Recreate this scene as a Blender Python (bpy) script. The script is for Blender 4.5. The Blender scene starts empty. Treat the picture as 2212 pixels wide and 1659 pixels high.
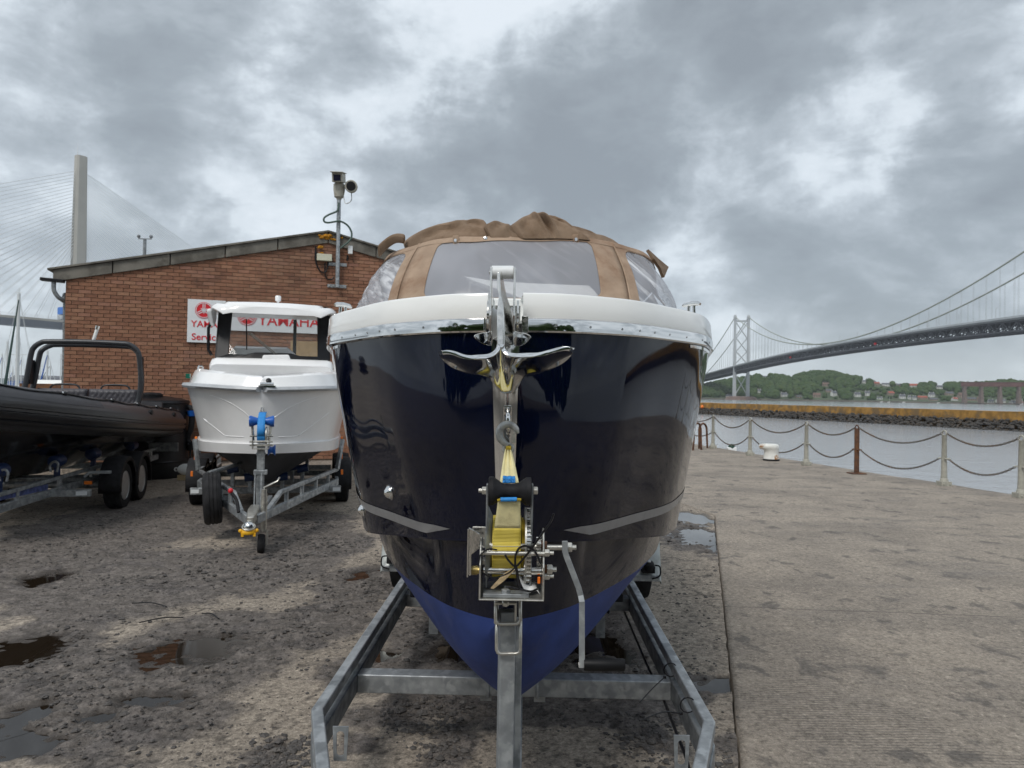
import bpy, math, random
from mathutils import Vector, Matrix, noise
rnd = random.Random(11)
S = bpy.context.scene
COL = S.collection
V = Vector
R_ = math.radians
# ------------------------------------------------------------------ camera
EYE = V((0, 0, 1.7))
ROT = Matrix.Rotation(R_(90 + .77), 3, 'X') @ Matrix.Rotation(R_(.95), 3, 'Z')
cam_d = bpy.data.cameras.new('camera')
cam = bpy.data.objects.new('camera', cam_d)
COL.objects.link(cam)
cam.location = EYE
cam.rotation_euler = ROT.to_euler()
cam_d.sensor_width = 36
cam_d.lens = 36 * 1600 / 2212
cam_d.clip_start = .05
cam_d.clip_end = 9000
cam_d.dof.use_dof = True
cam_d.dof.focus_distance = 2.5
cam_d.dof.aperture_fstop = 10
S.camera = cam


def ray(u, v):
    return ROT @ V(((u - 1106) / 1600, -(v - 829.5) / 1600, -1))


def W(u, v, y):                      # the point at distance y along the view through a place of the photograph
    d = ray(u, v)
    return EYE + d * (y / d.y)


def G(u, v, z=0.0):                  # the point of the plane z
    d = ray(u, v)
    return EYE + d * ((z - EYE.z) / d.z)


# ------------------------------------------------------------------ world
wd = bpy.data.worlds.new('World')
S.world = wd
wd.use_nodes = True
NT = wd.node_tree
NT.nodes.clear()


class NG:                             # small node graph helper
    def __init__(s, t):
        s.t = t

    def n(s, typ, **k):
        x = s.t.nodes.new(typ)
        for a, b in k.items():
            setattr(x, a, b)
        return x

    def put(s, sock, val):
        if isinstance(val, bpy.types.NodeSocket):
            s.t.links.new(val, sock)
        elif val is not None:
            if sock.type == 'RGBA' and len(val) == 3:
                val = (*val, 1)
            sock.default_value = val

    def m(s, op, a, b=None, c=None, clamp=False):
        x = s.n('ShaderNodeMath', operation=op, use_clamp=clamp)
        for i, q in enumerate((a, b, c)):
            if q is not None:
                s.put(x.inputs[i], q)
        return x.outputs[0]

    def vm(s, op, a, b=None):
        x = s.n('ShaderNodeVectorMath', operation=op)
        s.put(x.inputs[0], a)
        if b is not None:
            if op == 'SCALE':
                s.put(x.inputs[3], b)
            else:
                s.put(x.inputs[1], b)
        return x.outputs['Value'] if op in ('DOT_PRODUCT', 'LENGTH', 'DISTANCE') else x.outputs[0]

    def noise(s, vec, scale, detail=3, rough=.5, dist=0, out=0):
        x = s.n('ShaderNodeTexNoise')
        if vec is not None:
            s.put(x.inputs['Vector'], vec)
        x.inputs['Scale'].default_value = scale
        x.inputs['Detail'].default_value = detail
        x.inputs['Roughness'].default_value = rough
        x.inputs['Distortion'].default_value = dist
        return x.outputs[out]

    def ss(s, x, a, b, lo=0., hi=1.):
        k = s.n('ShaderNodeMapRange', interpolation_type='SMOOTHSTEP')
        s.put(k.inputs[0], x)
        for i, q in zip((1, 2, 3, 4), (a, b, lo, hi)):
            k.inputs[i].default_value = q
        return k.outputs[0]

    def mix(s, f, a, b, mode='MIX'):
        k = s.n('ShaderNodeMix', data_type='RGBA', blend_type=mode)
        s.put(k.inputs[0], f)
        s.put(k.inputs[6], a)
        s.put(k.inputs[7], b)
        return k.outputs[2]

    def ramp(s, f, stops):
        k = s.n('ShaderNodeValToRGB')
        e = k.color_ramp.elements
        while len(e) < len(stops):
            e.new(.5)
        for q, (p, c) in zip(e, stops):
            q.position = p
            q.color = (*c, 1) if len(c) == 3 else c
        s.put(k.inputs[0], f)
        return k.outputs[0]


g = NG(NT)
SUN_EL, SUN_AZ = 50, 205              # a high veiled sun behind the camera
sky = g.n('ShaderNodeTexSky', sky_type='NISHITA')
sky.sun_disc = False
sky.sun_elevation = R_(SUN_EL)
sky.sun_rotation = R_(SUN_AZ)
D = g.n('ShaderNodeTexCoord').outputs['Generated']
wx = g.noise(D, 4.5, 8, .62, 0, 1)
DW = g.vm('NORMALIZE', g.vm('ADD', D, g.vm('SCALE', g.vm('SUBTRACT', wx, (.5, .5, .5)), .30)))
DL = g.vm('MULTIPLY', D, (1.15, 1.15, 2.2))
sep = g.n('ShaderNodeSeparateXYZ')
g.put(sep.inputs[0], D)
zz = g.m('ADD', g.m('MAXIMUM', sep.outputs[2], 0.), .24)
pl = g.n('ShaderNodeCombineXYZ')
g.put(pl.inputs[0], g.m('DIVIDE', sep.outputs[0], zz))
g.put(pl.inputs[1], g.m('DIVIDE', sep.outputs[1], zz))
P = pl.outputs[0]
n1 = g.noise(DL, 2.6, 9, .56, .25)
n2 = g.noise(g.vm('ADD', DL, (3, 8, 1)), 7.5, 9, .58, .3)
n3 = g.noise(g.vm('ADD', P, (5.2, 1.7, 0)), .55, 3, .5)
n4 = g.noise(g.vm('ADD', DL, (9, 2, 6)), 17, 7, .6, .5)
base = g.m('ADD', g.m('ADD', g.m('MULTIPLY', n1, .72), g.m('MULTIPLY', n4, .10)), g.m('ADD', g.m('MULTIPLY', n2, .36), g.m('MULTIPLY', n3, .12)))
base = g.m('SUBTRACT', base, .112)
base = g.m('ADD', g.m('MULTIPLY', g.m('SUBTRACT', base, .53), 1.18), .53)


def lobe(u, v, deg, wgt):             # one heavier or thinner part of the cloud deck
    d = ray(u, v).normalized()
    dt = g.vm('DOT_PRODUCT', DW, tuple(d))
    wgt *= 1.0
    return g.m('MULTIPLY', g.ss(dt, math.cos(R_(deg)), math.cos(R_(deg * .25))), wgt)


for a in ((1350, 130, 11, .13), (1560, 170, 9, .13), (1130, 250, 9, .12), (1250, 320, 8, .10), (1640, 60, 7, .05), (360, 200, 10, .12), (150, 130, 7, .05),
          (730, 120, 6, .07), (1000, 350, 5, .10), (2150, 60, 8, .07), (2140, 350, 6, .08), (1480, 410, 8, .05), (900, 490, 9, .05), (1900, 600, 14, .10), (2150, 480, 8, .07), (1700, 450, 7, .07), (300, 470, 9, .03),
          (1790, 330, 6, -.08), (640, 330, 8, -.07), (60, 60, 9, -.06), (880, 30, 9, -.04), (1960, 160, 9, .05), (1560, 330, 4, -.06), (330, 600, 10, -.02), (2080, 240, 7, -.08), (560, 520, 6, -.02)):
    base = g.m('ADD', base, lobe(*a))
cl = g.ramp(base, [(.42, (.630, .682, .732)), (.49, (.556, .611, .660)), (.54, (.446, .495, .541)), (.60, (.355, .397, .437)), (.69, (.280, .317, .351)), (.84, (.230, .260, .290))])
hz = g.ss(sep.outputs[2], .0, .10, 1., 0.)
cl = g.mix(g.m('MULTIPLY', hz, .66), cl, (.55, .61, .645))
mixc = g.mix(.93, g.vm('SCALE', sky.outputs[0], 1.0), g.vm('SCALE', cl, 10.5))
bg = g.n('ShaderNodeBackground')
g.put(bg.inputs[0], mixc)
bg.inputs[1].default_value = .1
wo = g.n('ShaderNodeOutputWorld')
g.put(wo.inputs[0], bg.outputs[0])
# ------------------------------------------------------------------ sun, exposure
sd = bpy.data.lights.new('sun', 'SUN')
sd.energy = 1.5
sd.angle = R_(18)
sd.color = (1, .96, .9)
sun = bpy.data.objects.new('sun', sd)
COL.objects.link(sun)
az = R_(SUN_AZ)
sdir = V((math.sin(az) * math.cos(R_(SUN_EL)), math.cos(az) * math.cos(R_(SUN_EL)), math.sin(R_(SUN_EL))))
sun.rotation_euler = (-sdir).to_track_quat('-Z', 'Y').to_euler()
S.view_settings.view_transform = 'Standard'
S.view_settings.look = 'None'
S.view_settings.exposure = .36
S.view_settings.gamma = 1
S.view_settings.use_curve_mapping = False
S.cycles.max_bounces = 10
S.cycles.transparent_max_bounces = 16


# ------------------------------------------------------------------ mesh helpers
class MB:
    def __init__(s):
        s.v, s.f, s.mi = [], [], []

    def add(s, vs, fs, mi=0):
        b = len(s.v)
        s.v += [V(q) for q in vs]
        s.f += [tuple(b + i for i in f) for f in fs]
        s.mi += [mi] * len(fs)
        return s

    def box(s, c, d, rot=None, mi=0):
        x, y, z = d[0] / 2, d[1] / 2, d[2] / 2
        vs = [V((a, b, e)) for a in (-x, x) for b in (-y, y) for e in (-z, z)]
        if rot is not None:
            vs = [rot @ q for q in vs]
        return s.add([V(c) + q for q in vs], [(0, 1, 3, 2), (4, 6, 7, 5), (0, 4, 5, 1), (2, 3, 7, 6), (0, 2, 6, 4), (1, 5, 7, 3)], mi)

    def bar(s, p, q, w, h, up=(0, 0, 1), mi=0):      # a square bar, w across and h along up
        p, q = V(p), V(q)
        d = (q - p).normalized()
        sx = d.cross(V(up)).normalized()
        uz = sx.cross(d)
        vs = [e + sx * (a * w / 2) + uz * (b * h / 2) for e in (p, q) for a, b in ((-1, -1), (1, -1), (1, 1), (-1, 1))]
        return s.add(vs, [(3, 2, 1, 0), (4, 5, 6, 7), (0, 1, 5, 4), (1, 2, 6, 5), (2, 3, 7, 6), (3, 0, 4, 7)], mi)

    def ribbon(s, pts, w, h, up=(0, 0, 1), mi=0):     # mitred square tube along pts
        pts = [V(p) for p in pts]
        up = V(up)
        rings = []
        for i, p in enumerate(pts):
            a = (pts[i] - pts[i - 1]).normalized() if i else None
            b = (pts[i + 1] - pts[i]).normalized() if i < len(pts) - 1 else None
            t = ((a or b) + (b or a)).normalized()
            sx = t.cross(up).normalized()
            k = 1 / max(.4, t.dot(a or b))
            uz = sx.cross(t).normalized()
            rings.append([p + sx * (k * x * w / 2) + uz * (y * h / 2) for x, y in ((-1, -1), (1, -1), (1, 1), (-1, 1))])
        return s.loft(rings, True, True, mi)

    def loft(s, rings, closed=True, caps=False, mi=0):
        n = len(rings[0])
        vs = [q for r in rings for q in r]
        fs = []
        for i in range(len(rings) - 1):
            for j in range(n if closed else n - 1):
                k = (j + 1) % n
                fs.append((i * n + j, i * n + k, (i + 1) * n + k, (i + 1) * n + j))
        if caps:
            fs.append(tuple(range(n - 1, -1, -1)))
            fs.append(tuple((len(rings) - 1) * n + j for j in range(n)))
        return s.add(vs, fs, mi)

    def tube(s, pts, r, n=8, closed=False, caps=True, mi=0, ax=None):
        pts = [V(p) for p in pts]
        N = len(pts)
        rr = r if isinstance(r, (list, tuple)) else [r] * N
        tang = []
        for i in range(N):
            if closed:
                t = pts[(i + 1) % N] - pts[i - 1]
            else:
                t = pts[min(i + 1, N - 1)] - pts[max(i - 1, 0)]
            tang.append(t.normalized())
        nrm = V(ax) if ax else (V((0, 0, 1)) if abs(tang[0].z) < .9 else V((1, 0, 0)))
        rings = []
        for i in range(N):
            nrm = (nrm - tang[i] * nrm.dot(tang[i]))
            if nrm.length < 1e-6:
                nrm = tang[i].orthogonal()
            nrm.normalize()
            b = tang[i].cross(nrm)
            rings.append([pts[i] + (nrm * math.cos(2 * math.pi * k / n) + b * math.sin(2 * math.pi * k / n)) * rr[i] for k in range(n)])
        if closed:
            rings.append(rings[0])
            caps = False
        return s.loft(rings, True, caps, mi)

    def lathe(s, prof, c, axis=(0, 0, 1), n=24, mi=0, caps=True):
        ax = V(axis).normalized()
        a = ax.orthogonal().normalized()
        b = ax.cross(a)
        rings = [[V(c) + ax * h + (a * math.cos(2 * math.pi * k / n) + b * math.sin(2 * math.pi * k / n)) * max(r, 1e-4) for k in range(n)] for r, h in prof]
        return s.loft(rings, True, caps, mi)

    def cyl(s, p, q, r, n=14, mi=0):
        p, q = V(p), V(q)
        return s.lathe([(r, 0), (r, (q - p).length)], p, q - p, n, mi)

    def prism(s, poly, o, ux, uy, t, mi=0):          # outline in the plane (ux, uy), thickness t along the normal
        o, ux, uy = V(o), V(ux), V(uy)
        nz = ux.cross(uy).normalized() * t
        a = [o + ux * x + uy * y for x, y in poly]
        n = len(a)
        vs = a + [q + nz for q in a]
        fs = [tuple(range(n - 1, -1, -1)), tuple(range(n, 2 * n))] + [(i, (i + 1) % n, n + (i + 1) % n, n + i) for i in range(n)]
        return s.add(vs, fs, mi)

    def ball(s, c, r, nu=14, nv=8, sc=(1, 1, 1), rot=None, mi=0):
        vs, fs = [], []
        for i in range(nv + 1):
            th = math.pi * i / nv
            for j in range(nu):
                ph = 2 * math.pi * j / nu
                q = V((math.sin(th) * math.cos(ph) * sc[0], math.sin(th) * math.sin(ph) * sc[1], math.cos(th) * sc[2])) * r
                vs.append(V(c) + (rot @ q if rot is not None else q))
        for i in range(nv):
            for j in range(nu):
                k = (j + 1) % nu
                fs.append((i * nu + j, (i + 1) * nu + j, (i + 1) * nu + k, i * nu + k))
        return s.add(vs, fs, mi)

    def hexbolt(s, c, ax, r, h, shank=0):
        s.lathe([(r, 0), (r, h * .85), (r * .82, h)], c, ax, 6)
        if shank:
            s.lathe([(r * .5, 0), (r * .5, h + shank)], c, ax, 8)
        return s


ORG = {}                               # origin of each thing


def props(o, label=None, cat=None, group=None, kind=None):
    for k, q in (('label', label), ('category', cat), ('group', group), ('kind', kind)):
        if q:
            o[k] = q
    return o


def thing(name, loc, label, cat, group=None):
    o = bpy.data.objects.new(name, None)
    o.empty_display_size = .2
    COL.objects.link(o)
    o.location = loc
    ORG[o.name] = V(loc)
    return props(o, label, cat, group)


def obj(name, mb, mats, parent=None, smooth=None, bevel=0, bseg=2, solid=0, sub=0, label=None, cat=None, group=None, kind=None, loc=None):
    o0 = ORG[parent.name] if parent else (V(loc) if loc is not None else V((0, 0, 0)))
    me = bpy.data.meshes.new(name)
    me.from_pydata([q - o0 for q in mb.v], [], mb.f)
    for m in (mats if isinstance(mats, (list, tuple)) else [mats]):
        me.materials.append(m)
    if any(mb.mi):
        me.polygons.foreach_set('material_index', mb.mi)
    me.validate()
    if smooth is not None:
        me.polygons.foreach_set('use_smooth', [True] * len(me.polygons))
        if smooth < 180:
            me.set_sharp_from_angle(angle=R_(smooth))
    o = bpy.data.objects.new(name, me)
    COL.objects.link(o)
    if parent:
        o.parent = parent
    else:
        o.location = o0
    ORG[o.name] = o0
    if sub:
        md = o.modifiers.new('sub', 'SUBSURF')
        md.levels = md.render_levels = sub
    if solid:
        md = o.modifiers.new('solid', 'SOLIDIFY')
        md.thickness = solid
        md.offset = 0
    if bevel:
        md = o.modifiers.new('bevel', 'BEVEL')
        md.width = bevel
        md.segments = bseg
        md.limit_method = 'ANGLE'
        md.angle_limit = R_(35)
        md.harden_normals = False
    return props(o, label, cat, group, kind)


def copy_tree(o, parent=None):
    c = o.copy()
    COL.objects.link(c)
    if parent:
        c.parent = parent
    ORG[c.name] = ORG[o.name]
    for ch in o.children:
        copy_tree(ch, c)
    return c


def text(name, body, size, o, ux, uy, mat, parent, ext=.002, bold=0., align='LEFT'):
    cu = bpy.data.curves.new(name, 'FONT')
    cu.body = body
    cu.size = size
    cu.extrude = ext
    cu.offset = bold
    cu.align_x = align
    cu.materials.append(mat)
    tmp = bpy.data.objects.new(name, cu)
    COL.objects.link(tmp)
    me = bpy.data.meshes.new_from_object(tmp.evaluated_get(bpy.context.evaluated_depsgraph_get()))
    bpy.data.objects.remove(tmp)
    bpy.data.curves.remove(cu)
    t = bpy.data.objects.new(name, me)
    COL.objects.link(t)
    ux, uy = V(ux).normalized(), V(uy).normalized()
    me.transform(Matrix.Translation(V(o) - (ORG[parent.name] if parent else V())) @ Matrix((ux, uy, ux.cross(uy))).transposed().to_4x4())
    if parent:
        t.parent = parent
    ORG[t.name] = ORG[parent.name] if parent else V()
    return t


def cr(pts, n):                        # Catmull-Rom through pts, n samples per span
    pts = [V(p) for p in pts]
    P_ = [pts[0] * 2 - pts[1]] + pts + [pts[-1] * 2 - pts[-2]]
    out = []
    for i in range(1, len(P_) - 2):
        a, b, c, d = P_[i - 1:i + 3]
        for k in range(n):
            t = k / n
            out.append(.5 * ((2 * b) + (c - a) * t + (2 * a - 5 * b + 4 * c - d) * t * t + (3 * b - a - 3 * c + d) * t ** 3))
    out.append(pts[-1])
    return out


def lerp(x, xs, ys):
    if x <= xs[0]:
        return ys[0]
    for i in range(len(xs) - 1):
        if x <= xs[i + 1]:
            t = (x - xs[i]) / (xs[i + 1] - xs[i])
            return ys[i] * (1 - t) + ys[i + 1] * t
    return ys[-1]


# ------------------------------------------------------------------ materials
def mat(name, col, rough=.5, metal=0., var=.12, vs=8., bump=0., bs=60., col2=None, cs=4., cth=(.5, .62), spec=.5, coat=0., rvar=0., alpha=None, trans=0., rand=None, det=5):
    m = bpy.data.materials.new(name)
    m.use_nodes = True
    t = m.node_tree
    q = NG(t)
    b = t.nodes['Principled BSDF']
    co = q.n('ShaderNodeTexCoord').outputs['Object']
    c = col
    if var:
        f = q.noise(co, vs, det, .6)
        lo = tuple(x * (1 - var) for x in col)
        hi = tuple(min(1, x * (1 + var)) for x in col)
        c = q.mix(q.ss(f, .32, .68), lo, hi)
    if col2:
        c = q.mix(q.ss(q.noise(co, cs, 6, .65), *cth), c, col2)
    if rand:
        r = q.n('ShaderNodeNewGeometry').outputs['Random Per Island'] if rand[0] == 'island' else q.n('ShaderNodeObjectInfo').outputs['Random']
        c = q.mix(.55, q.ramp(r, rand[1]), c) if len(rand) < 3 else q.mix(rand[2], q.ramp(r, rand[1]), c)
    q.put(b.inputs['Base Color'], c)
    b.inputs['Roughness'].default_value = rough
    if rvar:
        q.put(b.inputs['Roughness'], q.ss(q.noise(co, vs * 1.7, 4, .6), .3, .7, max(.02, rough - rvar), min(1, rough + rvar)))
    b.inputs['Metallic'].default_value = metal
    b.inputs['Specular IOR Level'].default_value = spec
    b.inputs['Coat Weight'].default_value = coat
    b.inputs['Coat Roughness'].default_value = .04
    if trans:
        b.inputs['Transmission Weight'].default_value = trans
    if alpha is not None:
        b.inputs['Alpha'].default_value = alpha
    if bump:
        bp = q.n('ShaderNodeBump')
        bp.inputs['Strength'].default_value = bump
        bp.inputs['Distance'].default_value = .01
        q.put(bp.inputs['Height'], q.noise(co, bs, 6, .65))
        q.put(b.inputs['Normal'], bp.outputs[0])
    return m


M = {}


def galv(name, k=1.):
    m = bpy.data.materials.new(name)
    m.use_nodes = True
    q = NG(m.node_tree)
    b = m.node_tree.nodes['Principled BSDF']
    co = q.n('ShaderNodeTexCoord').outputs['Object']
    vo = q.n('ShaderNodeTexVoronoi', feature='SMOOTH_F1')
    q.put(vo.inputs['Vector'], q.vm('ADD', q.vm('MULTIPLY', co, (1, .55, 1)), q.vm('SCALE', q.noise(co, 25, 3, .6, 0, 1), .05)))
    vo.inputs['Scale'].default_value = 34
    r = q.n('ShaderNodeSeparateColor')
    q.put(r.inputs[0], vo.outputs['Color'])
    f = q.m('ADD', q.m('MULTIPLY', r.outputs[0], .45), q.m('MULTIPLY', q.noise(co, 5, 5, .6), .75))
    c = q.ramp(f, [(.3, (.20 * k, .215 * k, .225 * k)), (.55, (.31 * k, .33 * k, .345 * k)), (.8, (.46 * k, .485 * k, .50 * k))])
    st = q.m('MULTIPLY', q.ss(q.noise(co, 14, 6, .7), .60, .74), .4)
    c = q.mix(st, c, (.12, .10, .08))
    q.put(b.inputs['Base Color'], c)
    b.inputs['Metallic'].default_value = .55
    q.put(b.inputs['Roughness'], q.ss(f, .3, .8, .58, .38))
    bp = q.n('ShaderNodeBump')
    bp.inputs['Strength'].default_value = .15
    bp.inputs['Distance'].default_value = .004
    q.put(bp.inputs['Height'], q.noise(co, 90, 4, .6))
    q.put(b.inputs['Normal'], bp.outputs[0])
    return m


M['galv'] = galv('galvanised_steel')
M['galv2'] = galv('dull_galvanised_steel', .75)
M['zinc'] = mat('zinc_plate', (.52, .51, .47), .32, .8, .18, 30, .08, 120, (.20, .15, .10), 22, (.60, .78))
M['chrome'] = mat('polished_stainless', (.70, .70, .69), .07, 1, .03, 3, .012, 5, rvar=.03)
M['chrome2'] = mat('worn_stainless', (.66, .65, .62), .16, 1, .14, 30, .05, 40, (.28, .24, .19), 30, (.62, .76), rvar=.08)
M['navy'] = mat('navy_gelcoat', (.0014, .0031, .013), .045, 0, .25, 3, .012, 3.5, spec=.36, rvar=.02)
M['antifoul'] = mat('blue_antifouling', (.030, .055, .20), .55, 0, .16, 6, .10, 90, (.05, .065, .17), 5, (.55, .72), spec=.25)
M['white'] = mat('white_gelcoat', (.87, .88, .865), .16, 0, .02, 4, .01, 5, coat=.3)
M['white2'] = mat('white_boat_gelcoat', (.84, .84, .84), .18, 0, .03, 3, .01, 5, coat=.2)
M['stripe'] = mat('grey_vinyl_stripe', (.215, .215, .22), .25, 0, .05, 20)
M['canvas'] = mat('tan_canvas', (.375, .275, .20), .85, 0, .12, 7, .35, 420, (.25, .155, .10), 3, (.45, .7), spec=.2)
M['canvas2'] = mat('folded_brown_canvas', (.245, .175, .122), .85, 0, .18, 5, .35, 300, (.155, .10, .062), 4, (.45, .7), spec=.2)
M['rubber'] = mat('black_rubber', (.014, .014, .016), .6, 0, .3, 20, .15, 140, spec=.2)
M['black'] = mat('black_plastic', (.010, .010, .012), .4, 0, .2, 20, spec=.3)
M['nylon'] = mat('white_nylon', (.74, .76, .77), .35, 0, .05, 30)
M['strap'] = None
M['bluefab'] = mat('blue_label', (.02, .23, .60), .6, 0, .12, 60, .2, 300)
M['brick'] = None
M['ragwood'] = mat('raw_wood', (.50, .38, .22), .8, 0, .25, 60, .2, 200)
M['orange'] = mat('amber_plastic', (.85, .20, .02), .3, 0, .1, 30)
M['red'] = mat('sign_red', (.62, .02, .03), .4, 0, .05, 10)
M['signwhite'] = mat('sign_white', (.72, .75, .77), .35, 0, .04, 3)
M['yellow'] = mat('yellow_lock', (.85, .46, .02), .35, 0, .1, 30)
M['tyre'] = mat('tyre_rubber', (.022, .022, .024), .75, 0, .3, 14, .3, 90, (.05, .045, .04), 9, (.55, .75), spec=.2)
M['rimgrey'] = mat('wheel_rim', (.45, .46, .47), .35, .6, .1, 20)
M['chain'] = mat('weathered_chain', (.10, .078, .058), .8, .2, .3, 20, .2, 80, (.15, .08, .04), 6, (.5, .66))
M['roller_shaded'] = mat('shaded_blue_roller', (.005, .022, .085), .45, 0, .15, 20)  # darker copy of the blue roller, the shade under the hulls put into its colour
M['roller'] = mat('blue_roller', (.01, .10, .42), .35, 0, .15, 20)
M['glass'] = None
M['rust'] = mat('rusty_iron', (.10, .05, .032), .85, .1, .35, 20, .4, 80, (.17, .075, .03), 9, (.45, .62))
M['paintpost'] = mat('grey_painted_post', (.36, .35, .30), .6, 0, .15, 14, .2, 60, (.18, .12, .08), 8, (.60, .74))
M['bollard'] = mat('white_bollard_paint', (.72, .72, .68), .5, 0, .08, 9, .15, 50, (.33, .15, .04), 3.2, (.56, .64))
# ================================================================== GROUND
def xl(y):                             # the joint between the worn yard and the concrete slab
    return .012 * noise.noise((y * 1.7, 5, 5)) + .009 * noise.noise((y * 7, 9, 5)) + .196 + .257 * min(y, 10.6) - (0 if y < 10.6 else .19 * (y - 10.6))


def xq(y):                             # quay edge
    return 9.25 - .193 * (y - 13.1)


def stain(u, v, au, av):
    c = G(u, v)
    return (c.x, c.y, abs(G(u + au, v).x - c.x), abs(G(u, v - av).y - c.y))


# dark broken patches and hollows that hold water, each an ellipse on the ground
PATCH = [stain(*a) for a in ((430, 1415, 190, 85), (60, 1400, 120, 80), (200, 1560, 260, 75), (60, 1480, 180, 70), (300, 1250, 240, 60), (560, 1225, 150, 45), (150, 1180, 170, 70), (800, 1265, 130, 35),
         (700, 1345, 90, 40), (950, 1370, 130, 60), (1250, 1375, 140, 65), (900, 1545, 110, 42), (1420, 1480, 110, 40), (1640, 1640, 110, 45), (610, 1640, 60, 45), (1400, 1600, 70, 70), (960, 1610, 50, 80),
         (1510, 1165, 70, 32), (1100, 1530, 260, 38), (640, 1140, 110, 30), (1040, 1450, 300, 45), (700, 1180, 90, 30), (330, 1120, 200, 50))]
SMOOTH = [stain(*a) for a in ((940, 1615, 42, 75), (1395, 1600, 60, 95), (610, 1635, 55, 40))]
BASIN = [stain(*a) for a in ((415, 1405, 85, 30), (40, 1410, 90, 30), (45, 1550, 45, 30), (20, 1610, 80, 26), (330, 1512, 75, 14), (210, 1553, 60, 14), (1510, 1160, 52, 22), (1550, 1482, 85, 16),
         (778, 1243, 36, 15), (1000, 1405, 80, 30), (1260, 1395, 100, 30), (1330, 1500, 80, 10), (820, 1415, 40, 16), (100, 1250, 60, 14), (1500, 1120, 44, 12))]


def ell(x, y, L):
    b = 0
    for cx, cy, ax, ay in L:
        d = ((x - cx) / ax) ** 2 + ((y - cy) / ay) ** 2
        if d < 2.2:
            b = max(b, 1 - d / 2.2)
    return b


def basin(x, y):
    b = 0
    for i, (cx, cy, ax, ay) in enumerate(BASIN):
        u, v = (x - cx) / ax, (y - cy) / ay
        if u * u + v * v < 5:
            u += .75 * noise.noise((x * 5, y * 3, 40 + i)) + .45 * noise.noise((x * 16, y * 10, 70))
            v += .75 * noise.noise((x * 4, y * 5, 50 + i)) + .45 * noise.noise((x * 13, y * 13, 80))
            b = max(b, 1 - (u * u + v * v) / 1.9)
    return b


def gheight(x, y):
    wob = (noise.noise((x * 1.6, y * 1.6, 3)) + .6 * noise.noise((x * 5, y * 5, 9))) * .5
    p = ell(x + wob * .35, y + wob * .6, PATCH) + wob * .34 + .10 * noise.noise((x * 14, y * 11, 33))
    w = max(0, min(1, (p - .30) * 5)) + (.10 * max(0, noise.noise((x * .7, y * .5, 22))))
    bs = basin(x, y)
    lump = fbm(x * 9, y * 9, 1, 5)
    fine = fbm(x * 17, y * 17, 4, 4)
    z = .006 * fbm(x * 1.3, y * 1.3, 5, 3) + (.006 + .015 * w) * (.45 * lump + .75 * fine) + .012 * w * abs(noise.noise((x * 24, y * 24, 2))) - .036 * bs + .010
    return z, w, bs, lump, fine


def fbm(x, y, z, o=4):
    return noise.fractal((x, y, z), .9, 2.1, o)


def ground_mesh(name, xa, xb, ya, yb, nx, ny, rough, mats, skirt=0, zz=0., label=None, pw=1.):
    vs, wear, wet, cav = [], [], [], []
    for j in range(ny + 1):
        y = ya + (yb - ya) * (j / ny) ** 1.7
        a, b = xa(y), xb(y)
        for i in range(nx + 1):
            x = a + (b - a) * (i / nx) ** pw
            if rough == 1:
                z, w, bs, lump, fine = gheight(x, y)
            else:
                w, bs, lump, fine = .15 * max(0, noise.noise((x * .7, y * .5, 22))), 0, fbm(x * 9, y * 9, 1, 4), 0
                z = zz + .006 * fbm(x * 1.3, y * 1.3, 5, 3) + .002 * lump
            ed = min(1, .2 + 3 * min(i / nx, 1 - i / nx) * 8)
            vs.append(V((x, y, z)))
            wear.append(max(0, min(1, w)))
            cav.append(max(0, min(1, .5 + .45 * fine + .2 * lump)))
            wet.append(max(0, min(1, bs * 2.6)))
    fs = []
    n = nx + 1
    for j in range(ny):
        for i in range(nx):
            fs.append((j * n + i, j * n + i + 1, (j + 1) * n + i + 1, (j + 1) * n + i))
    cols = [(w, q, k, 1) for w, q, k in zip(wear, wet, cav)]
    if skirt:
        for e in ([j * n for j in range(ny + 1)], [j * n + nx for j in range(ny + 1)]):
            b = len(vs)
            vs += [vs[i] - V((0, 0, skirt)) for i in e]
            cols += [(0.8, 0, 0, 1)] * len(e)
            for k in range(len(e) - 1):
                q = (e[k], e[k + 1], b + k + 1, b + k)
                fs.append(q if e[0] == 0 else q[::-1])
    mb = MB()
    mb.add(vs, fs)
    o = obj(name, mb, mats, smooth=180, kind='structure', label=label)
    at = o.data.color_attributes.new('wear', 'FLOAT_COLOR', 'POINT')
    at.data.foreach_set('color', [k for c in cols for k in c])
    return o


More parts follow.
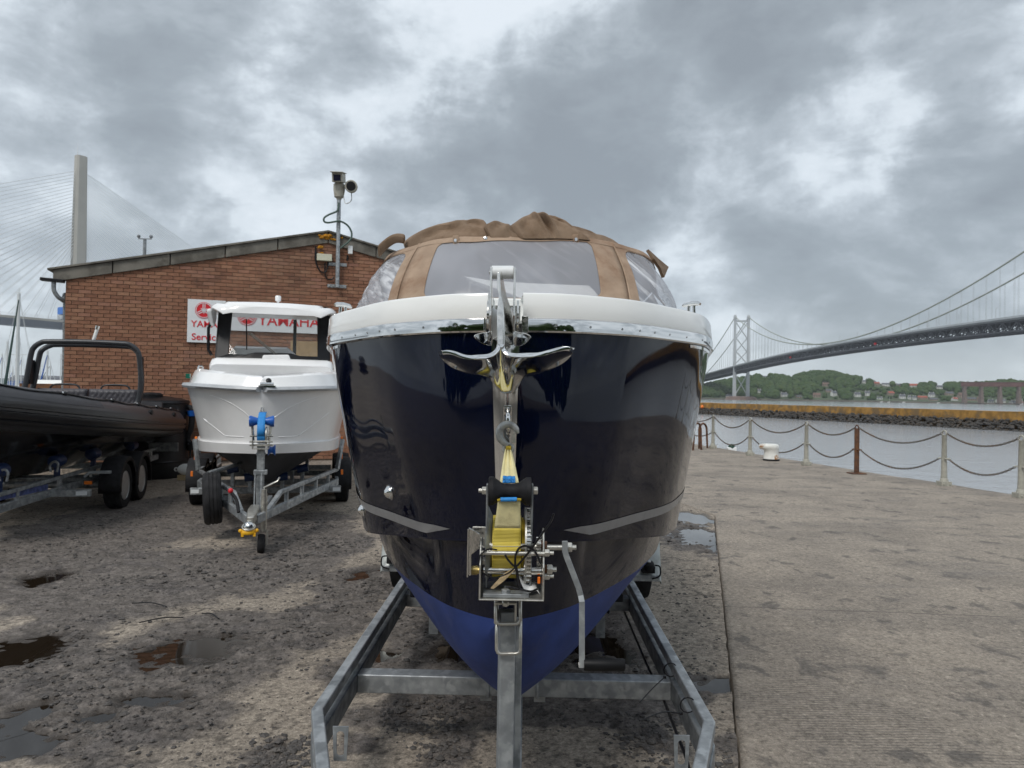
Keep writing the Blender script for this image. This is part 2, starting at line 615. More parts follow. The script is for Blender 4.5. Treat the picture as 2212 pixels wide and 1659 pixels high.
def ground_mat(name, light, light2, dark, spot=False):
    m = bpy.data.materials.new(name)
    m.use_nodes = True
    q = NG(m.node_tree)
    b = m.node_tree.nodes['Principled BSDF']
    co = q.n('ShaderNodeTexCoord').outputs['Object']
    at = q.n('ShaderNodeAttribute', attribute_name='wear')
    sc = q.n('ShaderNodeSeparateColor')
    q.put(sc.inputs[0], at.outputs['Color'])
    wear, wet, cav = sc.outputs[0], sc.outputs[1], sc.outputs[2]
    c = q.mix(q.ss(q.noise(co, 1.1, 6, .62), .36, .66), light, light2)
    grit = q.noise(co, 70, 5, .75)
    c = q.mix(q.m('MULTIPLY', q.ss(q.noise(co, 22, 7, .78), .47, .66), .62), c, tuple(x * .34 for x in light))
    c = q.mix(q.m('MULTIPLY', q.ss(q.noise(q.vm('ADD', co, (7, 3, 0)), 30, 6, .75), .54, .70), .55), c, tuple(min(1, x * 1.9) for x in light))
    c = q.mix(q.m('MULTIPLY', q.ss(grit, .5, .72), .45), c, tuple(x * .42 for x in light))
    c = q.mix(q.m('MULTIPLY', q.ss(q.noise(co, 130, 2, .6), .60, .72), .45), c, tuple(min(1, x * 1.75) for x in light))
    if spot:
        s = q.noise(q.vm('MULTIPLY', co, (1, .8, 1)), 3.4, 5, .62, .3)
        c = q.mix(q.m('MULTIPLY', q.ss(s, .56, .66), .72), c, dark)
        st = q.noise(q.vm('MULTIPLY', co, (.35, 1.3, 1)), 1.5, 6, .65)
        c = q.mix(q.m('MULTIPLY', q.ss(st, .50, .70), .55), c, tuple(x * 1.5 for x in dark))
        wv = q.n('ShaderNodeTexWave', wave_type='BANDS', bands_direction='Y')
        q.put(wv.inputs['Vector'], co)
        wv.inputs['Scale'].default_value = 11
        wv.inputs['Distortion'].default_value = 2.2
        rub = q.m('MULTIPLY', q.ss(wv.outputs[1], .25, .7), q.ss(q.noise(co, .8, 3, .5), .50, .60))
        c = q.mix(q.m('MULTIPLY', rub, .38), c, dark)
    else:
        dk = q.mix(q.ss(q.noise(co, 9, 6, .7), .4, .66), dark, tuple(x * 1.9 for x in dark))
        c = q.mix(q.m('ADD', q.m('MULTIPLY', wear, .86), q.m('MULTIPLY', q.ss(q.noise(co, 2.3, 6, .65), .54, .66), .30), clamp=True), c, dk)
    sp = q.ramp(q.noise(co, 40, 6, .8), [(.36, (.22, .21, .21)), (.46, (.80, .79, .78)), (.54, (1., 1., 1.)), (.64, (1.5, 1.48, 1.45))])
    c = q.mix(.85 if not spot else .6, c, sp, 'MULTIPLY')
    if spot:
        sx_ = q.n('ShaderNodeSeparateXYZ')
        q.put(sx_.inputs[0], q.vm('ADD', co, q.vm('SCALE', q.noise(co, 6, 4, .6, 0, 1), .03)))
        for a_, b_, c_ in ((.06, 1, 6.1), (-.19, 1, 11.9)):
            ln = q.m('ABSOLUTE', q.m('SUBTRACT', q.m('ADD', q.m('MULTIPLY', sx_.outputs[0], a_), sx_.outputs[1]), c_))
            c = q.mix(q.m('MULTIPLY', q.ss(ln, .004, .016, 1., 0.), .55), c, (.07, .06, .055))
    else:
        vo = q.n('ShaderNodeTexVoronoi', feature='DISTANCE_TO_EDGE')
        q.put(vo.inputs['Vector'], q.vm('ADD', q.vm('MULTIPLY', co, (.8, 1.5, 1)), q.vm('SCALE', q.noise(co, 3.5, 6, .7, 0, 1), .55)))
        vo.inputs['Scale'].default_value = 1.1
        ck = q.m('MULTIPLY', q.ss(vo.outputs['Distance'], .004, .022, 1., 0.), q.ss(q.noise(co, 1.3, 4, .6), .50, .60))
        c = q.mix(q.m('MULTIPLY', ck, .8), c, (.03, .027, .025))
    if not spot:
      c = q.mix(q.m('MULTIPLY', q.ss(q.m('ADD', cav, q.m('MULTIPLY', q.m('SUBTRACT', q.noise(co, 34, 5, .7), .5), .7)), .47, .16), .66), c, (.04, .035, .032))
    c = q.mix(q.m('MULTIPLY', wet, .75), c, (.028, .02, .014))
    q.put(b.inputs['Base Color'], c)
    rg = q.m('SUBTRACT', q.m('ADD', .80, q.m('MULTIPLY', grit, .2)), q.m('ADD', q.m('MULTIPLY', wear, .12), q.m('MULTIPLY', wet, .5)))
    q.put(b.inputs['Roughness'], rg)
    b.inputs['Specular IOR Level'].default_value = .35
    bp = q.n('ShaderNodeBump')
    bp.inputs['Strength'].default_value = 1.
    bp.inputs['Distance'].default_value = .016
    h = q.m('ADD', q.m('MULTIPLY', q.noise(co, 26, 7, .75), .9), q.m('MULTIPLY', grit, .35))
    if spot:
        h = q.m('SUBTRACT', h, q.m('MULTIPLY', rub, .18))
    q.put(bp.inputs['Height'], h)
    q.put(b.inputs['Normal'], bp.outputs[0])
    return m


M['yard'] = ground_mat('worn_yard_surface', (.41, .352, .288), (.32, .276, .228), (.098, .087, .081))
M['slab'] = ground_mat('quay_concrete', (.375, .325, .270), (.30, .262, .222), (.12, .110, .102), True)
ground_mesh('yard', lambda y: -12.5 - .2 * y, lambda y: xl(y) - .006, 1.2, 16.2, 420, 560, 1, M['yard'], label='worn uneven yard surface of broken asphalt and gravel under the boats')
ground_mesh('quay_slab', lambda y: xl(y) + .006, xq, 1.2, 16.2, 260, 420, .12, M['slab'], skirt=.35, zz=.016, label='pale ribbed concrete slab along the quay edge')
mb = MB()                               # the rest of the quay: behind, ahead and behind the camera
for quad in (((-45, -40), (14, -40), (11.55, 1.2), (-45, 1.2)), ((-45, 1.2), (-12.6, 1.2), (-15.6, 16.2), (-45, 16.2)), ((-45, 16.2), (8.65, 16.2), (6.3, 28.5), (-30, 28.5))):
    mb.add([(x, y, .0) for x, y in quad] + [(x, y, -5) for x, y in quad], [(0, 1, 2, 3)] + [(i, 4 + i, 4 + (i + 1) % 4, (i + 1) % 4) for i in range(4)])
obj('quay_ground', mb, M['slab'], kind='structure', label='concrete quay beyond and behind the yard')
mb = MB()
pts = [(xq(1.2), 1.2), (xq(16.2), 16.2)]
mb.add([(xq(1.2), 1.2, -.1), (xq(16.2), 16.2, -.1), (xq(16.2), 16.2, -5), (xq(1.2), 1.2, -5)], [(0, 1, 2, 3)])
obj('quay_wall', mb, M['slab'], kind='structure', label='concrete quay wall dropping to the water')

# thin coping stones let the eye find the edge
# puddles: level water lying in the hollows
m = bpy.data.materials.new('puddle_water')
m.use_nodes = True
b = m.node_tree.nodes['Principled BSDF']
b.inputs['Base Color'].default_value = (.016, .011, .007, 1)
b.inputs['Roughness'].default_value = .02
b.inputs['IOR'].default_value = 1.33
b.inputs['Specular IOR Level'].default_value = .6
M['puddle'] = m
PL = ('broad puddle with a brown muddy end in front of the white boat', 'dark brown shallow puddle at the left', 'bright puddle at the lower left', 'bright puddle at the bottom left corner', 'long thin puddle in the dark gravel',
      'small bright puddle among stones', 'broken puddle beside the slab joint', 'long puddle between trailer rail and slab', 'small rust brown puddle beside the trailer mudguard', 'dark puddle left under the blue keel',
      'dark puddle right under the blue keel', 'thin puddle behind the trailer crossbeam', 'small dark puddle inside the left trailer rail', 'shallow puddle under the black inflatable', 'small bright puddle by the corner of the slab')
for i, (cx, cy, ax, ay) in enumerate(BASIN):
    mb = MB()
    n = 40
    pts = []
    for k in range(n):
        a = 2 * math.pi * k / n
        r = 1.55 + .15 * noise.noise((math.cos(a) * 1.7 + i, math.sin(a) * 1.7, i))
        x, y = cx + ax * r * math.cos(a), cy + ay * r * math.sin(a)
        pts.append((min(x, xl(y) - .015), y, -.0045 - .0009 * (i % 5)))
    mb.add(pts, [tuple(range(n))])
    obj('puddle', mb, M['puddle'], kind='structure', label=PL[i])
# loose stones on the rough patches
M['stone'] = mat('dark_gravel', (.075, .068, .064), .75, 0, .3, 30, .3, 60, rand=('island', [(0, (.035, .032, .03)), (.6, (.08, .073, .068)), (.85, (.20, .18, .16)), (1, (.36, .33, .29))], .85))
mb = MB()
ICO = None


def rock(mb, c, r, sc=(1, 1, 1), mi=0):
    a = rnd.random() * 6.28
    ca, sa = math.cos(a), math.sin(a)
    vs = []
    for z, k, rr in ((-.7, 4, .6), (.1, 5, 1.), (.7, 3, .55)):
        for i in range(k):
            t = 6.283 * i / k + z
            q = rr * r * (.75 + .5 * rnd.random())
            x, y = q * math.cos(t) * sc[0], q * math.sin(t) * sc[1]
            vs.append((c[0] + x * ca - y * sa, c[1] + x * sa + y * ca, c[2] + z * r * sc[2] * (.8 + .4 * rnd.random())))
    fs = [(3, 2, 1, 0), (9, 10, 11)]
    A, B, C_ = [0, 1, 2, 3], [4, 5, 6, 7, 8], [9, 10, 11]
    fs += [(0, 1, 5, 4), (1, 2, 6, 5), (2, 3, 7, 6), (3, 0, 8, 7), (0, 4, 8), (4, 5, 9), (5, 6, 10, 9), (6, 7, 11, 10), (7, 8, 11), (8, 4, 9, 11)]
    mb.add(vs, fs, mi)


n = 0
while n < 6500:
    cx, cy, ax, ay = rnd.choice(PATCH)
    x, y = cx + ax * rnd.gauss(0, .6), cy + ay * rnd.gauss(0, .6)
    if x > xl(y) - .03 or y < 1.3 or y > 13:
        continue
    if noise.noise((x * 1.3, y * 1.3, 30)) < -.2 or basin(x, y) > .25:
        continue
    r = min(.024, .0045 + rnd.expovariate(230)) * (1 if y < 6.5 else 1.4)
    rock(mb, (x, y, gheight(x, y)[0] + r * .12), r, (1, 1, .6))
    n += 1
while n < 12500:
    y = 2.2 + 9 * rnd.random() ** 1.6
    x = -y * .75 + rnd.random() * (xl(y) + y * .75)
    if x > xl(y) - .03 or noise.noise((x * .9, y * .9, 60)) < -.15 or basin(x, y) > .2:
        continue
    r = min(.016, .0035 + rnd.expovariate(330)) * (1 if y < 6 else 1.3)
    rock(mb, (x, y, gheight(x, y)[0] + r * .1), r, (1, 1, .55))
    n += 1
obj('gravel', mb, M['stone'], kind='stuff', label='loose dark stones scattered over the broken patches of the yard')
# cut cable ties lying on the ground
for a, b_, lab in (((285, 1303), (360, 1310), 'black cut cable tie on pale ground behind the left puddle'), ((300, 1345), (396, 1334), 'longest black cable tie lying above the broad puddle'), ((436, 1325), (472, 1336), 'short cable tie right of the longest one')):
    mb = MB()
    p, q = G(*a, .026), G(*b_, .026)
    mid = (p + q) / 2 + V((0, .03, .008))
    mb.tube(cr([p, mid, q], 5), .0045, 5)
    props(obj('cable_tie', mb, M['black']), lab, 'cable tie', 'cut cable ties on the ground')

# ================================================================== WATER
m = bpy.data.materials.new('sea_water')
m.use_nodes = True
q = NG(m.node_tree)
b = m.node_tree.nodes['Principled BSDF']
b.inputs['Base Color'].default_value = (.42, .44, .46, 1)
b.inputs['Roughness'].default_value = .10
b.inputs['IOR'].default_value = 1.33
co = q.n('ShaderNodeTexCoord').outputs['Object']
bp = q.n('ShaderNodeBump')
bp.inputs['Strength'].default_value = .42
bp.inputs['Distance'].default_value = .10
h = q.m('ADD', q.noise(q.vm('MULTIPLY', co, (1, .6, 1)), 3.2, 4, .6, .4), q.m('MULTIPLY', q.noise(q.vm('MULTIPLY', co, (.5, 1, 1)), .7, 4, .6), 1.3))
q.put(bp.inputs['Height'], h)
q.put(b.inputs['Normal'], bp.outputs[0])
M['sea'] = m
mb = MB()
mb.add([(-4000, -400, -2.5), (4000, -400, -2.5), (4000, 5500, -2.5), (-4000, 5500, -2.5)], [(0, 1, 2, 3)])
obj('water', mb, M['sea'], kind='structure', label='grey rippled water of the firth')

# ================================================================== BREAKWATER
M['lichen'] = mat('lichen_orange_wall', (.29, .155, .035), .9, 0, .35, .9, .3, 3, (.16, .105, .05), .5, (.48, .62))
M['boulder'] = mat('wet_boulder', (.05, .046, .043), .75, 0, .3, 2, .3, 5, rand=('island', [(0, (.022, .02, .019)), (.5, (.055, .05, .045)), (.72, (.12, .08, .045)), (1, (.24, .14, .05))], .85))
bt = thing('breakwater', (70, 124, -2.5), 'long stone breakwater with an orange lichen covered top across the water', 'breakwater')
A_, B_ = V((47.9, 192, 0)), V((76.5, 110.7, 0))
dB = (B_ - A_).normalized()
nB = V((-dB.y, dB.x, 0))
nB = nB if nB.dot(V((0, -1, 0)) + V((-1, 0, 0))) > 0 else -nB       # towards the camera
mb = MB()
L0, L1 = -150, 190
prev = None
N = 120
rings = []
for i in range(N + 1):
    t = L0 + (L1 - L0) * i / N
    c = A_ + dB * t
    zt = .28 + .07 * noise.noise((t * .13, 0, 0)) + .05 * noise.noise((t * .7, 4, 0))
    f = .05 * noise.noise((t * .5, 9, 0))
    rings.append([c + nB * (1.2 + f) + V((0, 0, -1.2)), c + nB * (1.1 + f) + V((0, 0, zt)), c - nB * 1.6 + V((0, 0, zt + .03)), c - nB * 1.8 + V((0, 0, -3.5))])
mb.loft(rings, False)
obj('wall', mb, M['lichen'], bt, smooth=40)
mb = MB()
for i in range(8500):
    t = L0 + (L1 - L0) * rnd.random()
    k = rnd.random()
    c = A_ + dB * t + nB * (1.0 + 4.2 * k + rnd.gauss(0, .2)) + V((0, 0, -.95 - 1.75 * k))
    rock(mb, c, .20 + .28 * rnd.random() * rnd.random(), (1, 1, .8))
obj('boulder', mb, M['boulder'], bt, kind='stuff')
mb = MB()
mb.lathe([(.0, -.42), (.3, -.3), (.42, 0), (.3, .3), (.08, .42), (.06, .55), (.0, .56)], A_ + dB * 6 + nB * 2.3 + V((0, 0, -.75)), (0, 0, 1), 14)
props(obj('buoy', mb, M['orange'], smooth=50), 'small orange buoy stranded on the breakwater stones', 'buoy')

# ================================================================== FAR SHORE
M['hill'] = mat('rough_grass', (.05, .075, .03), .95, 0, .3, .02, 0, 1, (.09, .085, .05), .03, (.5, .65))
M['leaf'] = mat('far_woodland', (.035, .065, .018), .9, 0, .25, .3, .6, .8, rand=('island', [(0, (.028, .05, .02)), (.3, (.055, .088, .028)), (.65, (.10, .135, .038)), (1, (.18, .20, .06))], .85), spec=.2)
SKY = ([1380, 1450, 1517, 1560, 1634, 1677, 1708, 1731, 1763, 1802, 1833, 1872, 1907, 1938, 1966, 2005, 2036, 2067, 2122, 2180, 2212, 2400],
       [838, 836, 833, 824, 812, 811, 817, 808, 804, 805, 814, 820, 824, 829, 834, 829, 829, 830, 829, 824, 829, 834])


def shore(u):
    return 1470 - .22 * (u - 1500)


def hillz(u, s):                       # ground height s metres in from the shore line
    d = shore(u)
    v = lerp(u, *SKY) + 5.5
    k = ray(u, v)
    zr = max(4, EYE.z + k.z * (d + 330) / k.y)
    t = max(0, min(1, (s - 25) / 305))
    return -2.3 + min(1, s / 18) * 3.2 + (zr - .9) * (t * t * (3 - 2 * t)) * (1 - max(0, (s - 330) / 900))


def shp(u, s):
    d = ray(u, 860)
    y = shore(u) + s
    return V((d.x / d.y * y, y, hillz(u, s)))


rows = []
for i in range(0, 111):
    u = 1280 + i * 11
    rows.append([shp(u, s) for s in (-6, 0, 12, 25, 50, 80, 120, 160, 200, 240, 280, 330, 420, 560)])
mb = MB()
mb.loft(rows, False)
obj('hill', mb, M['hill'], smooth=180, kind='structure', label='wooded hillside on the far shore of the firth')
base_ico = None
import bmesh
bm = bmesh.new()
bmesh.ops.create_icosphere(bm, subdivisions=2, radius=1)
bm.verts.ensure_lookup_table()
ICV = [v.co.copy() for v in bm.verts]
ICF = [tuple(v.index for v in f.verts) for f in bm.faces]
bm.free()


def crown(mb, c, r, zs=.9, mi=0):
    o = V((rnd.random() * 90, rnd.random() * 90, rnd.random() * 90))
    mb.add([V(c) + V((p.x, p.y, p.z * zs)) * r * (1 + .42 * noise.noise(p * 1.9 + o) + .22 * noise.noise(p * 4.6 + o)) for p in ICV], ICF, mi)


HOUSES = [  # u, v of the foot, width px, height px, wall, roof, what it looks like
    (1600, 862, 0, 0, 0, 0, ''),
    (1577, 857, 15, 5, 'w', 'g', 'low white building by the left foot of the bridge tower'),
    (1640, 847, 6, 6, 'w', 'g', 'white gabled house just right of the bridge tower'),
    (1693, 855, 14, 7, 'w', 'g', 'white and grey house among trees right of the tower'),
    (1764, 857, 13, 8, 'c', 'b', 'pale stone terrace at the foot of the wooded hill'),
    (1783, 832, 12, 6, 'c', 'b', 'brown stone house high on the wooded slope'),
    (1790, 845, 11, 5, 'c', 'g', 'grey roofed stone villa above the white house'),
    (1801, 854, 10, 9, 'w', 'g', 'tall white house below the wooded hill'),
    (1653, 812, 10, 4, 'w', 'g', 'long white building on the skyline left of the hill top'),
    (1852, 856, 11, 8, 'w', 'g', 'white house with grey roof near the middle of the shore'),
    (1873, 853, 9, 8, 'w', 'g', 'white gabled house with steep roof'),
    (1866, 826, 7, 5, 'w', 'g', 'small white house halfway up the slope'),
    (1886, 815, 8, 4, 'c', 'g', 'stone house on the skyline behind trees'),
    (1893, 830, 10, 5, 'c', 'r', 'stone house with red chimney on upper slope'),
    (1914, 832, 15, 5, 'w', 'g', 'long white terrace on upper slope'),
    (1940, 831, 11, 5, 'c', 'g', 'grey terrace behind the upper trees'),
    (1973, 834, 14, 8, 'w', 'r', 'big white house with a red roof on the skyline'),
    (1924, 852, 11, 7, 'c', 'r', 'low shed with a bright red roof near the water'),
    (1949, 860, 10, 8, 'w', 'g', 'white block with two chimneys by the water'),
    (1964, 861, 5, 7, 'w', 'g', 'narrow white house beside the chimney block'),
    (1975, 862, 6, 7, 'w', 'g', 'narrow white gabled house before the red roofed row'),
    (1992, 861, 17, 6, 'c', 'r', 'long low row with orange red roofs'),
    (2012, 856, 10, 8, 'w', 'g', 'white house with steep gable behind the grey row'),
    (2016, 864, 14, 5, 'c', 'g', 'grey stone row along the harbour front'),
    (2030, 838, 12, 6, 'w', 'g', 'white hotel with bay windows up the slope'),
    (2050, 852, 14, 6, 'c', 'g', 'grey stone houses below the white hotel'),
    (2062, 864, 9, 6, 'w', 'r', 'white house with a small red roof by the water'),
    (2078, 858, 15, 9, 'c', 'b', 'big pink brown stone building with gables'),
    (2098, 864, 16, 6, 'c', 'g', 'dark slate roofed hall on the shore'),
    (2117, 866, 10, 8, 'c', 'b', 'tan barn shaped building before the viaduct'),
    (2140, 868, 9, 6, 'w', 'g', 'white cottage left below the viaduct'),
    (2157, 868, 6, 7, 'w', 'g', 'white narrow gabled cottage under the viaduct pier'),
    (2167, 868, 6, 6, 'w', 'g', 'white cottage right of the viaduct pier'),
    (2190, 870, 14, 5, 'w', 'g', 'low white terrace at the right end of the shore'),
    (1725, 858, 9, 4, 'c', 'g', 'low grey boathouse on the shore'),
    (2205, 871, 6, 5, 'w', 'r', 'white cottage with red roof at the right edge'),
    (1900, 861, 9, 4, 'w', 'g', 'low white boathouse at the water line')][1:]
mb = MB()
n = 0
hu = []
for (u, v, w, h, *_r) in HOUSES:
    hu.append((u, v, w, h))
for i in range(5600):
    u = 1290 + rnd.random() * 1150
    s = 20 + 330 * rnd.random() ** .8
    p = shp(u, s)
    if s < 70 and noise.noise((u * .02, 3, 0)) < -.05 and rnd.random() < .7:
        continue
    if u > 1840 and s < 170 and rnd.random() < .62:
        continue
    r = (3.6 if u < 1840 or s > 200 else 2.6) + (4. if u < 1840 or s > 200 else 2.8) * rnd.random()
    # image position of the crown: keep the houses clear
    cz = p.z + r * .7
    pu = 1106 + 1600 * p.x / p.y
    pv = 851 + .0166 * (pu - 1106) - (cz - 1.7) * 1600 / p.y
    rp = r * 1600 / p.y
    if any(abs(pu - a) < c * .5 + rp * .95 and b - e - rp * .8 < pv < b + rp * 1.3 for a, b, c, e in hu):
        continue
    crown(mb, (p.x, p.y, cz), r, .95)
obj('woodland', mb, M['leaf'], kind='stuff', smooth=60, label='mass of green trees covering the far hillside')
HM = {'w': mat('white_harling', (.62, .62, .60), .8, 0, .05, 1), 'c': mat('sandstone_wall', (.27, .215, .17), .85, 0, .2, .4), 'g': mat('slate_roof', (.10, .105, .12), .7, 0, .2, .6), 'r': mat('red_tile_roof', (.33, .09, .06), .8, 0, .2, .6),
      'b': mat('brown_tile_roof', (.16, .10, .08), .8, 0, .2, .6), 'p': mat('dark_window_glass', (.03, .035, .04), .15, 0, 0)}
for (u, v, w, h, wc, rc, lab) in HOUSES:
    # find the slope point that shows at this place
    best = min((s for s in range(2, 330, 4)), key=lambda s: abs(851 + .0166 * (u - 1106) - (hillz(u, s) + 1.5 - 1.7) * 1600 / (shore(u) + s) - v))
    p = shp(u, best)
    k = p.y / 1600
    ww, hh = w * k * 1.12, h * k * 1.2
    dd = 7.5
    e = hh * .58
    t = thing('house', p - V((0, 0, 1)), lab, 'house', 'houses of the village on the far shore')
    mb = MB()
    a = rnd.uniform(-.35, .35)
    rt = Matrix.Rotation(a, 3, 'Z')
    mb.box(p + V((0, 0, e / 2 - .5)), (ww, dd, e + 1), rt)
    gab = [(-dd / 2, e - .01), (dd / 2, e - .01), (0, hh - .2)]
    for sx in (-1, 1):
        mb.prism([(q[0], q[1]) for q in gab], p + rt @ V((sx * (ww / 2 - .15) - .15, 0, 0)), rt @ V((0, 1, 0)), (0, 0, 1), .3)
    for sx in (-.36, .36):
        mb.box(p + rt @ V((sx * ww, 0, hh + .3)), (.9, 1.2, 1.8), rt)
    wl = obj('wall', mb, HM[wc], t)
    mb = MB()
    for sy in (-1, 1):
        q = [rt @ V((x, sy * y, z)) + p for x, y, z in ((-ww / 2 - .4, dd / 2 + .5, e - .3), (ww / 2 + .4, dd / 2 + .5, e - .3), (ww / 2 + .4, 0, hh), (-ww / 2 - .4, 0, hh))]
        q2 = [x + V((0, 0, .25)) for x in q]
        mb.add(q + q2, [(0, 1, 2, 3), (7, 6, 5, 4), (0, 4, 5, 1), (1, 5, 6, 2), (3, 2, 6, 7), (0, 3, 7, 4)])
    obj('roof', mb, HM[rc], t)
    nwin = max(2, int(ww / 3.2))
    for f in range(1 if e < 4.5 else 2):
        for i in range(nwin):
            mb = MB()
            mb.box(p + rt @ V(((i + .5) / nwin * ww - ww / 2, -dd / 2 - .03, e * (.5 if e < 4.5 else .27 + .45 * f))), (1.1, .12, 1.5), rt)
            obj('window', mb, HM['p'], wl)
# moored boats along the far shore, a few pixels each
for u, lab in ((1905, 'small white yacht moored left off the red shed'), (1921, 'small white yacht moored in front of the red shed'), (1953, 'small white motor boat moored off the chimney block'), (2028, 'small white boat moored off the grey row'), (2208, 'small white yacht moored at the right edge')):
    c = W(u, 866, 1230)
    c.z = -2.5
    t = thing('moored_boat', c, lab, 'boat', 'small boats moored off the far shore')
    mb = MB()
    mb.loft([[c + V((x * s, y, z)) for x, y, z in ((-3.5, 0, .2), (-3, 1.3, 1), (3, 1.3, 1), (4.2, 0, 1.1), (3, -1.3, 1), (-3, -1.3, 1))] for s in (.8, 1)], True, True)
    mb.box(c + V((-.3, 0, 1.4)), (3, 1.6, .9))
    obj('hull', mb, HM['w'], t)
    if 'yacht' in lab:
        mb = MB()
        mb.tube([c + V((.3, 0, 1)), c + V((.3, 0, 11))], .13, 6)
        obj('mast', mb, HM['w'], t)
mb = MB()
rows = []
for i in range(0, 70):
    u = 1400 + i * 14
    p = shp(u, -2)
    rows.append([p + V((0, -1, -1.5)), p + V((0, -.5, 2.6 + .5 * noise.noise((i * .4, 0, 0)))), p + V((0, 3, 2.8))])
mb.loft(rows, False)
obj('sea_wall', mb, mat('far_sea_wall', (.10, .09, .075), .9, 0, .3, .05), kind='structure', label='dark sea wall along the far village shore')

# ================================================================== SUSPENSION BRIDGE
M['bsteel'] = mat('bridge_steel', (.40, .42, .43), .6, .1, .06, .05)
M['btruss'] = mat('dark_truss_paint', (.085, .088, .10), .7, 0, .12, .05)
M['bdeck'] = mat('bridge_deck_edge', (.17, .18, .185), .7, 0, .08, .05)
T0 = V((433, 1400, 0))
dd_ = V((-.052, -.9986, 0)).normalized()
nn_ = V((dd_.y, -dd_.x, 0)).normalized()
if nn_.x > 0:
    nn_ = -nn_                          # towards the camera's side
ZT = 1.7 + 154


def dz(t):
    return 60.7 + 8 * (1 - ((t - 503) / 503) ** 2) if t > 0 else 60.7 + t * .03


def bp_(t, o, z):
    return T0 + dd_ * t + nn_ * o + V((0, 0, z))


bt = thing('suspension_bridge', (433, 1400, -2.5), 'long grey suspension bridge with a dark truss deck crossing to the wooded shore', 'bridge')
for s in (-1, 1):
    mb = MB()
    c = bp_(0, s * 12.5, 0)
    mb.loft([[c + V((x * w, y * w * .9, z)) for x, y in ((-1, -1), (1, -1), (1, 1), (-1, 1))] for z, w in ((-3, 3.0), (60, 2.4), (ZT - 6, 2.0), (ZT - 6, 2.5), (ZT, 2.4), (ZT + 3, 1.4))], True, True)
    lg = obj('tower_leg', mb, M['bsteel'], bt)
for z0, z1 in ((9, 44), (67, 89), (89, 114), (114, 143)):
    for s in (-1, 1):
        mb = MB()
        mb.bar(bp_(0, s * 10, z0), bp_(0, -s * 10, z1), 1.6, 1.6, (0, 1, 0))
        obj('tower_brace', mb, M['bsteel'], bt)
mb = MB()
mb.bar(bp_(0, -12, ZT - 9), bp_(0, 12, ZT - 9), 3, 3.5)
obj('tower_crossbeam', mb, M['bsteel'], bt)
mb = MB()
mb.bar(bp_(0, -12, 51), bp_(0, 12, 51), 4, 6)
obj('tower_crossbeam', mb, M['btruss'], bt)
mb = MB()
mb.lathe([(30, -3), (27, 3), (20, 4.5), (0, 4.6)], bp_(0, 0, 0), (0, 0, 1), 16)
obj('tower_pier', mb, mat('tower_pier_rock', (.17, .12, .10), .9, 0, .2, .1), bt)
ts = list(range(-420, 1000, 9))
rings = []
mb = MB()
mb.loft([[bp_(t, o, dz(t) + z) for o, z in ((-16, -.4), (16, -.4), (16, -1.5), (11.5, -1.8), (-11.5, -1.8), (-16, -1.5))] for t in ts], True, True)
dk = obj('deck', mb, M['bdeck'], bt)
for s in (-1, 1):
    mb = MB()
    mb.loft([[bp_(t, s * 16.2 + o, dz(t) + z) for o, z in ((-.1, -.4), (.1, -.4), (.1, 1.1), (-.1, 1.1))] for t in ts], True, True)
    obj('parapet', mb, M['bsteel'], bt)
mb = MB()
for s in (-1, 1):
    for z in (-2.2, -9.6):
        mb.loft([[bp_(t, s * 11.8 + o, dz(t) + z + q) for o, q in ((-.5, -.6), (.5, -.6), (.5, .6), (-.5, .6))] for t in ts], True, True)
    for i, t in enumerate(ts[:-1]):
        a, b_ = (-2.2, -9.6) if i % 2 else (-9.6, -2.2)
        mb.bar(bp_(t, s * 11.8, dz(t) + a), bp_(t + 9, s * 11.8, dz(t + 9) + b_), .8, .8, nn_)
        mb.bar(bp_(t, s * 11.8, dz(t) - 2.2), bp_(t, s * 11.8, dz(t) - 9.6), .6, .6, nn_)
for i, t in enumerate(ts[:-1]):        # cross frames and the lower lateral bracing seen from below
    mb.bar(bp_(t, -11.8, dz(t) - 9.6), bp_(t, 11.8, dz(t) - 9.6), .8, .7)
    mb.bar(bp_(t, -11.8, dz(t) - 2.6), bp_(t, 11.8, dz(t) - 2.6), 1.2, 1.4)
    s = 1 if i % 2 else -1
    mb.bar(bp_(t, -11.8 * s, dz(t) - 9.6), bp_(t + 9, 11.8 * s, dz(t) - 9.6), .7, .6)
    mb.bar(bp_(t, -11.8, dz(t) - 9.6), bp_(t, 0, dz(t) - 2.6), .6, .6, (0, 1, 0))
    mb.bar(bp_(t, 11.8, dz(t) - 9.6), bp_(t, 0, dz(t) - 2.6), .6, .6, (0, 1, 0))
obj('deck_truss', mb, M['btruss'], bt, kind='stuff')


def cz_(t):
    if t < 0:
        k = -t / 408
        return (ZT - 1) * (1 - k) + 52 * k - 26 * k * (1 - k)
    k = (t - 503) / 503
    return dz(503) + 3 + (ZT - 1 - dz(503) - 3) * k * k


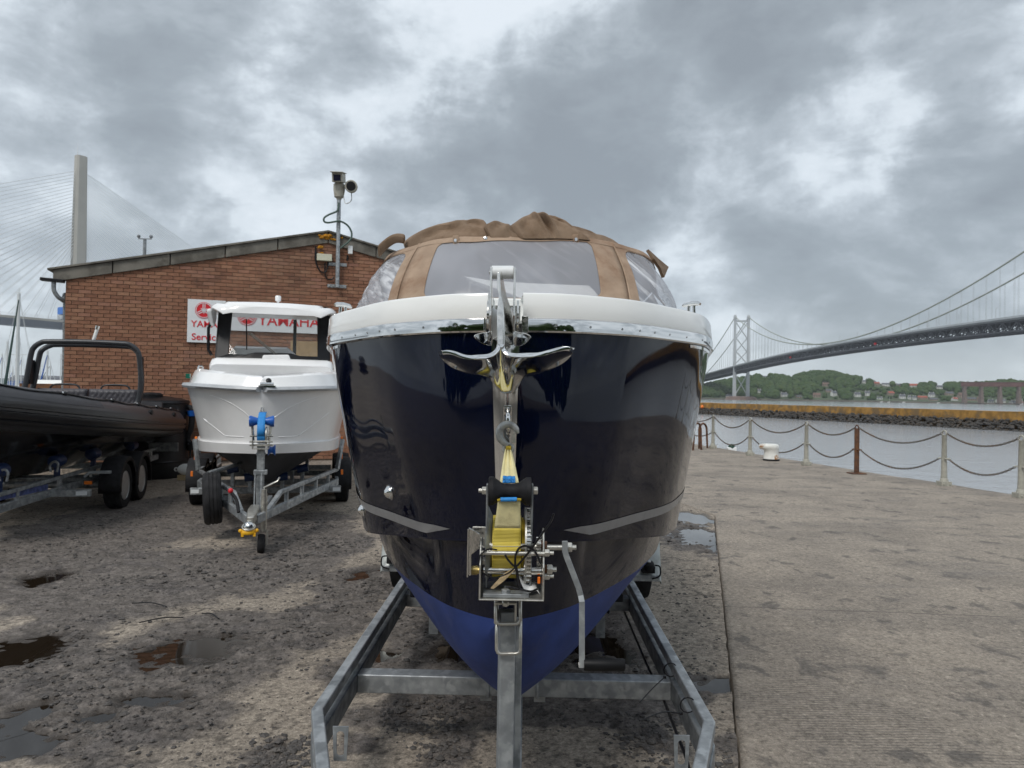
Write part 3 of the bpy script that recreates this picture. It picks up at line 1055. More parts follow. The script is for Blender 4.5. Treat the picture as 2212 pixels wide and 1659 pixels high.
M['bcable'] = mat('bridge_cable', (.30, .32, .27), .6, 0, .05, .1)
for s in (-1, 1):
    mb = MB()
    mb.tube([bp_(t, s * 12.5, cz_(t)) for t in range(-408, 1000, 12)], .75, 6)
    obj('main_cable', mb, M['bcable'], bt)
    for t in list(range(-396, -10, 18)) + list(range(18, 985, 18)):
        if cz_(t) - dz(t) < 2:
            continue
        mb = MB()
        w = .17 if t > 500 else .30
        if t > 480:
            for e in (-.7, .7):
                mb.bar(bp_(t + e, s * 12.5, dz(t)), bp_(t + e, s * 12.5, cz_(t)), w * .8, w * .8, nn_)
        else:
            mb.bar(bp_(t, s * 12.5, dz(t)), bp_(t, s * 12.5, cz_(t)), w, w, nn_)
        obj('hanger', mb, M['bsteel'], bt)
for t in range(100, 960, 52):
    mb = MB()
    mb.tube([bp_(t, 15.5, dz(t)), bp_(t, 15.5, dz(t) + 8.5), bp_(t, 14, dz(t) + 9.4)], .16, 5)
    obj('lamp_post', mb, M['bsteel'], bt)
for t, o in ((330, 13.6), (610, 13.4)):
    mb = MB()
    mb.ball(bp_(t, o, dz(t) - 6.5), 1.5, 10, 6)
    obj('red_light_box', mb, M['red'], bt)
# ------------------------------------------------------------------ rail viaduct
M['viad'] = mat('rust_red_viaduct', (.105, .05, .045), .85, 0, .2, .2)
M['vpier'] = mat('viaduct_stone', (.15, .115, .10), .9, 0, .2, .3)
a, b_ = W(2076, 828, 1330), W(2420, 830, 1250)
vt = thing('rail_viaduct', V((a.x, a.y, 0)), 'dark red rail viaduct on tall stone piers at the right end of the far shore', 'viaduct')
dv = (b_ - a)
mb = MB()
mb.bar(a + V((0, 0, -2)), b_ + V((0, 0, -2)), 8, 7)
mb.bar(a + V((0, 0, 2.2)), b_ + V((0, 0, 2.2)), 9, .8)
obj('girder', mb, M['viad'], vt)
for u in (2084, 2122, 2164, 2206, 2250, 2294):
    k = (u - 2076) / (2420 - 2076)
    c = a + dv * k
    mb = MB()
    mb.loft([[V((c.x + x * w, c.y + y * w, z)) for x, y in ((-1, -1.3), (1, -1.3), (1, 1.3), (-1, 1.3))] for z, w in ((-1, 3.1), (c.z - 9, 2.0), (c.z - 9, 2.5), (c.z - 5.5, 2.5))], True, True)
    obj('pier', mb, M['vpier'], vt)

# ================================================================== CABLE-STAYED BRIDGE
M['conc'] = mat('pale_concrete', (.36, .345, .31), .8, 0, .06, .04)
M['stay'] = mat('white_stay_pipe', (.66, .68, .68), .5, 0, .03, .1)
M['box'] = mat('grey_box_girder', (.20, .215, .25), .6, 0, .06, .02)
PX, PY = -383, 650
ct = thing('cable_stayed_bridge', (PX, PY, -2.5), 'tall slim bridge pylon with fans of white stay cables behind the brick building', 'bridge')
th = R_(58)
dc = V((math.cos(th), math.sin(th), 0))
nc = V((-dc.y, dc.x, 0))
zt, zd = 1.7 + 203, 56.5


def cp(t, o, z):
    return V((PX, PY, 0)) + dc * t + nc * o + V((0, 0, z))


mb = MB()
mb.loft([[cp(x * l, y * w, z) for x, y in ((-1, -.7), (-.7, -1), (.7, -1), (1, -.7), (1, .7), (.7, 1), (-.7, 1), (-1, .7))] for z, l, w in ((-3, 9.0, 9), (40, 7.2, 7.2), (58, 6.6, 6.0), (104, 5.4, 4.3), (zt, 4.3, 3.4))], True, True)
obj('pylon', mb, M['conc'], ct, smooth=20)
mb = MB()
mb.tube([cp(-3, 0, zt), cp(-3, 0, zt + 11)], [.35, .12], 6)
mb.box(cp(3, 2, zt + .8), (2.4, 2, 1.8))
obj('pylon_mast', mb, M['stay'], ct)
for s in (-1, 1):
    for i in range(27):
        k = i / 26
        for o in (-1.6, 1.6):
            mb = MB()
            mb.tube([cp(s * 5.6, o * .7, 118 + 72 * k), cp(s * (24 + 282 * k), o * 1.5, zd + .5)], .20 if s < 0 else .24, 5)
            obj('stay_cable', mb, M['stay'], ct)
mb = MB()
ts = list(range(-360, 361, 15))
mb.loft([[cp(t, o, zd + z) for o, z in ((-20, -.2), (20, -.2), (20, -1.1), (8, -5.4), (-8, -5.4), (-20, -1.1))] for t in ts], True, True)
obj('deck', mb, M['box'], ct)
mb = MB()
for s in (-1, 1):
    mb.loft([[cp(t, s * 20.1 + o, zd + z) for o, z in ((-.2, -1), (.2, -1), (.2, .9), (-.2, .9))] for t in ts], True, True)
obj('parapet', mb, M['conc'], ct)
mb = MB()
for t in range(-330, 340, 9):
    mb.bar(cp(t, -19.4, zd), cp(t, -19.4, zd + 4.6), .22, .22, (0, 1, 0))
for z in (1.7, 2.6, 3.4):
    mb.tube([cp(-330, -19.4, zd + z), cp(330, -19.4, zd + z)], .09, 4)
obj('wind_screen', mb, M['stay'], ct)
c = cp(-12, -15, zd + 9)
mb = MB()
mb.box(c, (20, 8, 6), Matrix.Rotation(th, 3, 'Z'))
obj('sign_gantry', mb, mat('blue_road_sign', (.05, .18, .55), .5), ct)
mb = MB()
mb.box(c - V((0, 0, 5.4)), (20, 8, 3.6), Matrix.Rotation(th, 3, 'Z'))
obj('gantry_frame', mb, M['bsteel'], ct)

# ================================================================== MARINA AT THE LEFT
M['alu'] = mat('mast_aluminium', (.55, .56, .55), .4, .3, .05, 2)
M['sailcover'] = mat('dark_green_sail_cover', (.012, .035, .03), .8, 0, .1, 5)


def yacht(u, vt, y, lab, furl=True, k=1., cover=None):
    c = W(u, 835, y)
    c.z = -2.5
    top = W(u, vt, y).z
    t = thing('yacht', c, lab, 'yacht', 'yachts in the marina')
    mb = MB()
    rs = []
    for x, w, z0, z1 in ((-4.4, 1.1, .1, 1.15), (-2, 1.55, -.1, 1.1), (1, 1.6, -.2, 1.15), (3.4, .9, -.1, 1.3), (5, .05, .6, 1.5)):
        rs.append([c + V((a * w * .45, -x, b)) for a, b in ((-2.2, z1), (-2, (z0 + z1) / 2), (-.8, z0), (.8, z0), (2, (z0 + z1) / 2), (2.2, z1))])
    mb.loft(rs, True, True)
    mb.loft([[c + V((a * w, -x, z)) for a, z in ((-1, 1.1), (-.8, h), (.8, h), (1, 1.1))] for x, w, h in ((-2.4, 1.1, 1.75), (2, .9, 1.65), (2.8, .7, 1.2))], True, True)
    obj('hull', mb, M['white'], t, smooth=40)
    mb = MB()
    mb.tube([c + V((0, 0, 1.2)), V((c.x, c.y, top))], .11 * k, 7)
    mb.box(V((c.x, c.y, top + .1)), (.5, .06, .05))
    mb.tube([V((c.x, c.y, top)), V((c.x, c.y, top + .5))], .03, 4)
    mb.bar(V((c.x - 1.1, c.y, top * .45)), V((c.x + 1.1, c.y, top * .45)), .08, .05)
    mb.tube([c + V((0, .2, 2.6)), c + V((.5, 4, 2.7))], .09, 6)
    obj('mast', mb, M['alu'], t)
    mb = MB()
    for e in (-1.35, 1.35):
        mb.tube([c + V((e, 0, 1.2)), V((c.x + e * .8, c.y, top * .45)), V((c.x, c.y, top - .3))], .018, 4)
    mb.tube([c + V((-.3, 4.3, 1.2)), V((c.x, c.y, top - .1))], .018, 4)
    obj('rigging', mb, M['alu'], t)
    if furl:
        mb = MB()
        mb.tube([c + V((furl, -4.8, 1.6)), V((c.x + furl * .06, c.y - .2, top - .6))], [.13 * k, .05], 6)
        obj('furled_sail', mb, cover or M['sailcover'], t)


M['bluesail'] = mat('blue_sail_cover', (.02, .07, .25), .8, 0, .1, 5)
yacht(36, 634, 66, 'tallest yacht in the marina with a dark green furled sail', 1.9, 1.25)
yacht(14, 739, 125, 'yacht with a thick bare mast left of the tallest one', 0, 1.5)
yacht(3, 766, 150, 'yacht at the far left edge of the marina', .9, 1.2, M['bluesail'])
yacht(20, 771, 170, 'yacht with a slim mast between the two big masts', 0)
yacht(40, 731, 140, 'yacht whose white mast stands right behind the tallest one', 0)
yacht(45, 772, 175, 'small yacht close right of the tallest one', .8, 1, M['bluesail'])
yacht(101, 759, 110, 'yacht framed by the roll bar with a blue furled sail', 1.4, 1.3, M['bluesail'])
yacht(108, 786, 180, 'small yacht right of the blue furled sail', -1.5)
yacht(86, 772, 185, 'slim yacht seen just inside the roll bar', 0)
yacht(130, 766, 170, 'yacht next to the corner of the brick building', 0)
yacht(26, 800, 200, 'small far yacht with low mast', .9, 1, M['bluesail'])
yacht(62, 780, 190, 'small far yacht behind the roll bar post', 0)
c = W(108, 818, 260)
t = thing('boat_shed', (c.x, c.y, -2.5), 'long blue shed beyond the marina masts', 'shed')
mb = MB()
mb.box((c.x, c.y, .9), (24, 10, 5))
obj('wall', mb, mat('blue_cladding', (.06, .12, .33), .6, 0, .2, .4), t)
mb = MB()
mb.prism([(-5.4, 0), (5.4, 0), (0, 2)], (c.x - 12.4, c.y, 3.4), (0, 1, 0), (0, 0, 1), 24.8)
obj('roof', mb, HM['g'], t)
for i in range(8):
    mb = MB()
    mb.box((c.x - 10 + i * 2.9, c.y - 5.03, .2), (1.4, .1, 1.6))
    obj('window', mb, M['white'], t)
rows = []
mb = MB()
for i in range(30):
    x = -1500 + i * 60
    h = 18 + 14 * noise.noise((i * .3, 0, 0)) + 8 * noise.noise((i * .9, 3, 0))
    rows.append([V((x, 1900, -3)), V((x, 1950, h * .7)), V((x, 2150, h)), V((x, 2600, -3))])
mb.loft(rows, False)
obj('distant_hills', mb, mat('hazy_hill', (.10, .13, .13), .95, 0, .15, .01), kind='structure', smooth=180, label='low hazy hills beyond the marina')
c = W(110, 836, 24)
t = thing('pontoon_shelter', (c.x, c.y, 0), 'white sloped cover of a cruiser behind the inflatable boat seats', 'boat cover')
mb = MB()
mb.loft([[c + V((x, y, z)) for x, y, z in ((-1.1 * w, 0, 0), (-.7 * w, .2, h), (.7 * w, .2, h), (1.1 * w, 0, 0))] for w, h in ((1, .22), (1, .23))], True, True)
for e in (-.5, 0, .5):
    mb.bar(c + V((e, -.05, -.9)), c + V((e, -.05, .2)), .03, .03)
mb.loft([[c + V((x * 1.05, y, z)) for x, z in ((-1, -.9), (1, -.9), (1, .02), (-1, .02))] for y in (.02, 2)], True, True)
obj('cover', mb, M['white'], t)
c = W(112, 829, 22.5)
mb = MB()
mb.box((c.x, c.y, c.z * .5), (.0 + 1.9, .12, c.z))
props(obj('rusty_barrier', mb, M['rust'], loc=(c.x, c.y, 0)), 'low rusty brown barrier beside the brick building', 'barrier')

# ================================================================== BANK BEHIND THE QUAY
mb = MB()
for i in range(260):
    x = -45 + 75 * rnd.random()
    crown(mb, (x, -20 - 6 * rnd.random(), 1.5 + 9 * rnd.random() * (1 - .4 * abs(noise.noise((x * .1, 0, 0))))), 1.1 + 1.2 * rnd.random())
obj('hedge_bank', mb, M['leaf'], kind='stuff', smooth=60, label='bank of trees along the landward side of the quay')
# ================================================================== BRICK BUILDING
WA = R_(19)
WC = V((-8.72, 14.4, 0))
WD = V((math.cos(WA), math.sin(WA), 0))
WN = V((math.sin(WA), -math.cos(WA), 0))         # out of the wall, towards the yard
UP = V((0, 0, 1))


def wp(a, z, o=0.):
    return WC + WD * a + WN * o + UP * z


def wpix(u, v, o=0.):                             # (along, height) where the view through a place meets the wall
    d = ray(u, v)
    t = (WC + WN * o - EYE).dot(WN) / d.dot(WN)
    p = EYE + d * t - WC
    return p.dot(WD), p.z


AR, ZE, ZR = 4.95, 3.80, 4.93                      # ridge position, eave and ridge height under the fascia


def gz(a):
    return ZE + (ZR - ZE) * (1 - abs(a - AR) / AR)


BR = [(0, (.105, .058, .042)), (.25, (.215, .115, .075)), (.6, (.28, .155, .098)), (.85, (.36, .225, .145)), (1, (.33, .18, .145))]
M['brick'] = mat('brick_single', (.25, .11, .062), .9, 0, .22, 9, .35, 70, rand=('object', BR, .62))
M['brickm'] = mat('brick_mass', (.25, .11, .062), .9, 0, .22, 9, .35, 70, (.15, .075, .048), .9, (.46, .72), rand=('island', BR, .62))
M['mortar'] = mat('pale_mortar', (.28, .225, .175), .95, 0, .2, 3, .3, 80)
M['fascia'] = mat('weathered_fascia', (.155, .145, .125), .9, 0, .25, 2.2, .35, 30, (.085, .078, .065), 1.6, (.45, .62))
M['lichen2'] = mat('orange_lichen', (.42, .185, .012), .95, 0, .25, 20, .6, 40)
bt = thing('brick_building', WC, 'low brown brick building with a shallow gable behind the white boat', 'building')
mb = MB()
poly = [(0, 0), (2 * AR, 0), (2 * AR, ZE), (AR, ZR), (0, ZE)]
mb.prism(poly, wp(0, 0, -.012), WD, UP, -.22)
back = [wp(0, 0, -.25), wp(2 * AR, 0, -.25), wp(2 * AR, ZE, -.25), wp(0, ZE, -.25)]
bk = [q - WN * 11 for q in back]
mb.add(back + bk, [(0, 3, 7, 4), (1, 5, 6, 2), (4, 7, 6, 5)])
wl = obj('wall', mb, M['mortar'], bt)
# bricks laid in courses: 215 x 65 mm with 10 mm joints
bm_one = MB()
bm_one.box((0, 0, 0), (.215, .03, .065))
spots = []
for j in range(3, 67):
    z = .04 + j * .075
    a = -.115 + (.1125 if j % 2 else 0)
    while a < 7.4:
        a0, a1 = max(0.003, a), min(7.4, a + .215)
        if a1 - a0 > .06 and z < gz((a0 + a1) / 2) + .03:
            spots.append((a0, a1, z))
        a += .225
vis = sorted([s for s in spots if s[1] - s[0] > .21 and s[2] > 1.55 and s[0] > .05], key=lambda s: s[0] + (0 if s[2] > 1.6 else 3))[:299]
vs_ = set(vis)
me = bpy.data.meshes.new('brick')
me.from_pydata([WD * q.x - WN * q.y * -1 + UP * q.z for q in bm_one.v], [], bm_one.f)
me.materials.append(M['brick'])
for s in vis:
    o = bpy.data.objects.new('brick', me)
    COL.objects.link(o)
    o.parent = wl
    o.location = wp((s[0] + s[1]) / 2, s[2], rnd.uniform(-.003, .002)) - ORG[wl.name]
mb = MB()
rotw = Matrix((WD, WN, UP)).transposed()
for s in spots:
    if s not in vs_:
        mb.box(wp((s[0] + s[1]) / 2, s[2], rnd.uniform(-.003, .002)), (s[1] - s[0], .03, .065), rotw)
obj('brick', mb, M['brickm'], wl, kind='stuff')
for (a0, z0, a1, z1) in ((-.22, ZE - .05, AR, ZR), (AR, ZR, 2 * AR + .22, ZE - .05)):
    mb = MB()
    n = 5
    for i in range(n):                            # boards butted along the slope
        k0, k1 = i / n + .002, (i + 1) / n - .002
        p0, p1 = wp(a0 + (a1 - a0) * k0, z0 + (z1 - z0) * k0), wp(a0 + (a1 - a0) * k1, z0 + (z1 - z0) * k1)
        lo, hi = -.03, .20
        mb.add([p + WN * o + UP * h for o in (.06, -.12) for p, h in ((p0, lo), (p1, lo), (p1, hi), (p0, hi))], [(0, 1, 2, 3), (7, 6, 5, 4), (0, 4, 5, 1), (3, 2, 6, 7), (0, 3, 7, 4), (1, 5, 6, 2)])
        ms = mb
        obj('fascia_board', ms, M['fascia'], bt, bevel=.008)
        mb = MB()
mb = MB()
for (a0, z0, a1, z1) in ((-.3, ZE - .06, AR, ZR), (AR, ZR, 2 * AR + .3, ZE - .06)):
    mb.add([wp(a, z + h, o) for o in (.10, -11) for a, z, h in ((a0, z0, .20), (a1, z1, .20), (a1, z1, .235), (a0, z0, .235))], [(0, 1, 2, 3), (7, 6, 5, 4), (0, 4, 5, 1), (3, 2, 6, 7), (0, 3, 7, 4), (1, 5, 6, 2)])
obj('roof', mb, M['fascia'], bt)
for (u, v, r, sx) in ((707, 511, .085, 1.5), (697, 513, .05, 1.3), (718, 518, .04, 1.2), (693, 535, .05, 1.1), (694, 549, .03, 1.2)):
    a, z = wpix(u, v)
    mb = MB()
    for k in range(9):
        mb.ball(wp(a + rnd.gauss(0, r * .6 * sx), z + rnd.gauss(0, r * .25), .07 + rnd.gauss(0, r * .3)), r * rnd.uniform(.4, .75), 8, 5, (sx, 1, .8))
    obj('lichen_clump', mb, M['lichen2'], bt, smooth=60)
a, z = wpix(137, 616)
mb = MB()
mb.ribbon([wp(-.42, z + .09, .03), wp(-.02, z + .07, .03)], .16, .06)
obj('gutter', mb, M['black'], bt, bevel=.01)
mb = MB()
mb.tube(cr([wp(-.20, z + .05, .03), wp(-.19, z - .12, .03), wp(-.12, z - .24, .01), wp(-.055, z - .30, -.06), wp(-.045, z - .42, -.2), wp(-.045, .3, -.25)], 5), .04, 10)
obj('downpipe', mb, M['galv2'], bt, smooth=50)
# raised strip along the foot of the wall
mb = MB()
mb.prism([(-.5, 0), (9.4, 0), (9.4, -.9), (-.5, -.9)], wp(0, .01, .02), WD, -WN, .19)
obj('kerb_strip', mb, M['slab'], kind='structure', bevel=.02, label='low concrete strip at the foot of the brick wall')


# ------------------------------------------------------------------ signs
def tuning_logo(parent, u, v, r, off):
    a, z = wpix(u, v)
    c = wp(a, z, off)
    mb = MB()
    mb.lathe([(r, 0), (r, .008)], c, WN, 40)
    obj('logo_disc', mb, M['red'], parent)
    mb = MB()
    n = 40
    for ri, ro in ((.86, .93),):
        mb.loft([[c + WN * .012 + (WD * math.cos(6.2832 * k / n) + UP * math.sin(6.2832 * k / n)) * q for k in range(n)] for q in (r * ri, r * ro)], True)
    for k in range(3):                             # three crossed tuning forks
        t = math.pi / 2 + 2.0944 * k
        d = WD * math.cos(t) + UP * math.sin(t)
        s = WN.cross(d)
        for e in (-.11, .11):
            mb.bar(c + WN * .012 + d * r * .18 + s * r * e, c + WN * .012 + d * r * .78 + s * r * e, r * .085, .004, WN)
        mb.bar(c + WN * .012 - d * r * .42, c + WN * .012 + d * r * .20, r * .085, .004, WN)
        mb.bar(c + WN * .012 + d * r * .19 - s * r * .15, c + WN * .012 + d * r * .19 + s * r * .15, r * .085, .004, WN)
    obj('logo_forks', mb, M['signwhite'], parent)


def signboard(u0, v0, u1, v1, lab, cat='sign'):
    a0, z1 = wpix(u0, v0, .03)
    a1, z0 = wpix(u1, v1, .03)
    t = thing('sign', wp(a0, z0, .03), lab, cat)
    mb = MB()
    mb.box(wp((a0 + a1) / 2, (z0 + z1) / 2, .045), (a1 - a0, .03, z1 - z0), rotw)
    obj('board', mb, M['signwhite'], t, bevel=.004)
    return t


k_ = 15.2 / 1600
t = signboard(406, 646, 486, 742, 'white service sign with red logo and lettering left of the white boat')
tuning_logo(t, 441, 671, 17.5 * k_, .062)
a, z = wpix(413, 706)
text('lettering', 'YAMAHA', 19.5 * k_, wp(a, z, .064), WD, UP, M['red'], t, .003, .0016)
a, z = wpix(414, 734)
text('lettering', 'Services', 20 * k_, wp(a, z, .064), WD, UP, M['red'], t, .003, .0015)
t = signboard(489, 657, 695, 722, 'long white sign with big red lettering seen through the boat windscreen')
tuning_logo(t, 534, 684, 20 * k_, .062)
a, z = wpix(557, 702)
text('lettering', 'YAMAHA', 32 * k_, wp(a, z, .064), WD, UP, M['red'], t, .003, .0028)

# ------------------------------------------------------------------ camera pole on the gable
o_ = .12
a, z0 = wpix(728.5, 621, o_)
a2, z1 = wpix(733, 432, o_)
zt = z1
pole = thing('camera_pole', wp(a, z0, o_), 'galvanised pole with two security cameras fixed to the brick gable', 'camera pole')
mb = MB()
mb.tube([wp(a, z0, o_), wp(a, zt, o_)], .045, 14)
obj('pole', mb, M['galv'], pole, smooth=50)
for v in (570, 617):
    _, zb = wpix(728, v, o_)
    mb = MB()
    mb.box(wp(a, zb, .03), (.40, .03, .07), rotw)
    obj('bracket', mb, M['galv'], pole, bevel=.004)
    for e in (-.16, -.08, .08, .16):
        mb = MB()
        mb.hexbolt(wp(a + e, zb, .045), WN, .014, .012)
        obj('bolt', mb, M['zinc'], pole)
pt = wp(a, zt, o_)
mb = MB()
mb.lathe([(.05, 0), (.055, .03), (.10, .06), (.125, .22), (.125, .33), (.09, .36)], pt, UP, 16)
obj('pan_head', mb, M['paintpost'], pole, smooth=40)
cc = pt + V((0, -.05, .46))
cd = V((.05, -1, -.22)).normalized()
sx = cd.cross(UP).normalized()
uz = sx.cross(cd)
cm = Matrix((sx, cd, uz)).transposed()
mb = MB()
mb.box(cc, (.22, .42, .19), cm)
mb.box(cc + uz * .11 + cd * .03, (.27, .5, .02), cm)
cam1 = obj('camera_housing', mb, M['paintpost'], pole, bevel=.01)
mb = MB()
mb.box(cc + cd * .213 - uz * .005, (.15, .012, .13), cm)
obj('camera_window', mb, mat('camera_glass', (.008, .01, .03), .08, 0, 0), cam1)
lc = pt + V((.28, -.08, .27))
mb = MB()
mb.lathe([(.09, -.16), (.13, -.05), (.135, .06), (.12, .08)], lc, V((.12, -1, -.12)), 20)
ir = obj('lamp_housing', mb, M['paintpost'], pole, smooth=40)
mb = MB()
mb.lathe([(.10, .081), (.10, .087)], lc, V((.12, -1, -.12)), 20)
obj('lamp_lens', mb, M['black'], ir)
mb = MB()
mb.bar(pt + V((.08, 0, .27)), lc, .04, .04)
obj('lamp_bracket', mb, M['paintpost'], ir)
mb = MB()
mb.tube(cr([lc + V((0, .02, -.12)), lc + V((.0, 0, -.30)), lc + V((-.12, 0, -.36)), pt + V((.09, 0, .1))], 6), .012, 5)
obj('cable', mb, M['galv'], ir)
mb = MB()
cs = [(732, 438), (729, 455), (712, 463), (701, 470), (700, 478), (708, 481), (722, 479), (735, 478), (750, 486), (759, 500), (759, 513), (752, 523), (743, 530), (736, 536)]
mb.tube(cr([wp(*wpix(u, v, o_ + .07), o_ + .07) for u, v in cs], 4), .021, 7)
obj('cable_conduit', mb, mat('green_conduit', (.07, .11, .095), .6), pole, smooth=60)
for (u0, v0, u1, v1, lab, cap) in ((684, 549, 716, 566, 'cream junction box on the brick wall left of the camera pole', True), (751, 533, 760, 551, 'small white box under the gable right of the camera pole', False)):
    a0, z1_ = wpix(u0, v0)
    a1, z0_ = wpix(u1, v1)
    t = thing('junction_box', wp(a0, z0_), lab, 'electrical box')
    mb = MB()
    mb.box(wp((a0 + a1) / 2, (z0_ + z1_) / 2, .07 if cap else .10), (a1 - a0, .09, z1_ - z0_), rotw)
    obj('case', mb, mat('cream_plastic', (.55, .55, .43), .5, 0, .05) if cap else M['nylon'], t, bevel=.008)
    mb = MB()
    if cap:
        mb.bar(wp(a0 - .03, z1_ + .14, .05), wp(a0 - .03, z0_ + .02, .05), .03, .03, WN)
        for pth in (((683, 562), (685, 575), (692, 586), (701, 589), (707, 580), (709, 566)), ((702, 568), (702, 590), (706, 602), (716, 604), (722, 598)), ((684, 545), (681, 556), (684, 572), (690, 583))):
            mb.tube(cr([wp(*wpix(*p, .05), .05) for p in pth], 4), .014, 6)
    else:
        mb.tube([wp(*wpix(751, 551, .05), .05), wp(*wpix(750, 563, .05), .05)], .02, 6)
    obj('cable', mb, M['black'], t)
p, q = W(311.5, 580, 24), W(311.5, 516, 24)
t = thing('roof_mast', (p.x, p.y, 0), 'thin grey mast with a wind sensor rising behind the roof slope', 'mast')
mb = MB()
mb.tube([(p.x, p.y, 0), (p.x, p.y, q.z)], .055, 8)
obj('mast', mb, M['galv2'], t)
mb = MB()
mb.bar((p.x - .22, p.y, q.z), (p.x + .22, p.y, q.z), .03, .03)
for e in (-.2, .2):
    mb.ball((p.x + e, p.y, q.z + .08), .06, 8, 5)
obj('wind_sensor', mb, M['galv2'], t)
# small dark camera under the sign
a, z = wpix(703, 670)
mb = MB()
mb.box(wp(a, z, .06), (.09, .12, .11), rotw)
mb.lathe([(.03, 0), (.03, .05)], wp(a, z, .12), WN, 10)
props(obj('wall_lamp', mb, M['black'], bevel=.008, loc=wp(a, z, .06)), 'small black lamp on the brick wall right of the long sign', 'lamp')

# ------------------------------------------------------------------ tank, hose, bench frame, fender by the wall
tc = V((-6.97, 14.22, 0))
t = thing('storage_tank', tc, 'big black plastic tank against the brick wall behind the inflatable', 'tank')
mb = MB()
mb.lathe([(.70, 0), (.72, .04), (.72, .30), (.735, .32), (.72, .34), (.72, .98), (.735, 1.0), (.72, 1.02), (.72, 1.40), (.74, 1.42), (.72, 1.47), (.60, 1.50), (.3, 1.55), (.0, 1.56)], tc, UP, 56)
obj('shell', mb, M['black'], t, smooth=35)
mb = MB()
mb.lathe([(.22, 1.48), (.23, 1.58), (.18, 1.61), (.0, 1.62)], tc + V((.12, -.2, 0)), UP, 20)
obj('lid', mb, M['rubber'], t, smooth=35)
t = thing('water_hose', W(405, 905, 14.3), 'black hose with blue coupling hanging beside the tank', 'hose')
mb = MB()
mb.tube(cr([W(u, v, 14.3) for u, v in ((398, 881), (408, 880), (414, 884), (415, 896), (414, 915), (411, 930), (406, 941), (405, 950), (409, 957))], 5), .055, 12)
mb.tube([W(409, 957, 14.3), W(412, 970, 14.35)], .07, 10)
mb.tube([W(411, 965, 14.35), W(411, 990, 14.35)], .018, 6)
obj('pipe', mb, M['rubber'], t, smooth=60)
mb = MB()
mb.tube([W(414, 887, 14.3), W(414.5, 899, 14.3)], [.095, .075], 14)
obj('coupling', mb, M['roller'], t, smooth=50)
a, _ = wpix(428, 990)
t = thing('metal_frame', wp(a, .2, .5), 'low grey metal frame standing by the foot of the brick wall', 'frame')
mb = MB()
for (da, do) in ((0, .25), (.42, .42), (1.9, .45), (1.9, .15), (0.02, .08)):
    mb = MB()
    mb.bar(wp(a + da, .19, do), wp(a + da, .56, do), .07, .07, WN)
    obj('leg', mb, M['galv'], t, bevel=.006)
mb = MB()
mb.ribbon([wp(a, .58, .08), wp(a, .58, .25), wp(a + .42, .58, .42), wp(a + 1.9, .58, .45), wp(a + 1.9, .58, .15)], .07, .05)
obj('top_rail', mb, M['galv'], t, bevel=.005)
c = W(415, 1006, 13.7)
c.z = .21
t = thing('fender', c, 'white inflatable boat fender lying on the ground by the tank', 'fender')
fd = V((.99, .12, 0)).normalized()
mb = MB()
mb.box(c - V((0, 0, .155)), (.5, .09, .10))
mb.box(c - V((0, 0, .155)), (.09, .3, .10))
obj('chock', mb, M['ragwood'], t)
mb = MB()
mb.lathe([(.03, -.26), (.05, -.245), (.085, -.20), (.105, -.15), (.108, 0), (.105, .15), (.085, .20), (.05, .245), (.03, .26)], c, fd, 20)
obj('body', mb, M['white'], t, smooth=80)
for s in (-1, 1):
    mb = MB()
    mb.tube([c + fd * s * (.28 + .03 * math.cos(k)) + V((0, 0, .03 * math.sin(k))) for k in [x * .7854 for x in range(8)]], .011, 6, True)
    obj('eye', mb, M['white'], t, smooth=80)

# ================================================================== QUAY FENCE
PB = [(9.02, 13.1), (8.62, 14.75), (7.93, 17.0), (7.53, 18.9), (7.03, 21.8), (6.70, 24.6)]
PBo = [(10.0, 9.3), (9.5, 11.2)]
t0 = thing('fence_post', V((*PB[0], 0)), '', 'fence post')


def build_post(x, y, rusty, name='fence_post'):
    t = thing(name, V((x, y, 0)), 'x', 'fence post', 'chain fence posts along the quay edge')
    if rusty:
        mb = MB()
        mb.lathe([(.055, .01), (.055, 1.04)], (x, y, 0), UP, 14)
        obj('post', mb, M['rust'], t, smooth=40)
        mb = MB()
        mb.box((x, y, .015), (.34, .3, .02))
        obj('base_plate', mb, M['rust'], t, bevel=.004)
    else:
        mb = MB()
        mb.lathe([(.062, .12), (.055, .3), (.043, 1.02), (.05, 1.03)], (x, y, 0), UP, 14)
        obj('post', mb, M['paintpost'], t, smooth=40)
        mb = MB()
        mb.box((x, y, .055), (.20, .20, .10))
        mb.lathe([(.085, .10), (.07, .16), (.06, .17)], (x, y, 0), UP, 12)
        for e in (-.06, .06):
            mb.hexbolt((x + e, y - .102, .06), (0, -1, 0), .016, .014)
        obj('base_block', mb, M['paintpost'], t, bevel=.006)
    for z in (1.06, .56):
        mb = MB()
        r = .055 if z > 1 else .085
        cz = V((x, y, z))
        ax = V((-.19, 1, 0)).normalized()
        if z > 1:
            mb.tube([cz + ax * r * math.cos(k) + UP * r * math.sin(k) for k in [i * .5236 for i in range(12)]], .014, 6, True)
        else:
            for s in (-1, 1):
                mb.tube([cz + ax * (s * .085 + .04 * math.cos(k)) + V((1, .19, 0)).normalized() * .045 * math.sin(k) for k in [i * .5236 for i in range(12)]], .013, 6, True)
        obj('ring', mb, M['rust'] if rusty else M['paintpost'], t, smooth=80)
    return t


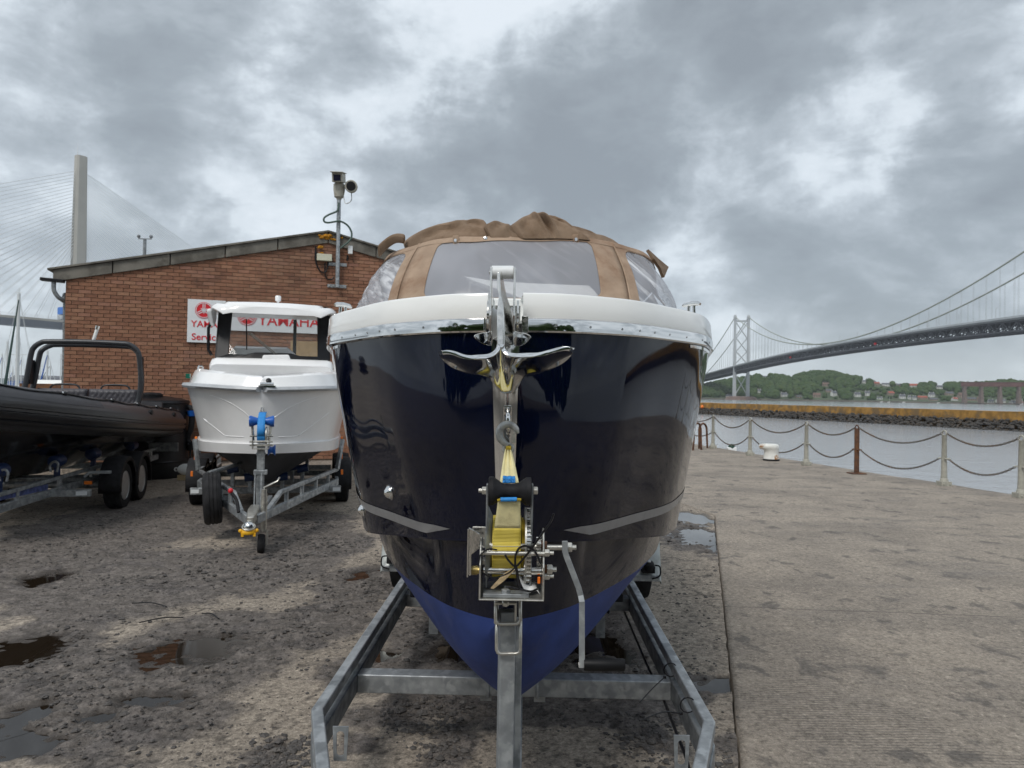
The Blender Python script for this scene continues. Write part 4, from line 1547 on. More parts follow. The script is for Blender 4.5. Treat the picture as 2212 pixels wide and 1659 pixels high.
bpy.data.objects.remove(t0)
PL_ = ['grey fence post at the right edge of the view', 'second grey fence post from the right edge', 'rusty brown fence post between grey ones', 'grey fence post between the bollard and the rusty post', 'grey fence post just left of the white bollard', 'grey fence post beside the rusty ladder hoops']
posts = []
for i, (x, y) in enumerate(PB):
    t = build_post(x, y, i == 2)
    t['label'] = PL_[i]
for i, (x, y) in enumerate(PBo):
    t = build_post(x, y, False)
    t['label'] = ('grey fence post outside the view, nearest to it', 'grey fence post outside the view, next along')[i]
link = []
LN, LR = 10, 5


def chain(p, q, sag, rl=.027, rw=.0062, big=True):
    p, q = V(p), V(q)
    L = (q - p).length * (1 + 2.67 * (sag / (q - p).length) ** 2)
    n = max(6, int(L / (rl * 1.62)))
    mb = MB()
    pts = [p.lerp(q, i / n) - UP * (4 * sag * (i / n) * (1 - i / n)) for i in range(n + 1)]
    for i in range(n):
        c = (pts[i] + pts[i + 1]) / 2
        d = (pts[i + 1] - pts[i]).normalized()
        s = d.cross(UP).normalized()
        w = s if i % 2 else s.cross(d)
        mb.tube([c + d * rl * 1.25 * math.cos(k) + w * rl * .62 * math.sin(k) for k in [j * 6.2832 / LN for j in range(LN)]], rw, LR, True)
    return mb


CHL = [('upper', 1.06, .26), ('lower', .55, .27)]
NM = ['the right edge post and its neighbour', 'the second grey post and the rusty post', 'the rusty post and the next grey post', 'the two grey posts around the bollard', 'the bollard post and the ladder post']
allp = list(reversed(PBo[:]))
allp = PBo + PB
for i in range(len(allp) - 1):
    for nm, z, sg in CHL:
        a, b_ = V((*allp[i], z)), V((*allp[i + 1], z))
        sg2 = sg * (b_ - a).length / 2.3
        d = (b_ - a).normalized() * (.055 if z > 1 else .12)
        mb = chain(a + d, b_ - d, min(.30, sg2) * (1.0 if z > 1 else 1.1))
        lab = nm + ' rusty chain hanging between ' + (NM[i - 2] if i >= 2 else ('posts beyond the right edge of the view' if i == 0 else 'the right edge post and one outside the view'))
        props(obj('chain', mb, M['chain'], smooth=80, loc=a), lab, 'chain', 'chains of the quay fence')
for nm, z, sg in CHL:
    a, b_ = V((*PB[-1], z)), V((6.25, 26.9, z))
    props(obj('chain', chain(a, b_, .2), M['chain'], smooth=80, loc=a), nm + ' rusty chain running left from the ladder post behind the dark hull', 'chain', 'chains of the quay fence')
# ladder hoops
for k, (u0, u1, vt, vb, lab) in enumerate(((1497, 1515, 914, 974, 'rusty ladder hoop nearer to the boat hull'), (1508, 1528, 915, 976, 'rusty ladder hoop nearer to the fence post'))):
    y = 24.4 if k else 23.6
    c = G((u0 + u1) / 2, vb)
    mb = MB()
    a, b_ = W(u0 + (2 if k else 0), vb, y), W(u1, vb + 1, y + .3)
    a.z = b_.z = 0
    m1, m2 = W(u0 + 3, vt + 8, y), W(u1 - 2, vt + 8, y + .3)
    tp = W((u0 + u1) / 2 + 1, vt, y + .15)
    mb.tube(cr([a, a.lerp(m1, .5), m1, tp, m2, m2.lerp(b_, .5), b_], 6), .035, 8)
    props(obj('ladder_hoop', mb, M['rust'], smooth=60, loc=a), lab, 'ladder rail', 'rusty ladder hoops at the quay edge')
# bollard
c = G(1666, 995)
t = thing('mooring_bollard', c, 'white rust streaked mooring bollard standing on the quay edge', 'bollard')
mb = MB()
rs = []
for z, r, dx in [(a * .69, b * .70, e * .7) for a, b, e in ((.06, .30, 0), (.08, .29, 0), (.30, .275, 0), (.42, .275, 0), (.46, .29, -.03), (.52, .31, -.07), (.58, .31, -.09), (.63, .29, -.10), (.66, .22, -.10), (.67, .05, -.08))]:
    ring = []
    for k in range(28):
        th = 6.2832 * k / 28
        e = (.11 * max(0, -math.cos(th)) ** 3 if z > .30 else 0) * (1 if z < .44 else .6)
        ring.append(c + V((math.cos(th) * (r + e) + dx * .3, math.sin(th) * r, z)))
    rs.append(ring)
mb.loft(rs, True, True)
obj('head', mb, M['bollard'], t, smooth=60)
mb = MB()
mb.lathe([(.215, .0), (.215, .05)], c, UP, 24)
obj('base', mb, M['rubber'], t, smooth=40)
c = W(1580, 977, 24.5)
t = thing('quay_marker', c, 'small white box with a green dome at the quay edge', 'marker')
mb = MB()
mb.box(c + V((0, 0, 0)), (.30, .2, .34))
obj('box', mb, M['white'], t, bevel=.03)
mb = MB()
mb.ball(c + V((0, 0, .17)), .11, 12, 8)
mb.box(c + V((0.02, -.11, -.05)), (.16, .02, .12))
obj('dome', mb, mat('dark_green_dome', (.01, .05, .03), .4), t, smooth=50)
# ================================================================== NAVY BOAT
YAW, HEEL = R_(2.7), .014
BX, BY = -.021, 2.40


def B(x, y, z):                                  # boat frame: x across, y aft of the stem, z over the eye
    x, z = x - z * HEEL, z + x * HEEL
    return V((BX + x * math.cos(YAW) + y * math.sin(YAW), BY - x * math.sin(YAW) + y * math.cos(YAW), 1.7 + z))


SH = [(.045, 0), (.20, .035), (.38, .15), (.48, .25), (.59, .40), (.725, .60), (.81, .80), (.92, 1.25), (1.0, 2.0), (1.03, 3.2), (1.0, 5.6)]
KN = [(.036, .016), (.15, .075), (.275, .17), (.35, .275), (.435, .41), (.575, .63), (.665, .86), (.775, 1.28), (.87, 2.0), (.91, 3.2), (.89, 5.6)]
KZ = [-.475, -.485, -.50, -.515, -.535, -.57, -.60, -.63, -.65, -.66, -.66]
WLn = [(.022, .05), (.11, .11), (.20, .20), (.27, .30), (.345, .43), (.45, .63), (.55, .86), (.68, 1.28), (.79, 2.0), (.84, 3.2), (.84, 5.6)]
KE = [(.15, -.88), (.25, -1.0), (.34, -1.09), (.43, -1.15), (.52, -1.195), (.66, -1.235), (.88, -1.255), (1.3, -1.265), (2.0, -1.27), (3.2, -1.27), (5.6, -1.27)]
NS = 8
cSH = cr([(a, b, .20) for a, b in SH], NS)
cKN = cr([(a, b, z) for (a, b), z in zip(KN, KZ)], NS)
cWL = cr([(a, b, -.746) for a, b in WLn], NS)
cKE = cr([(.014, a, z) for a, z in KE], NS)
NC = len(cSH)


def hull_up(i, l):                               # side above the knuckle
    a, b = cKN[i], cSH[i]
    p = a.lerp(b, l)
    k = math.sin(math.pi * l)
    f = max(0, 1 - i / (NC * .75))
    p.x += .030 * k * f * min(1, i / 6)
    p.y -= .022 * k * f * min(1, i / 6)
    return p


def hull_lo(i, l):                               # from the step down to the paint line
    a, b = cKN[i].copy(), cWL[i]
    led = .055 * min(1, i / 22)
    a.x = max(.03, a.x - led)
    a.y += led * .5
    a.z -= .012
    p = a.lerp(b, l)
    return p


def hull_bt(i, l):
    p = cWL[i].lerp(cKE[i], l)
    k = math.sin(math.pi * l)
    p.x += .035 * k
    p.z -= .030 * k * min(1, i / 20)
    return p


boat = thing('motor_boat', B(0, 2.5, -1.27), 'navy blue motor boat with tan canvas hood seen bow on upon a galvanised trailer', 'boat')


def both(fn, ls, name, m, extra=None):
    mb = MB()
    rows = []
    for l in ls:
        right = [fn(i, l) for i in range(NC)]
        rows.append([B(-p.x, p.y, p.z) for p in reversed(right)] + [B(*p) for p in right])
    if extra:
        rows = extra + rows
    mb.loft(rows, False)
    return mb


up = both(hull_up, [i / 18 for i in range(19)], 'hull', M['navy'])
lo = both(hull_lo, [i / 10 for i in range(11)], '', None)
mb = MB()
mb.add(up.v, up.f)
mb.add(lo.v, lo.f)
n = NC * 2                                       # step between the two
a = [mb.v[i] for i in range(n)]
b_ = [lo.v[i] for i in range(n)]
mid = [p.lerp(q, .5) + V((0, 0, .004)) for p, q in zip(a, b_)]
rnd1 = [V(p) - V((0, 0, .006)) for p in a]
mb.loft([a, rnd1, b_], False)
tr = [B(-p.x, p.y, p.z) for p in [hull_up(NC - 1, i / 6) for i in range(7)]] + [B(*hull_up(NC - 1, 1 - i / 6)) for i in range(7)]
mb.add(tr, [tuple(range(len(tr)))])
hull = obj('hull', mb, M['navy'], boat, smooth=32)
mb = both(hull_bt, [i / 14 for i in range(15)], '', None)
p = [hull_bt(NC - 1, i / 6) for i in range(7)]
tr = [B(-q.x, q.y, q.z) for q in p] + [B(*q) for q in reversed(p)]
mb.add(tr, [tuple(range(len(tr)))])
obj('hull_bottom', mb, M['antifoul'], boat, smooth=40)
mb = MB()
dk = [B(-p.x + .02, p.y + .02, .23) for p in reversed(cSH)] + [B(p.x - .02, p.y + .02, .23) for p in cSH]
mb.add(dk, [tuple(range(len(dk)))])
obj('deck', mb, M['white'], boat)


def sheer_at(x0):                                # index position where the sheer is x0 wide
    for i in range(NC - 1):
        if cSH[i + 1].x >= x0:
            t = (x0 - cSH[i].x) / (cSH[i + 1].x - cSH[i].x)
            return [cSH[i].lerp(cSH[i + 1], t)] + cSH[i + 1:]


def sweep(prof, s, start=.0575, ends=True):
    pts = sheer_at(start)
    rings = []
    for i, p in enumerate(pts):
        a, b = pts[max(0, i - 1)], pts[min(len(pts) - 1, i + 1)]
        d = (b - a)
        d.z = 0
        d.normalize()
        nrm = V((d.y, -d.x, 0))
        if i == 0:
            nrm = V((0, -1, 0))
        rings.append([B(s * (p.x + nrm.x * o), p.y + nrm.y * o, z) for o, z in prof])
    mb = MB()
    mb.loft(rings, True, ends)
    return mb


for s in (-1, 1):
    mb = sweep([(0, .2445), (.012, .2445), (.0135, .249), (.0075, .3195), (.0045, .3255), (-.001, .3285), (-.008, .3295), (-.032, .330), (-.10, .327), (-.12, .315), (-.125, .25), (-.06, .2445)], s)
    obj('gunwale', mb, M['white'], boat, smooth=28)
    mb = sweep([(-.01, .199), (.013, .199), (.017, .204), (.0175, .238), (.0155, .2435), (-.01, .2435)], s, .062)
    st = obj('rub_strip', mb, M['chrome'], boat, smooth=30)
    mb = sweep([(-.01, .184), (.002, .185), (.0035, .196), (-.01, .198)], s, .70)
    obj('lower_trim', mb, M['chrome'], boat, smooth=30)
    for k, i in enumerate((6, 11, 16, 21, 26, 31, 36, 42, 48)):
        p = cSH[i]
        d = (cSH[i + 1] - cSH[i - 1]).normalized()
        nr = V((d.y, -d.x, 0))
        c = B(s * (p.x + nr.x * .017), p.y + nr.y * .017, .221)
        ax = (B(s * (p.x + nr.x), p.y + nr.y, .221) - B(s * p.x, p.y, .221)).normalized()
        mb = MB()
        mb.lathe([(.0045, 0), (.004, .0016), (.002, .0016), (.0016, .0006), (.0, .0006)], c, ax, 10)
        obj('screw', mb, M['galv2'], st, smooth=40)

# grey stripe following the hull side
for s in (-1, 1):
    mb = MB()
    top, bot = [], []

    def at(i, z):
        a, b = cKN[int(i)], cSH[int(i)]
        f = i - int(i)
        j = min(int(i) + 1, NC - 1)
        za = cKN[int(i)].z * (1 - f) + cKN[j].z * f
        l = (z - za) / (.2 - za)
        p = hull_up(int(i), l).lerp(hull_up(j, l), f)
        q = hull_up(int(i), l + .01).lerp(hull_up(j, l + .01), f)
        return p
    i0 = 13.2
    for k in range(60):
        i = i0 + k * (NC - 2 - i0) / 59
        lo_z = -.482 if k > 1 else -.482
        pt = at(max(i0, i), -.449)
        pb = at(i + (3.0 if k == 0 else 3.0 * (1 - min(1, k / 59))), -.484)
        for p in (pt, pb):
            o = .0025
            p.x += o * .7
            p.y -= o * .8
        top.append(B(s * pt.x, pt.y, pt.z))
        bot.append(B(s * pb.x, pb.y, pb.z))
    tip = at(i0 - 3.2, -.4545)
    tp = B(s * (tip.x + .0018), tip.y - .002, tip.z)
    mid = [a.lerp(b_, .5) for a, b_ in zip(top, bot)]
    mb.loft([top, mid, bot], False)
    mb.add([tp, top[0], mid[0], bot[0]], [(0, 1, 2), (0, 2, 3)])
    obj('stripe', mb, M['stripe'], boat, smooth=60)
# stainless stem plate
mb = MB()
rows = []
for k in range(25):
    z = .185 - .525 * k / 24
    w = .0475 - .0165 * k / 24
    y = -.006 + (.016 * (.2 - z) / .675)
    row = []
    for x, dy in ((-1.0, .012), (-.96, .001), (-.5, -.003), (0, -.0045), (.5, -.003), (.96, .001), (1.0, .012)):
        row.append(B(x * w, y + dy, z))
    rows.append(row)
mb.loft(rows, False)
obj('stem_plate', mb, M['chrome'], boat, smooth=60)
# small stainless drain covers
for (i, z, s) in ((30, -.37, -1), (45, -.50, -1)):
    l = (z - cKN[i].z) / (.2 - cKN[i].z)
    p = hull_up(i, l)
    q, r = hull_up(i + 1, l), hull_up(i, l + .02)
    P0, P1, P2 = B(s * p.x, p.y, p.z), B(s * q.x, q.y, q.z), B(s * r.x, r.y, r.z)
    nr = (P1 - P0).cross(P2 - P0).normalized()
    if nr.y > 0:
        nr = -nr
    mb = MB()
    mb.lathe([(.026, 0), (.025, .006), (.012, .020), (.0, .024)], P0, nr, 18)
    mb.lathe([(.030, 0), (.030, .002)], P0, nr, 18)
    obj('drain_cover', mb, M['chrome'], boat, smooth=60)
# fold-down cleats on the gunwale
for s, u, v in ((-1, 742, 661), (1, 1470, 657)):
    p = cSH[46]
    c = B(s * (p.x - .05), p.y, .328)
    mb = MB()
    e_ = V((-s * .55, .83, 0))
    for e in (-.018, .018):
        mb.tube([c + e_ * e, c + e_ * e * .8 + UP * .042], .007, 8)
        mb.lathe([(.016, 0), (.014, .008)], c + e_ * e, UP, 10)
    mb.tube([c + e_ * a + UP * z for a, z in ((-.048, .046), (-.035, .050), (0, .052), (.035, .050), (.048, .046))], [.006, .010, .011, .010, .006], 10)
    obj('cleat', mb, M['chrome'], boat, smooth=60)

# ------------------------------------------------------------------ canvas hood
SB = [(0, 1.35, .40), (.40, 1.39, .40), (.66, 1.52, .395), (.88, 1.88, .37), (1.0, 2.55, .34)]
ST = [(0, 1.74, .885), (.36, 1.77, .883), (.58, 1.90, .868), (.765, 2.16, .835), (.865, 2.75, .70)]
SS = [0, .3, .5, .75, 1.]
cB, cT = cr(SB, 12), cr(ST, 12)
cS = [lerp(i / 12, [0, 1, 2, 3, 4], SS) for i in range(49)]


def hood(s, t, off=0.):
    q = abs(s)
    f = lerp(q, cS, list(range(49)))
    i = min(47, int(f))
    a = cB[i].lerp(cB[i + 1], f - i)
    b = cT[i].lerp(cT[i + 1], f - i)
    p = a.lerp(b, t)
    bulge = .035 * math.sin(math.pi * t)
    ln = math.hypot(p.x, p.y - 2.8)
    p.x += p.x / ln * (bulge + off)
    p.y += (p.y - 2.8) / ln * (bulge + off)
    p.z += .012 * math.sin(math.pi * t) + (.006 * noise.noise((s * 9, t * 4, 2)))
    return B(math.copysign(p.x, s) * (1 + .055 * max(0, min(1, (s - .4) * 3)) + .085 * max(0, min(1, (-s - .4) * 2.2))) - .05, p.y, p.z)


def rr_(a0, a1, t0, t1, ra, rt, n=96, skew=0.):      # rounded rectangle sampled by perimeter
    pts = []
    segs = [((a1 - ra, t0 + rt), -90), ((a1 - ra, t1 - rt), 0), ((a0 + ra, t1 - rt), 90), ((a0 + ra, t0 + rt), 180)]
    for (c, ang) in segs:
        for k in range(13):
            th = R_(ang + 90 * k / 12)
            pts.append((c[0] + ra * math.cos(th), c[1] + rt * math.sin(th)))
    out = []
    m_ = len(pts)
    for i in range(m_):                                # a few points along the straights too
        p, q = pts[i], pts[(i + 1) % m_]
        k = 14 if (i % 13) == 12 else 1
        for j in range(k):
            out.append((p[0] + (q[0] - p[0]) * j / k, p[1] + (q[1] - p[1]) * j / k))
    return out


def vinyl(name, k):
    m = bpy.data.materials.new(name)
    m.use_nodes = True
    q = NG(m.node_tree)
    b = m.node_tree.nodes['Principled BSDF']
    co = q.n('ShaderNodeTexCoord').outputs['Object']
    q.put(b.inputs['Roughness'], q.ss(q.noise(co, 5, 4, .6), .35, .7, .10, .26))
    b.inputs['Specular IOR Level'].default_value = .9
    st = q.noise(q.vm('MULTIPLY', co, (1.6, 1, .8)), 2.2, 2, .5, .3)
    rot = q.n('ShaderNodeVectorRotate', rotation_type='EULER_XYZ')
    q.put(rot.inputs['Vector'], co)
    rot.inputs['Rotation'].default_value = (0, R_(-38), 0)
    refl_streak = q.noise(q.vm('MULTIPLY', rot.outputs[0], (.8, 3, 13)), 1.7, 4, .6, .4)
    refl_streak = q.m('MULTIPLY', q.m('MULTIPLY', q.ss(refl_streak, .48, .68), q.ss(q.noise(co, 1.7, 2, .5), .38, .60)), k)
    q.put(b.inputs['Alpha'], q.m('ADD', q.ss(st, .35, .75, .42, .54), q.m('MULTIPLY', refl_streak, .32)))
    q.put(b.inputs['Base Color'], q.mix(refl_streak, (.55, .57, .63), (.88, .89, .92)))  # white reflection streaks painted into the base colour and alpha
    bp = q.n('ShaderNodeBump')
    bp.inputs['Strength'].default_value = .35
    bp.inputs['Distance'].default_value = .02
    q.put(bp.inputs['Height'], q.m('ADD', st, q.m('MULTIPLY', refl_streak, .3)))
    q.put(b.inputs['Normal'], bp.outputs[0])
    return m


M['vinyl'], M['vinyls'] = vinyl('clear_vinyl', .16), vinyl('painted_streak_vinyl', 1.)
panels = [('front', -.465, .465, -.345, .345, .185, .945, .045, .10), ('side', .47, 1.0, .512, .985, .10, .91, .06, .13), ('side', -1.0, -.47, -.985, -.512, .10, .91, .06, .13)]
for nm, s0, s1, a0, a1, t0_, t1_, ra, rt in panels:
    inner = rr_(a0, a1, t0_, t1_, ra, rt)
    outer = []
    ca, ct_ = (a0 + a1) / 2, (t0_ + t1_) / 2
    for (x, y) in inner:                              # push each ring point out to the panel's own edge
        dx, dy = x - ca, y - ct_
        k = min(((s1 if dx > 0 else s0) - ca) / dx if abs(dx) > 1e-6 else 9e9, ((1 if dy > 0 else 0) - ct_) / dy if abs(dy) > 1e-6 else 9e9)
        outer.append((ca + dx * k, ct_ + dy * k))
    mb = MB()
    rings = [[hood(x + (X - x) * f, y + (Y - y) * f, .002 * (1 - f)) for (x, y), (X, Y) in zip(inner, outer)] for f in (0, .04, .12, .3, .5, .75, 1)]
    # corners of the panel itself
    mb.loft(rings, True)
    n = len(inner)
    for cs_, ctt in ((s0, 0), (s1, 0), (s0, 1), (s1, 1)):
        j = min(range(n), key=lambda i: (outer[i][0] - cs_) ** 2 + ((outer[i][1] - ctt)) ** 2)
        mb.add([hood(*outer[j - 1]), hood(*outer[j]), hood(*outer[(j + 1) % n]), hood(cs_, ctt)], [(0, 1, 3), (1, 2, 3)])
    cp_ = obj('canvas_panel', mb, M['canvas'], boat, smooth=60, solid=.003)
    mb = MB()
    rings = []
    for f in (1.004, .9, .8, .7, .6, .5, .4, .3, .2, .1, .01):
        ring = []
        for (x, y) in inner:
            sx_, sy_ = ca + (x - ca) * f, ct_ + (y - ct_) * f
            amp = .010 if nm == 'front' else .034
            wv = noise.noise((sx_ * (7 if nm == 'front' else 26) + sy_ * (1 if nm == 'front' else 7), sy_ * 1.2, s0 * 3)) * amp * min(1, (1.004 - f) * 4)
            ring.append(hood(sx_, sy_, wv - .002))
        rings.append(ring)
    mb.loft(rings, True)
    mb.add(rings[-1], [tuple(range(n))])
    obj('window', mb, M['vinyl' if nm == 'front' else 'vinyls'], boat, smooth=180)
for s in (-.467, .467):                               # piped seams and the hem round the top
    mb = MB()
    mb.tube([hood(s, t / 14, .006) for t in range(15)], .006, 6)
    obj('seam', mb, M['canvas'], boat, smooth=60)
mb = MB()
rings = []
for k in range(81):
    s = -1 + k / 40
    rings.append([hood(s, 1 - .075, .006), hood(s, 1.0, .008), hood(s, 1.015, -.005), hood(s, 1.0, -.02)])
mb.loft(rings, False)
obj('hem', mb, M['canvas'], boat, smooth=50)
for s in (-.26, .275):
    mb = MB()
    mb.box(hood(s, .955, .014), (.035, .012, .05), Matrix.Rotation(-.1, 3, 'Y'))
    tb = obj('strap_tab', mb, M['canvas'], boat, bevel=.004)
    mb = MB()
    mb.lathe([(.011, 0), (.008, .006)], hood(s, .945, .02), (0, -1, .2), 12)
    obj('snap', mb, M['chrome'], tb)
for s in (-.125, .125):
    mb = MB()
    mb.lathe([(.013, 0), (.010, .006), (0, .008)], hood(s, .968, .010), (0, -1, .2), 14)
    obj('snap', mb, M['chrome'], boat, smooth=50)
# roof and floor inside so that the cabin is closed
mb = MB()
tp = [hood(-1 + k / 20, 1.0, -.01) for k in range(41)]
mb.add(tp + [B(.8, 4.6, .62), B(-.8, 4.6, .62)], [tuple(range(43))])
obj('roof_canvas', mb, M['canvas2'], boat)
mb = MB()
rk = [B(-.86, 2.7, .70), B(.86, 2.7, .70)]
for s in (-1, 1):
    mb.add([hood(s, 0), hood(s, 1), B(s * .8, 4.6, .62), B(s * .9, 4.6, .33)], [(0, 1, 2, 3)])
mb.add([B(-.9, 4.6, .33), B(.9, 4.6, .33), B(.8, 4.6, .62), B(-.8, 4.6, .62)], [(0, 1, 2, 3)])
obj('side_canvas', mb, M['canvas2'], boat)
mb = MB()                                            # white shape set behind the front window to show as a pale band
P_ = [W(u, v, 4.12) for u, v in ((1003, 597), (1030, 601), (1060, 606), (1150, 612), (1272, 617), (1284, 628), (1300, 650), (1140, 650), (1080, 626), (1025, 607))]
bk = [p + V((0, .35, .02)) for p in P_]
n = len(P_)
mb.add(P_ + bk, [tuple(range(n)), tuple(range(2 * n - 1, n - 1, -1))] + [(i, n + i, n + (i + 1) % n, (i + 1) % n) for i in range(n)])
obj('white_band', mb, M['white'], boat, smooth=40)
mb = MB()
mb.tube([B(-.32, 2.1, .85), B(-.34, 1.98, .45)], .008, 6)
mb.bar(B(.34, 2.0, .82), B(.37, 1.92, .52), .03, .006)
obj('window_strut', mb, M['chrome2'], boat)
mb = MB()
mb.loft([[B(x, y, z) for y, z in ((2.3, .25), (2.25, .52), (2.5, .52), (2.6, .25))] for x in (-.7, -.4)], True, True)
obj('seat', mb, M['canvas2'], boat, bevel=.03)

# ------------------------------------------------------------------ folded canvas lying on the hood
LOBES = (
    ([868, 885, 900, 920, 940, 970, 1000, 1025, 1044, 1052], [519, 506, 497, 489, 482, 475, 470, 469, 471, 482], .05, ((880, 12, 1040, 5, .030, 1.5), (905, 9, 1050, 8.5, .022, 1.2), (960, 12, 1048, 10, .02, 1.2), (1000, 3, 1046, 8, .03, 1.4))),
    ([1205, 1220, 1245, 1270, 1295, 1312, 1326], [482, 480, 488, 496, 506, 513, 522], .03, ((1210, 10, 1300, 4, .03, 1.3), (1235, 12, 1320, 9, .02, 1.2))),
    ([1042, 1052, 1066, 1082, 1094, 1106], [491, 482, 478, 478, 482, 494], .0, ((1050, 11, 1092, 3, .03, 1.3), (1075, 13, 1104, 8, .025, 1.3))),
    ([1094, 1104, 1120, 1140, 1156, 1161, 1176, 1195, 1214, 1236], [496, 487, 475, 465, 459.5, 459.5, 463, 469, 480, 500], -.02, ((1160, 14, 1158, 1, .055, .8), (1108, 11, 1148, 5, .035, 1.4), (1128, 13, 1160, 9, .03, 1.2), (1168, 3, 1225, 9, .035, 1.4), (1172, 10, 1215, 12, .03, 1.2))))
for us, vs_t, yo, creases in LOBES:
    rings = []
    N = 80
    for k in range(N + 1):
        u = us[0] + (us[-1] - us[0]) * k / N
        e = min(1, min(k, N - k) / 6) ** .5
        s = lerp(u, [814, 900, 1086, 1275, 1330], [-.72, -.46, 0, .45, .55])
        ft = hood(s, .985, .02)
        yt = ft.y + .14
        tp_ = W(u, lerp(u, us, vs_t) + 2.2 * noise.noise((u * .03, yo * 40, 0)), yt)
        h = max(.015, tp_.z - ft.z)
        ring = []
        for j in range(16):
            th = math.pi * j / 15
            y = ft.y + .005 + yo + .17 * (1 - math.cos(th) * (.75 + .25 * e))
            z = ft.z - .014 + (h + .014) * math.sin(th) ** .8
            x = ft.x + (tp_.x - ft.x) * math.sin(th)
            pin = 0
            for (u0, j0, u1, j1, dp, wd) in creases:
                A_c, B_c, P_c = V((u0 / 9, (14 - j0) / 2, 0)), V((u1 / 9, (14 - j1) / 2, 0)), V((u / 9, j, 0))
                f = max(0, min(1, (P_c - A_c).dot(B_c - A_c) / (B_c - A_c).length_squared))
                d = (P_c - A_c.lerp(B_c, f)).length / (wd * .62)
                pin += 1.7 * dp * (math.exp(-1.2 * d) - .45 * math.exp(-(d - 2.0) ** 2)) * min(1, .15 + 4 * min(f, 1 - f))
            soft = .016 * noise.noise((u * .018 + j * .1, j * .12, yo * 30)) + .022 * abs(noise.noise((u * .035 - j * .22, j * .2 + u * .01, yo * 50)))
            sn = math.sin(th) ** .5
            if j < 10:
                y += (pin + soft) * sn
                z -= .25 * pin * sn
            ring.append(V((x, y, z)))
        rings.append(ring)
    mb = MB()
    mb.loft(rings, False, False)
    mb.add(rings[0], [tuple(range(16))])
    mb.add(rings[-1], [tuple(range(15, -1, -1))])
    obj('folded_cover', mb, M['canvas2'], boat, smooth=70, sub=1)
mb = MB()                                            # loop of cloth at the left end
rings = []
for k in range(15):
    f = k / 14
    u, v = 818 + 58 * f, 534 - 22 * math.sin(f * 2.3) - 2 * f
    y = hood(-.6, 1).y + .0
    c = W(u, v, y)
    rings.append([c + V((0, -.05 + .09 * a * (1 - f * .3), .020 * math.sin(3.14 * a))) + V((0, 0, -.06 * (1 - f) * a)) for a in (0, .2, .4, .6, .8, 1)] + [c + V((0, -.03, -.075 + .02 * f))])
mb.loft(rings, True, True)
obj('cover_loop', mb, M['canvas2'], boat, smooth=60, solid=.003, sub=1)
mb = MB()                                            # corner of cloth hanging at the right end
a = [W(u - 4, v, y) for u, v, y in ((1402, 540, 4.9), (1424, 560, 5.0), (1446, 578, 5.15), (1443, 584, 5.1), (1436, 600, 5.0), (1428, 580, 4.95), (1414, 560, 4.9))]
mb.add(a, [(0, 1, 6), (1, 5, 6), (1, 2, 3, 5), (3, 4, 5)])
obj('cover_corner', mb, M['canvas2'], boat, solid=.02)

# ================================================================== ANCHOR AND BOW ROLLER


def a7(x, y, Y):
    return W((1740 + x / 3.0155) * .54, (1050 + y / 3.0155) * .54, Y)


def c8(x, y, Y):
    return W((1820 + x / 3.318) * .54, (1580 + y / 3.318) * .54, Y)


def wc(x, y, Y):
    return W((1820 + x / 4.148) * .54, (2040 + y / 4.148) * .54, Y)


def resamp(pts, n):
    pts = [V((*p, 0)) for p in pts]
    ls = [0]
    for i in range(1, len(pts)):
        ls.append(ls[-1] + (pts[i] - pts[i - 1]).length)
    return [(lerp(ls[-1] * k / (n - 1), ls, [p.x for p in pts]), lerp(ls[-1] * k / (n - 1), ls, [p.y for p in pts])) for k in range(n)]


def smooth2(pts, n=4):
    return [(p.x, p.y) for p in cr([(*p, 0) for p in pts], n)]


br = boat
# cheek plates seen edge-on
for (x0, x1, nm) in ((664, 686, 0), (946, 968, 1)):
    mb = MB()
    t_, b0 = a7((x0 + x1) / 2, 60, 2.27), a7((x0 + x1) / 2, 850, 2.27)
    x = (t_.x + b0.x) / 2
    zt_, zb = t_.z, b0.z
    mb.prism([(2.255, zt_), (2.30, zt_), (2.32, zt_ - .05), (2.40, zb + .08), (2.42, zb), (2.24, zb), (2.235, zb + .05)], (x - .0035, 0, 0), (0, 1, 0), (0, 0, 1), .007)
    obj('roller_cheek', mb, M['chrome2'], boat, bevel=.0015)
for (x0, x1) in ((628, 650), (988, 1010)):
    mb = MB()
    t_, b0 = a7((x0 + x1) / 2, 435, 2.36), a7((x0 + x1) / 2, 840, 2.36)
    x = (t_.x + b0.x) / 2
    cz, r = (t_.z + b0.z) / 2, (t_.z - b0.z) / 2
    mb.lathe([(r, -.004), (r, .004)], (x, 2.40, cz), (1, 0, 0), 30)
    obj('roller_plate', mb, M['chrome2'], boat, smooth=30, bevel=.001)
mb = MB()
p, q = a7(684, 120, 2.275), a7(950, 120, 2.275)
mb.cyl(p, q, .0205, 24)
obj('top_roller', mb, M['nylon'], boat, smooth=40, bevel=.002)
mb = MB()
p, q = a7(655, 120, 2.275), a7(978, 120, 2.275)
mb.cyl(p, q, .006, 10)
obj('roller_pin', mb, M['chrome2'], boat, smooth=40)
p, q = a7(684, 735, 2.37), a7(944, 735, 2.37)
L = (q - p).length
mb = MB()
mb.lathe([(.050, 0), (.052, .004), (.052, L * .07), (.048, L * .10), (.040, L * .35), (.040, L * .65), (.048, L * .90), (.052, L * .93), (.052, L - .004), (.050, L)], p, q - p, 28)
obj('bow_roller', mb, M['nylon'], boat, smooth=40)
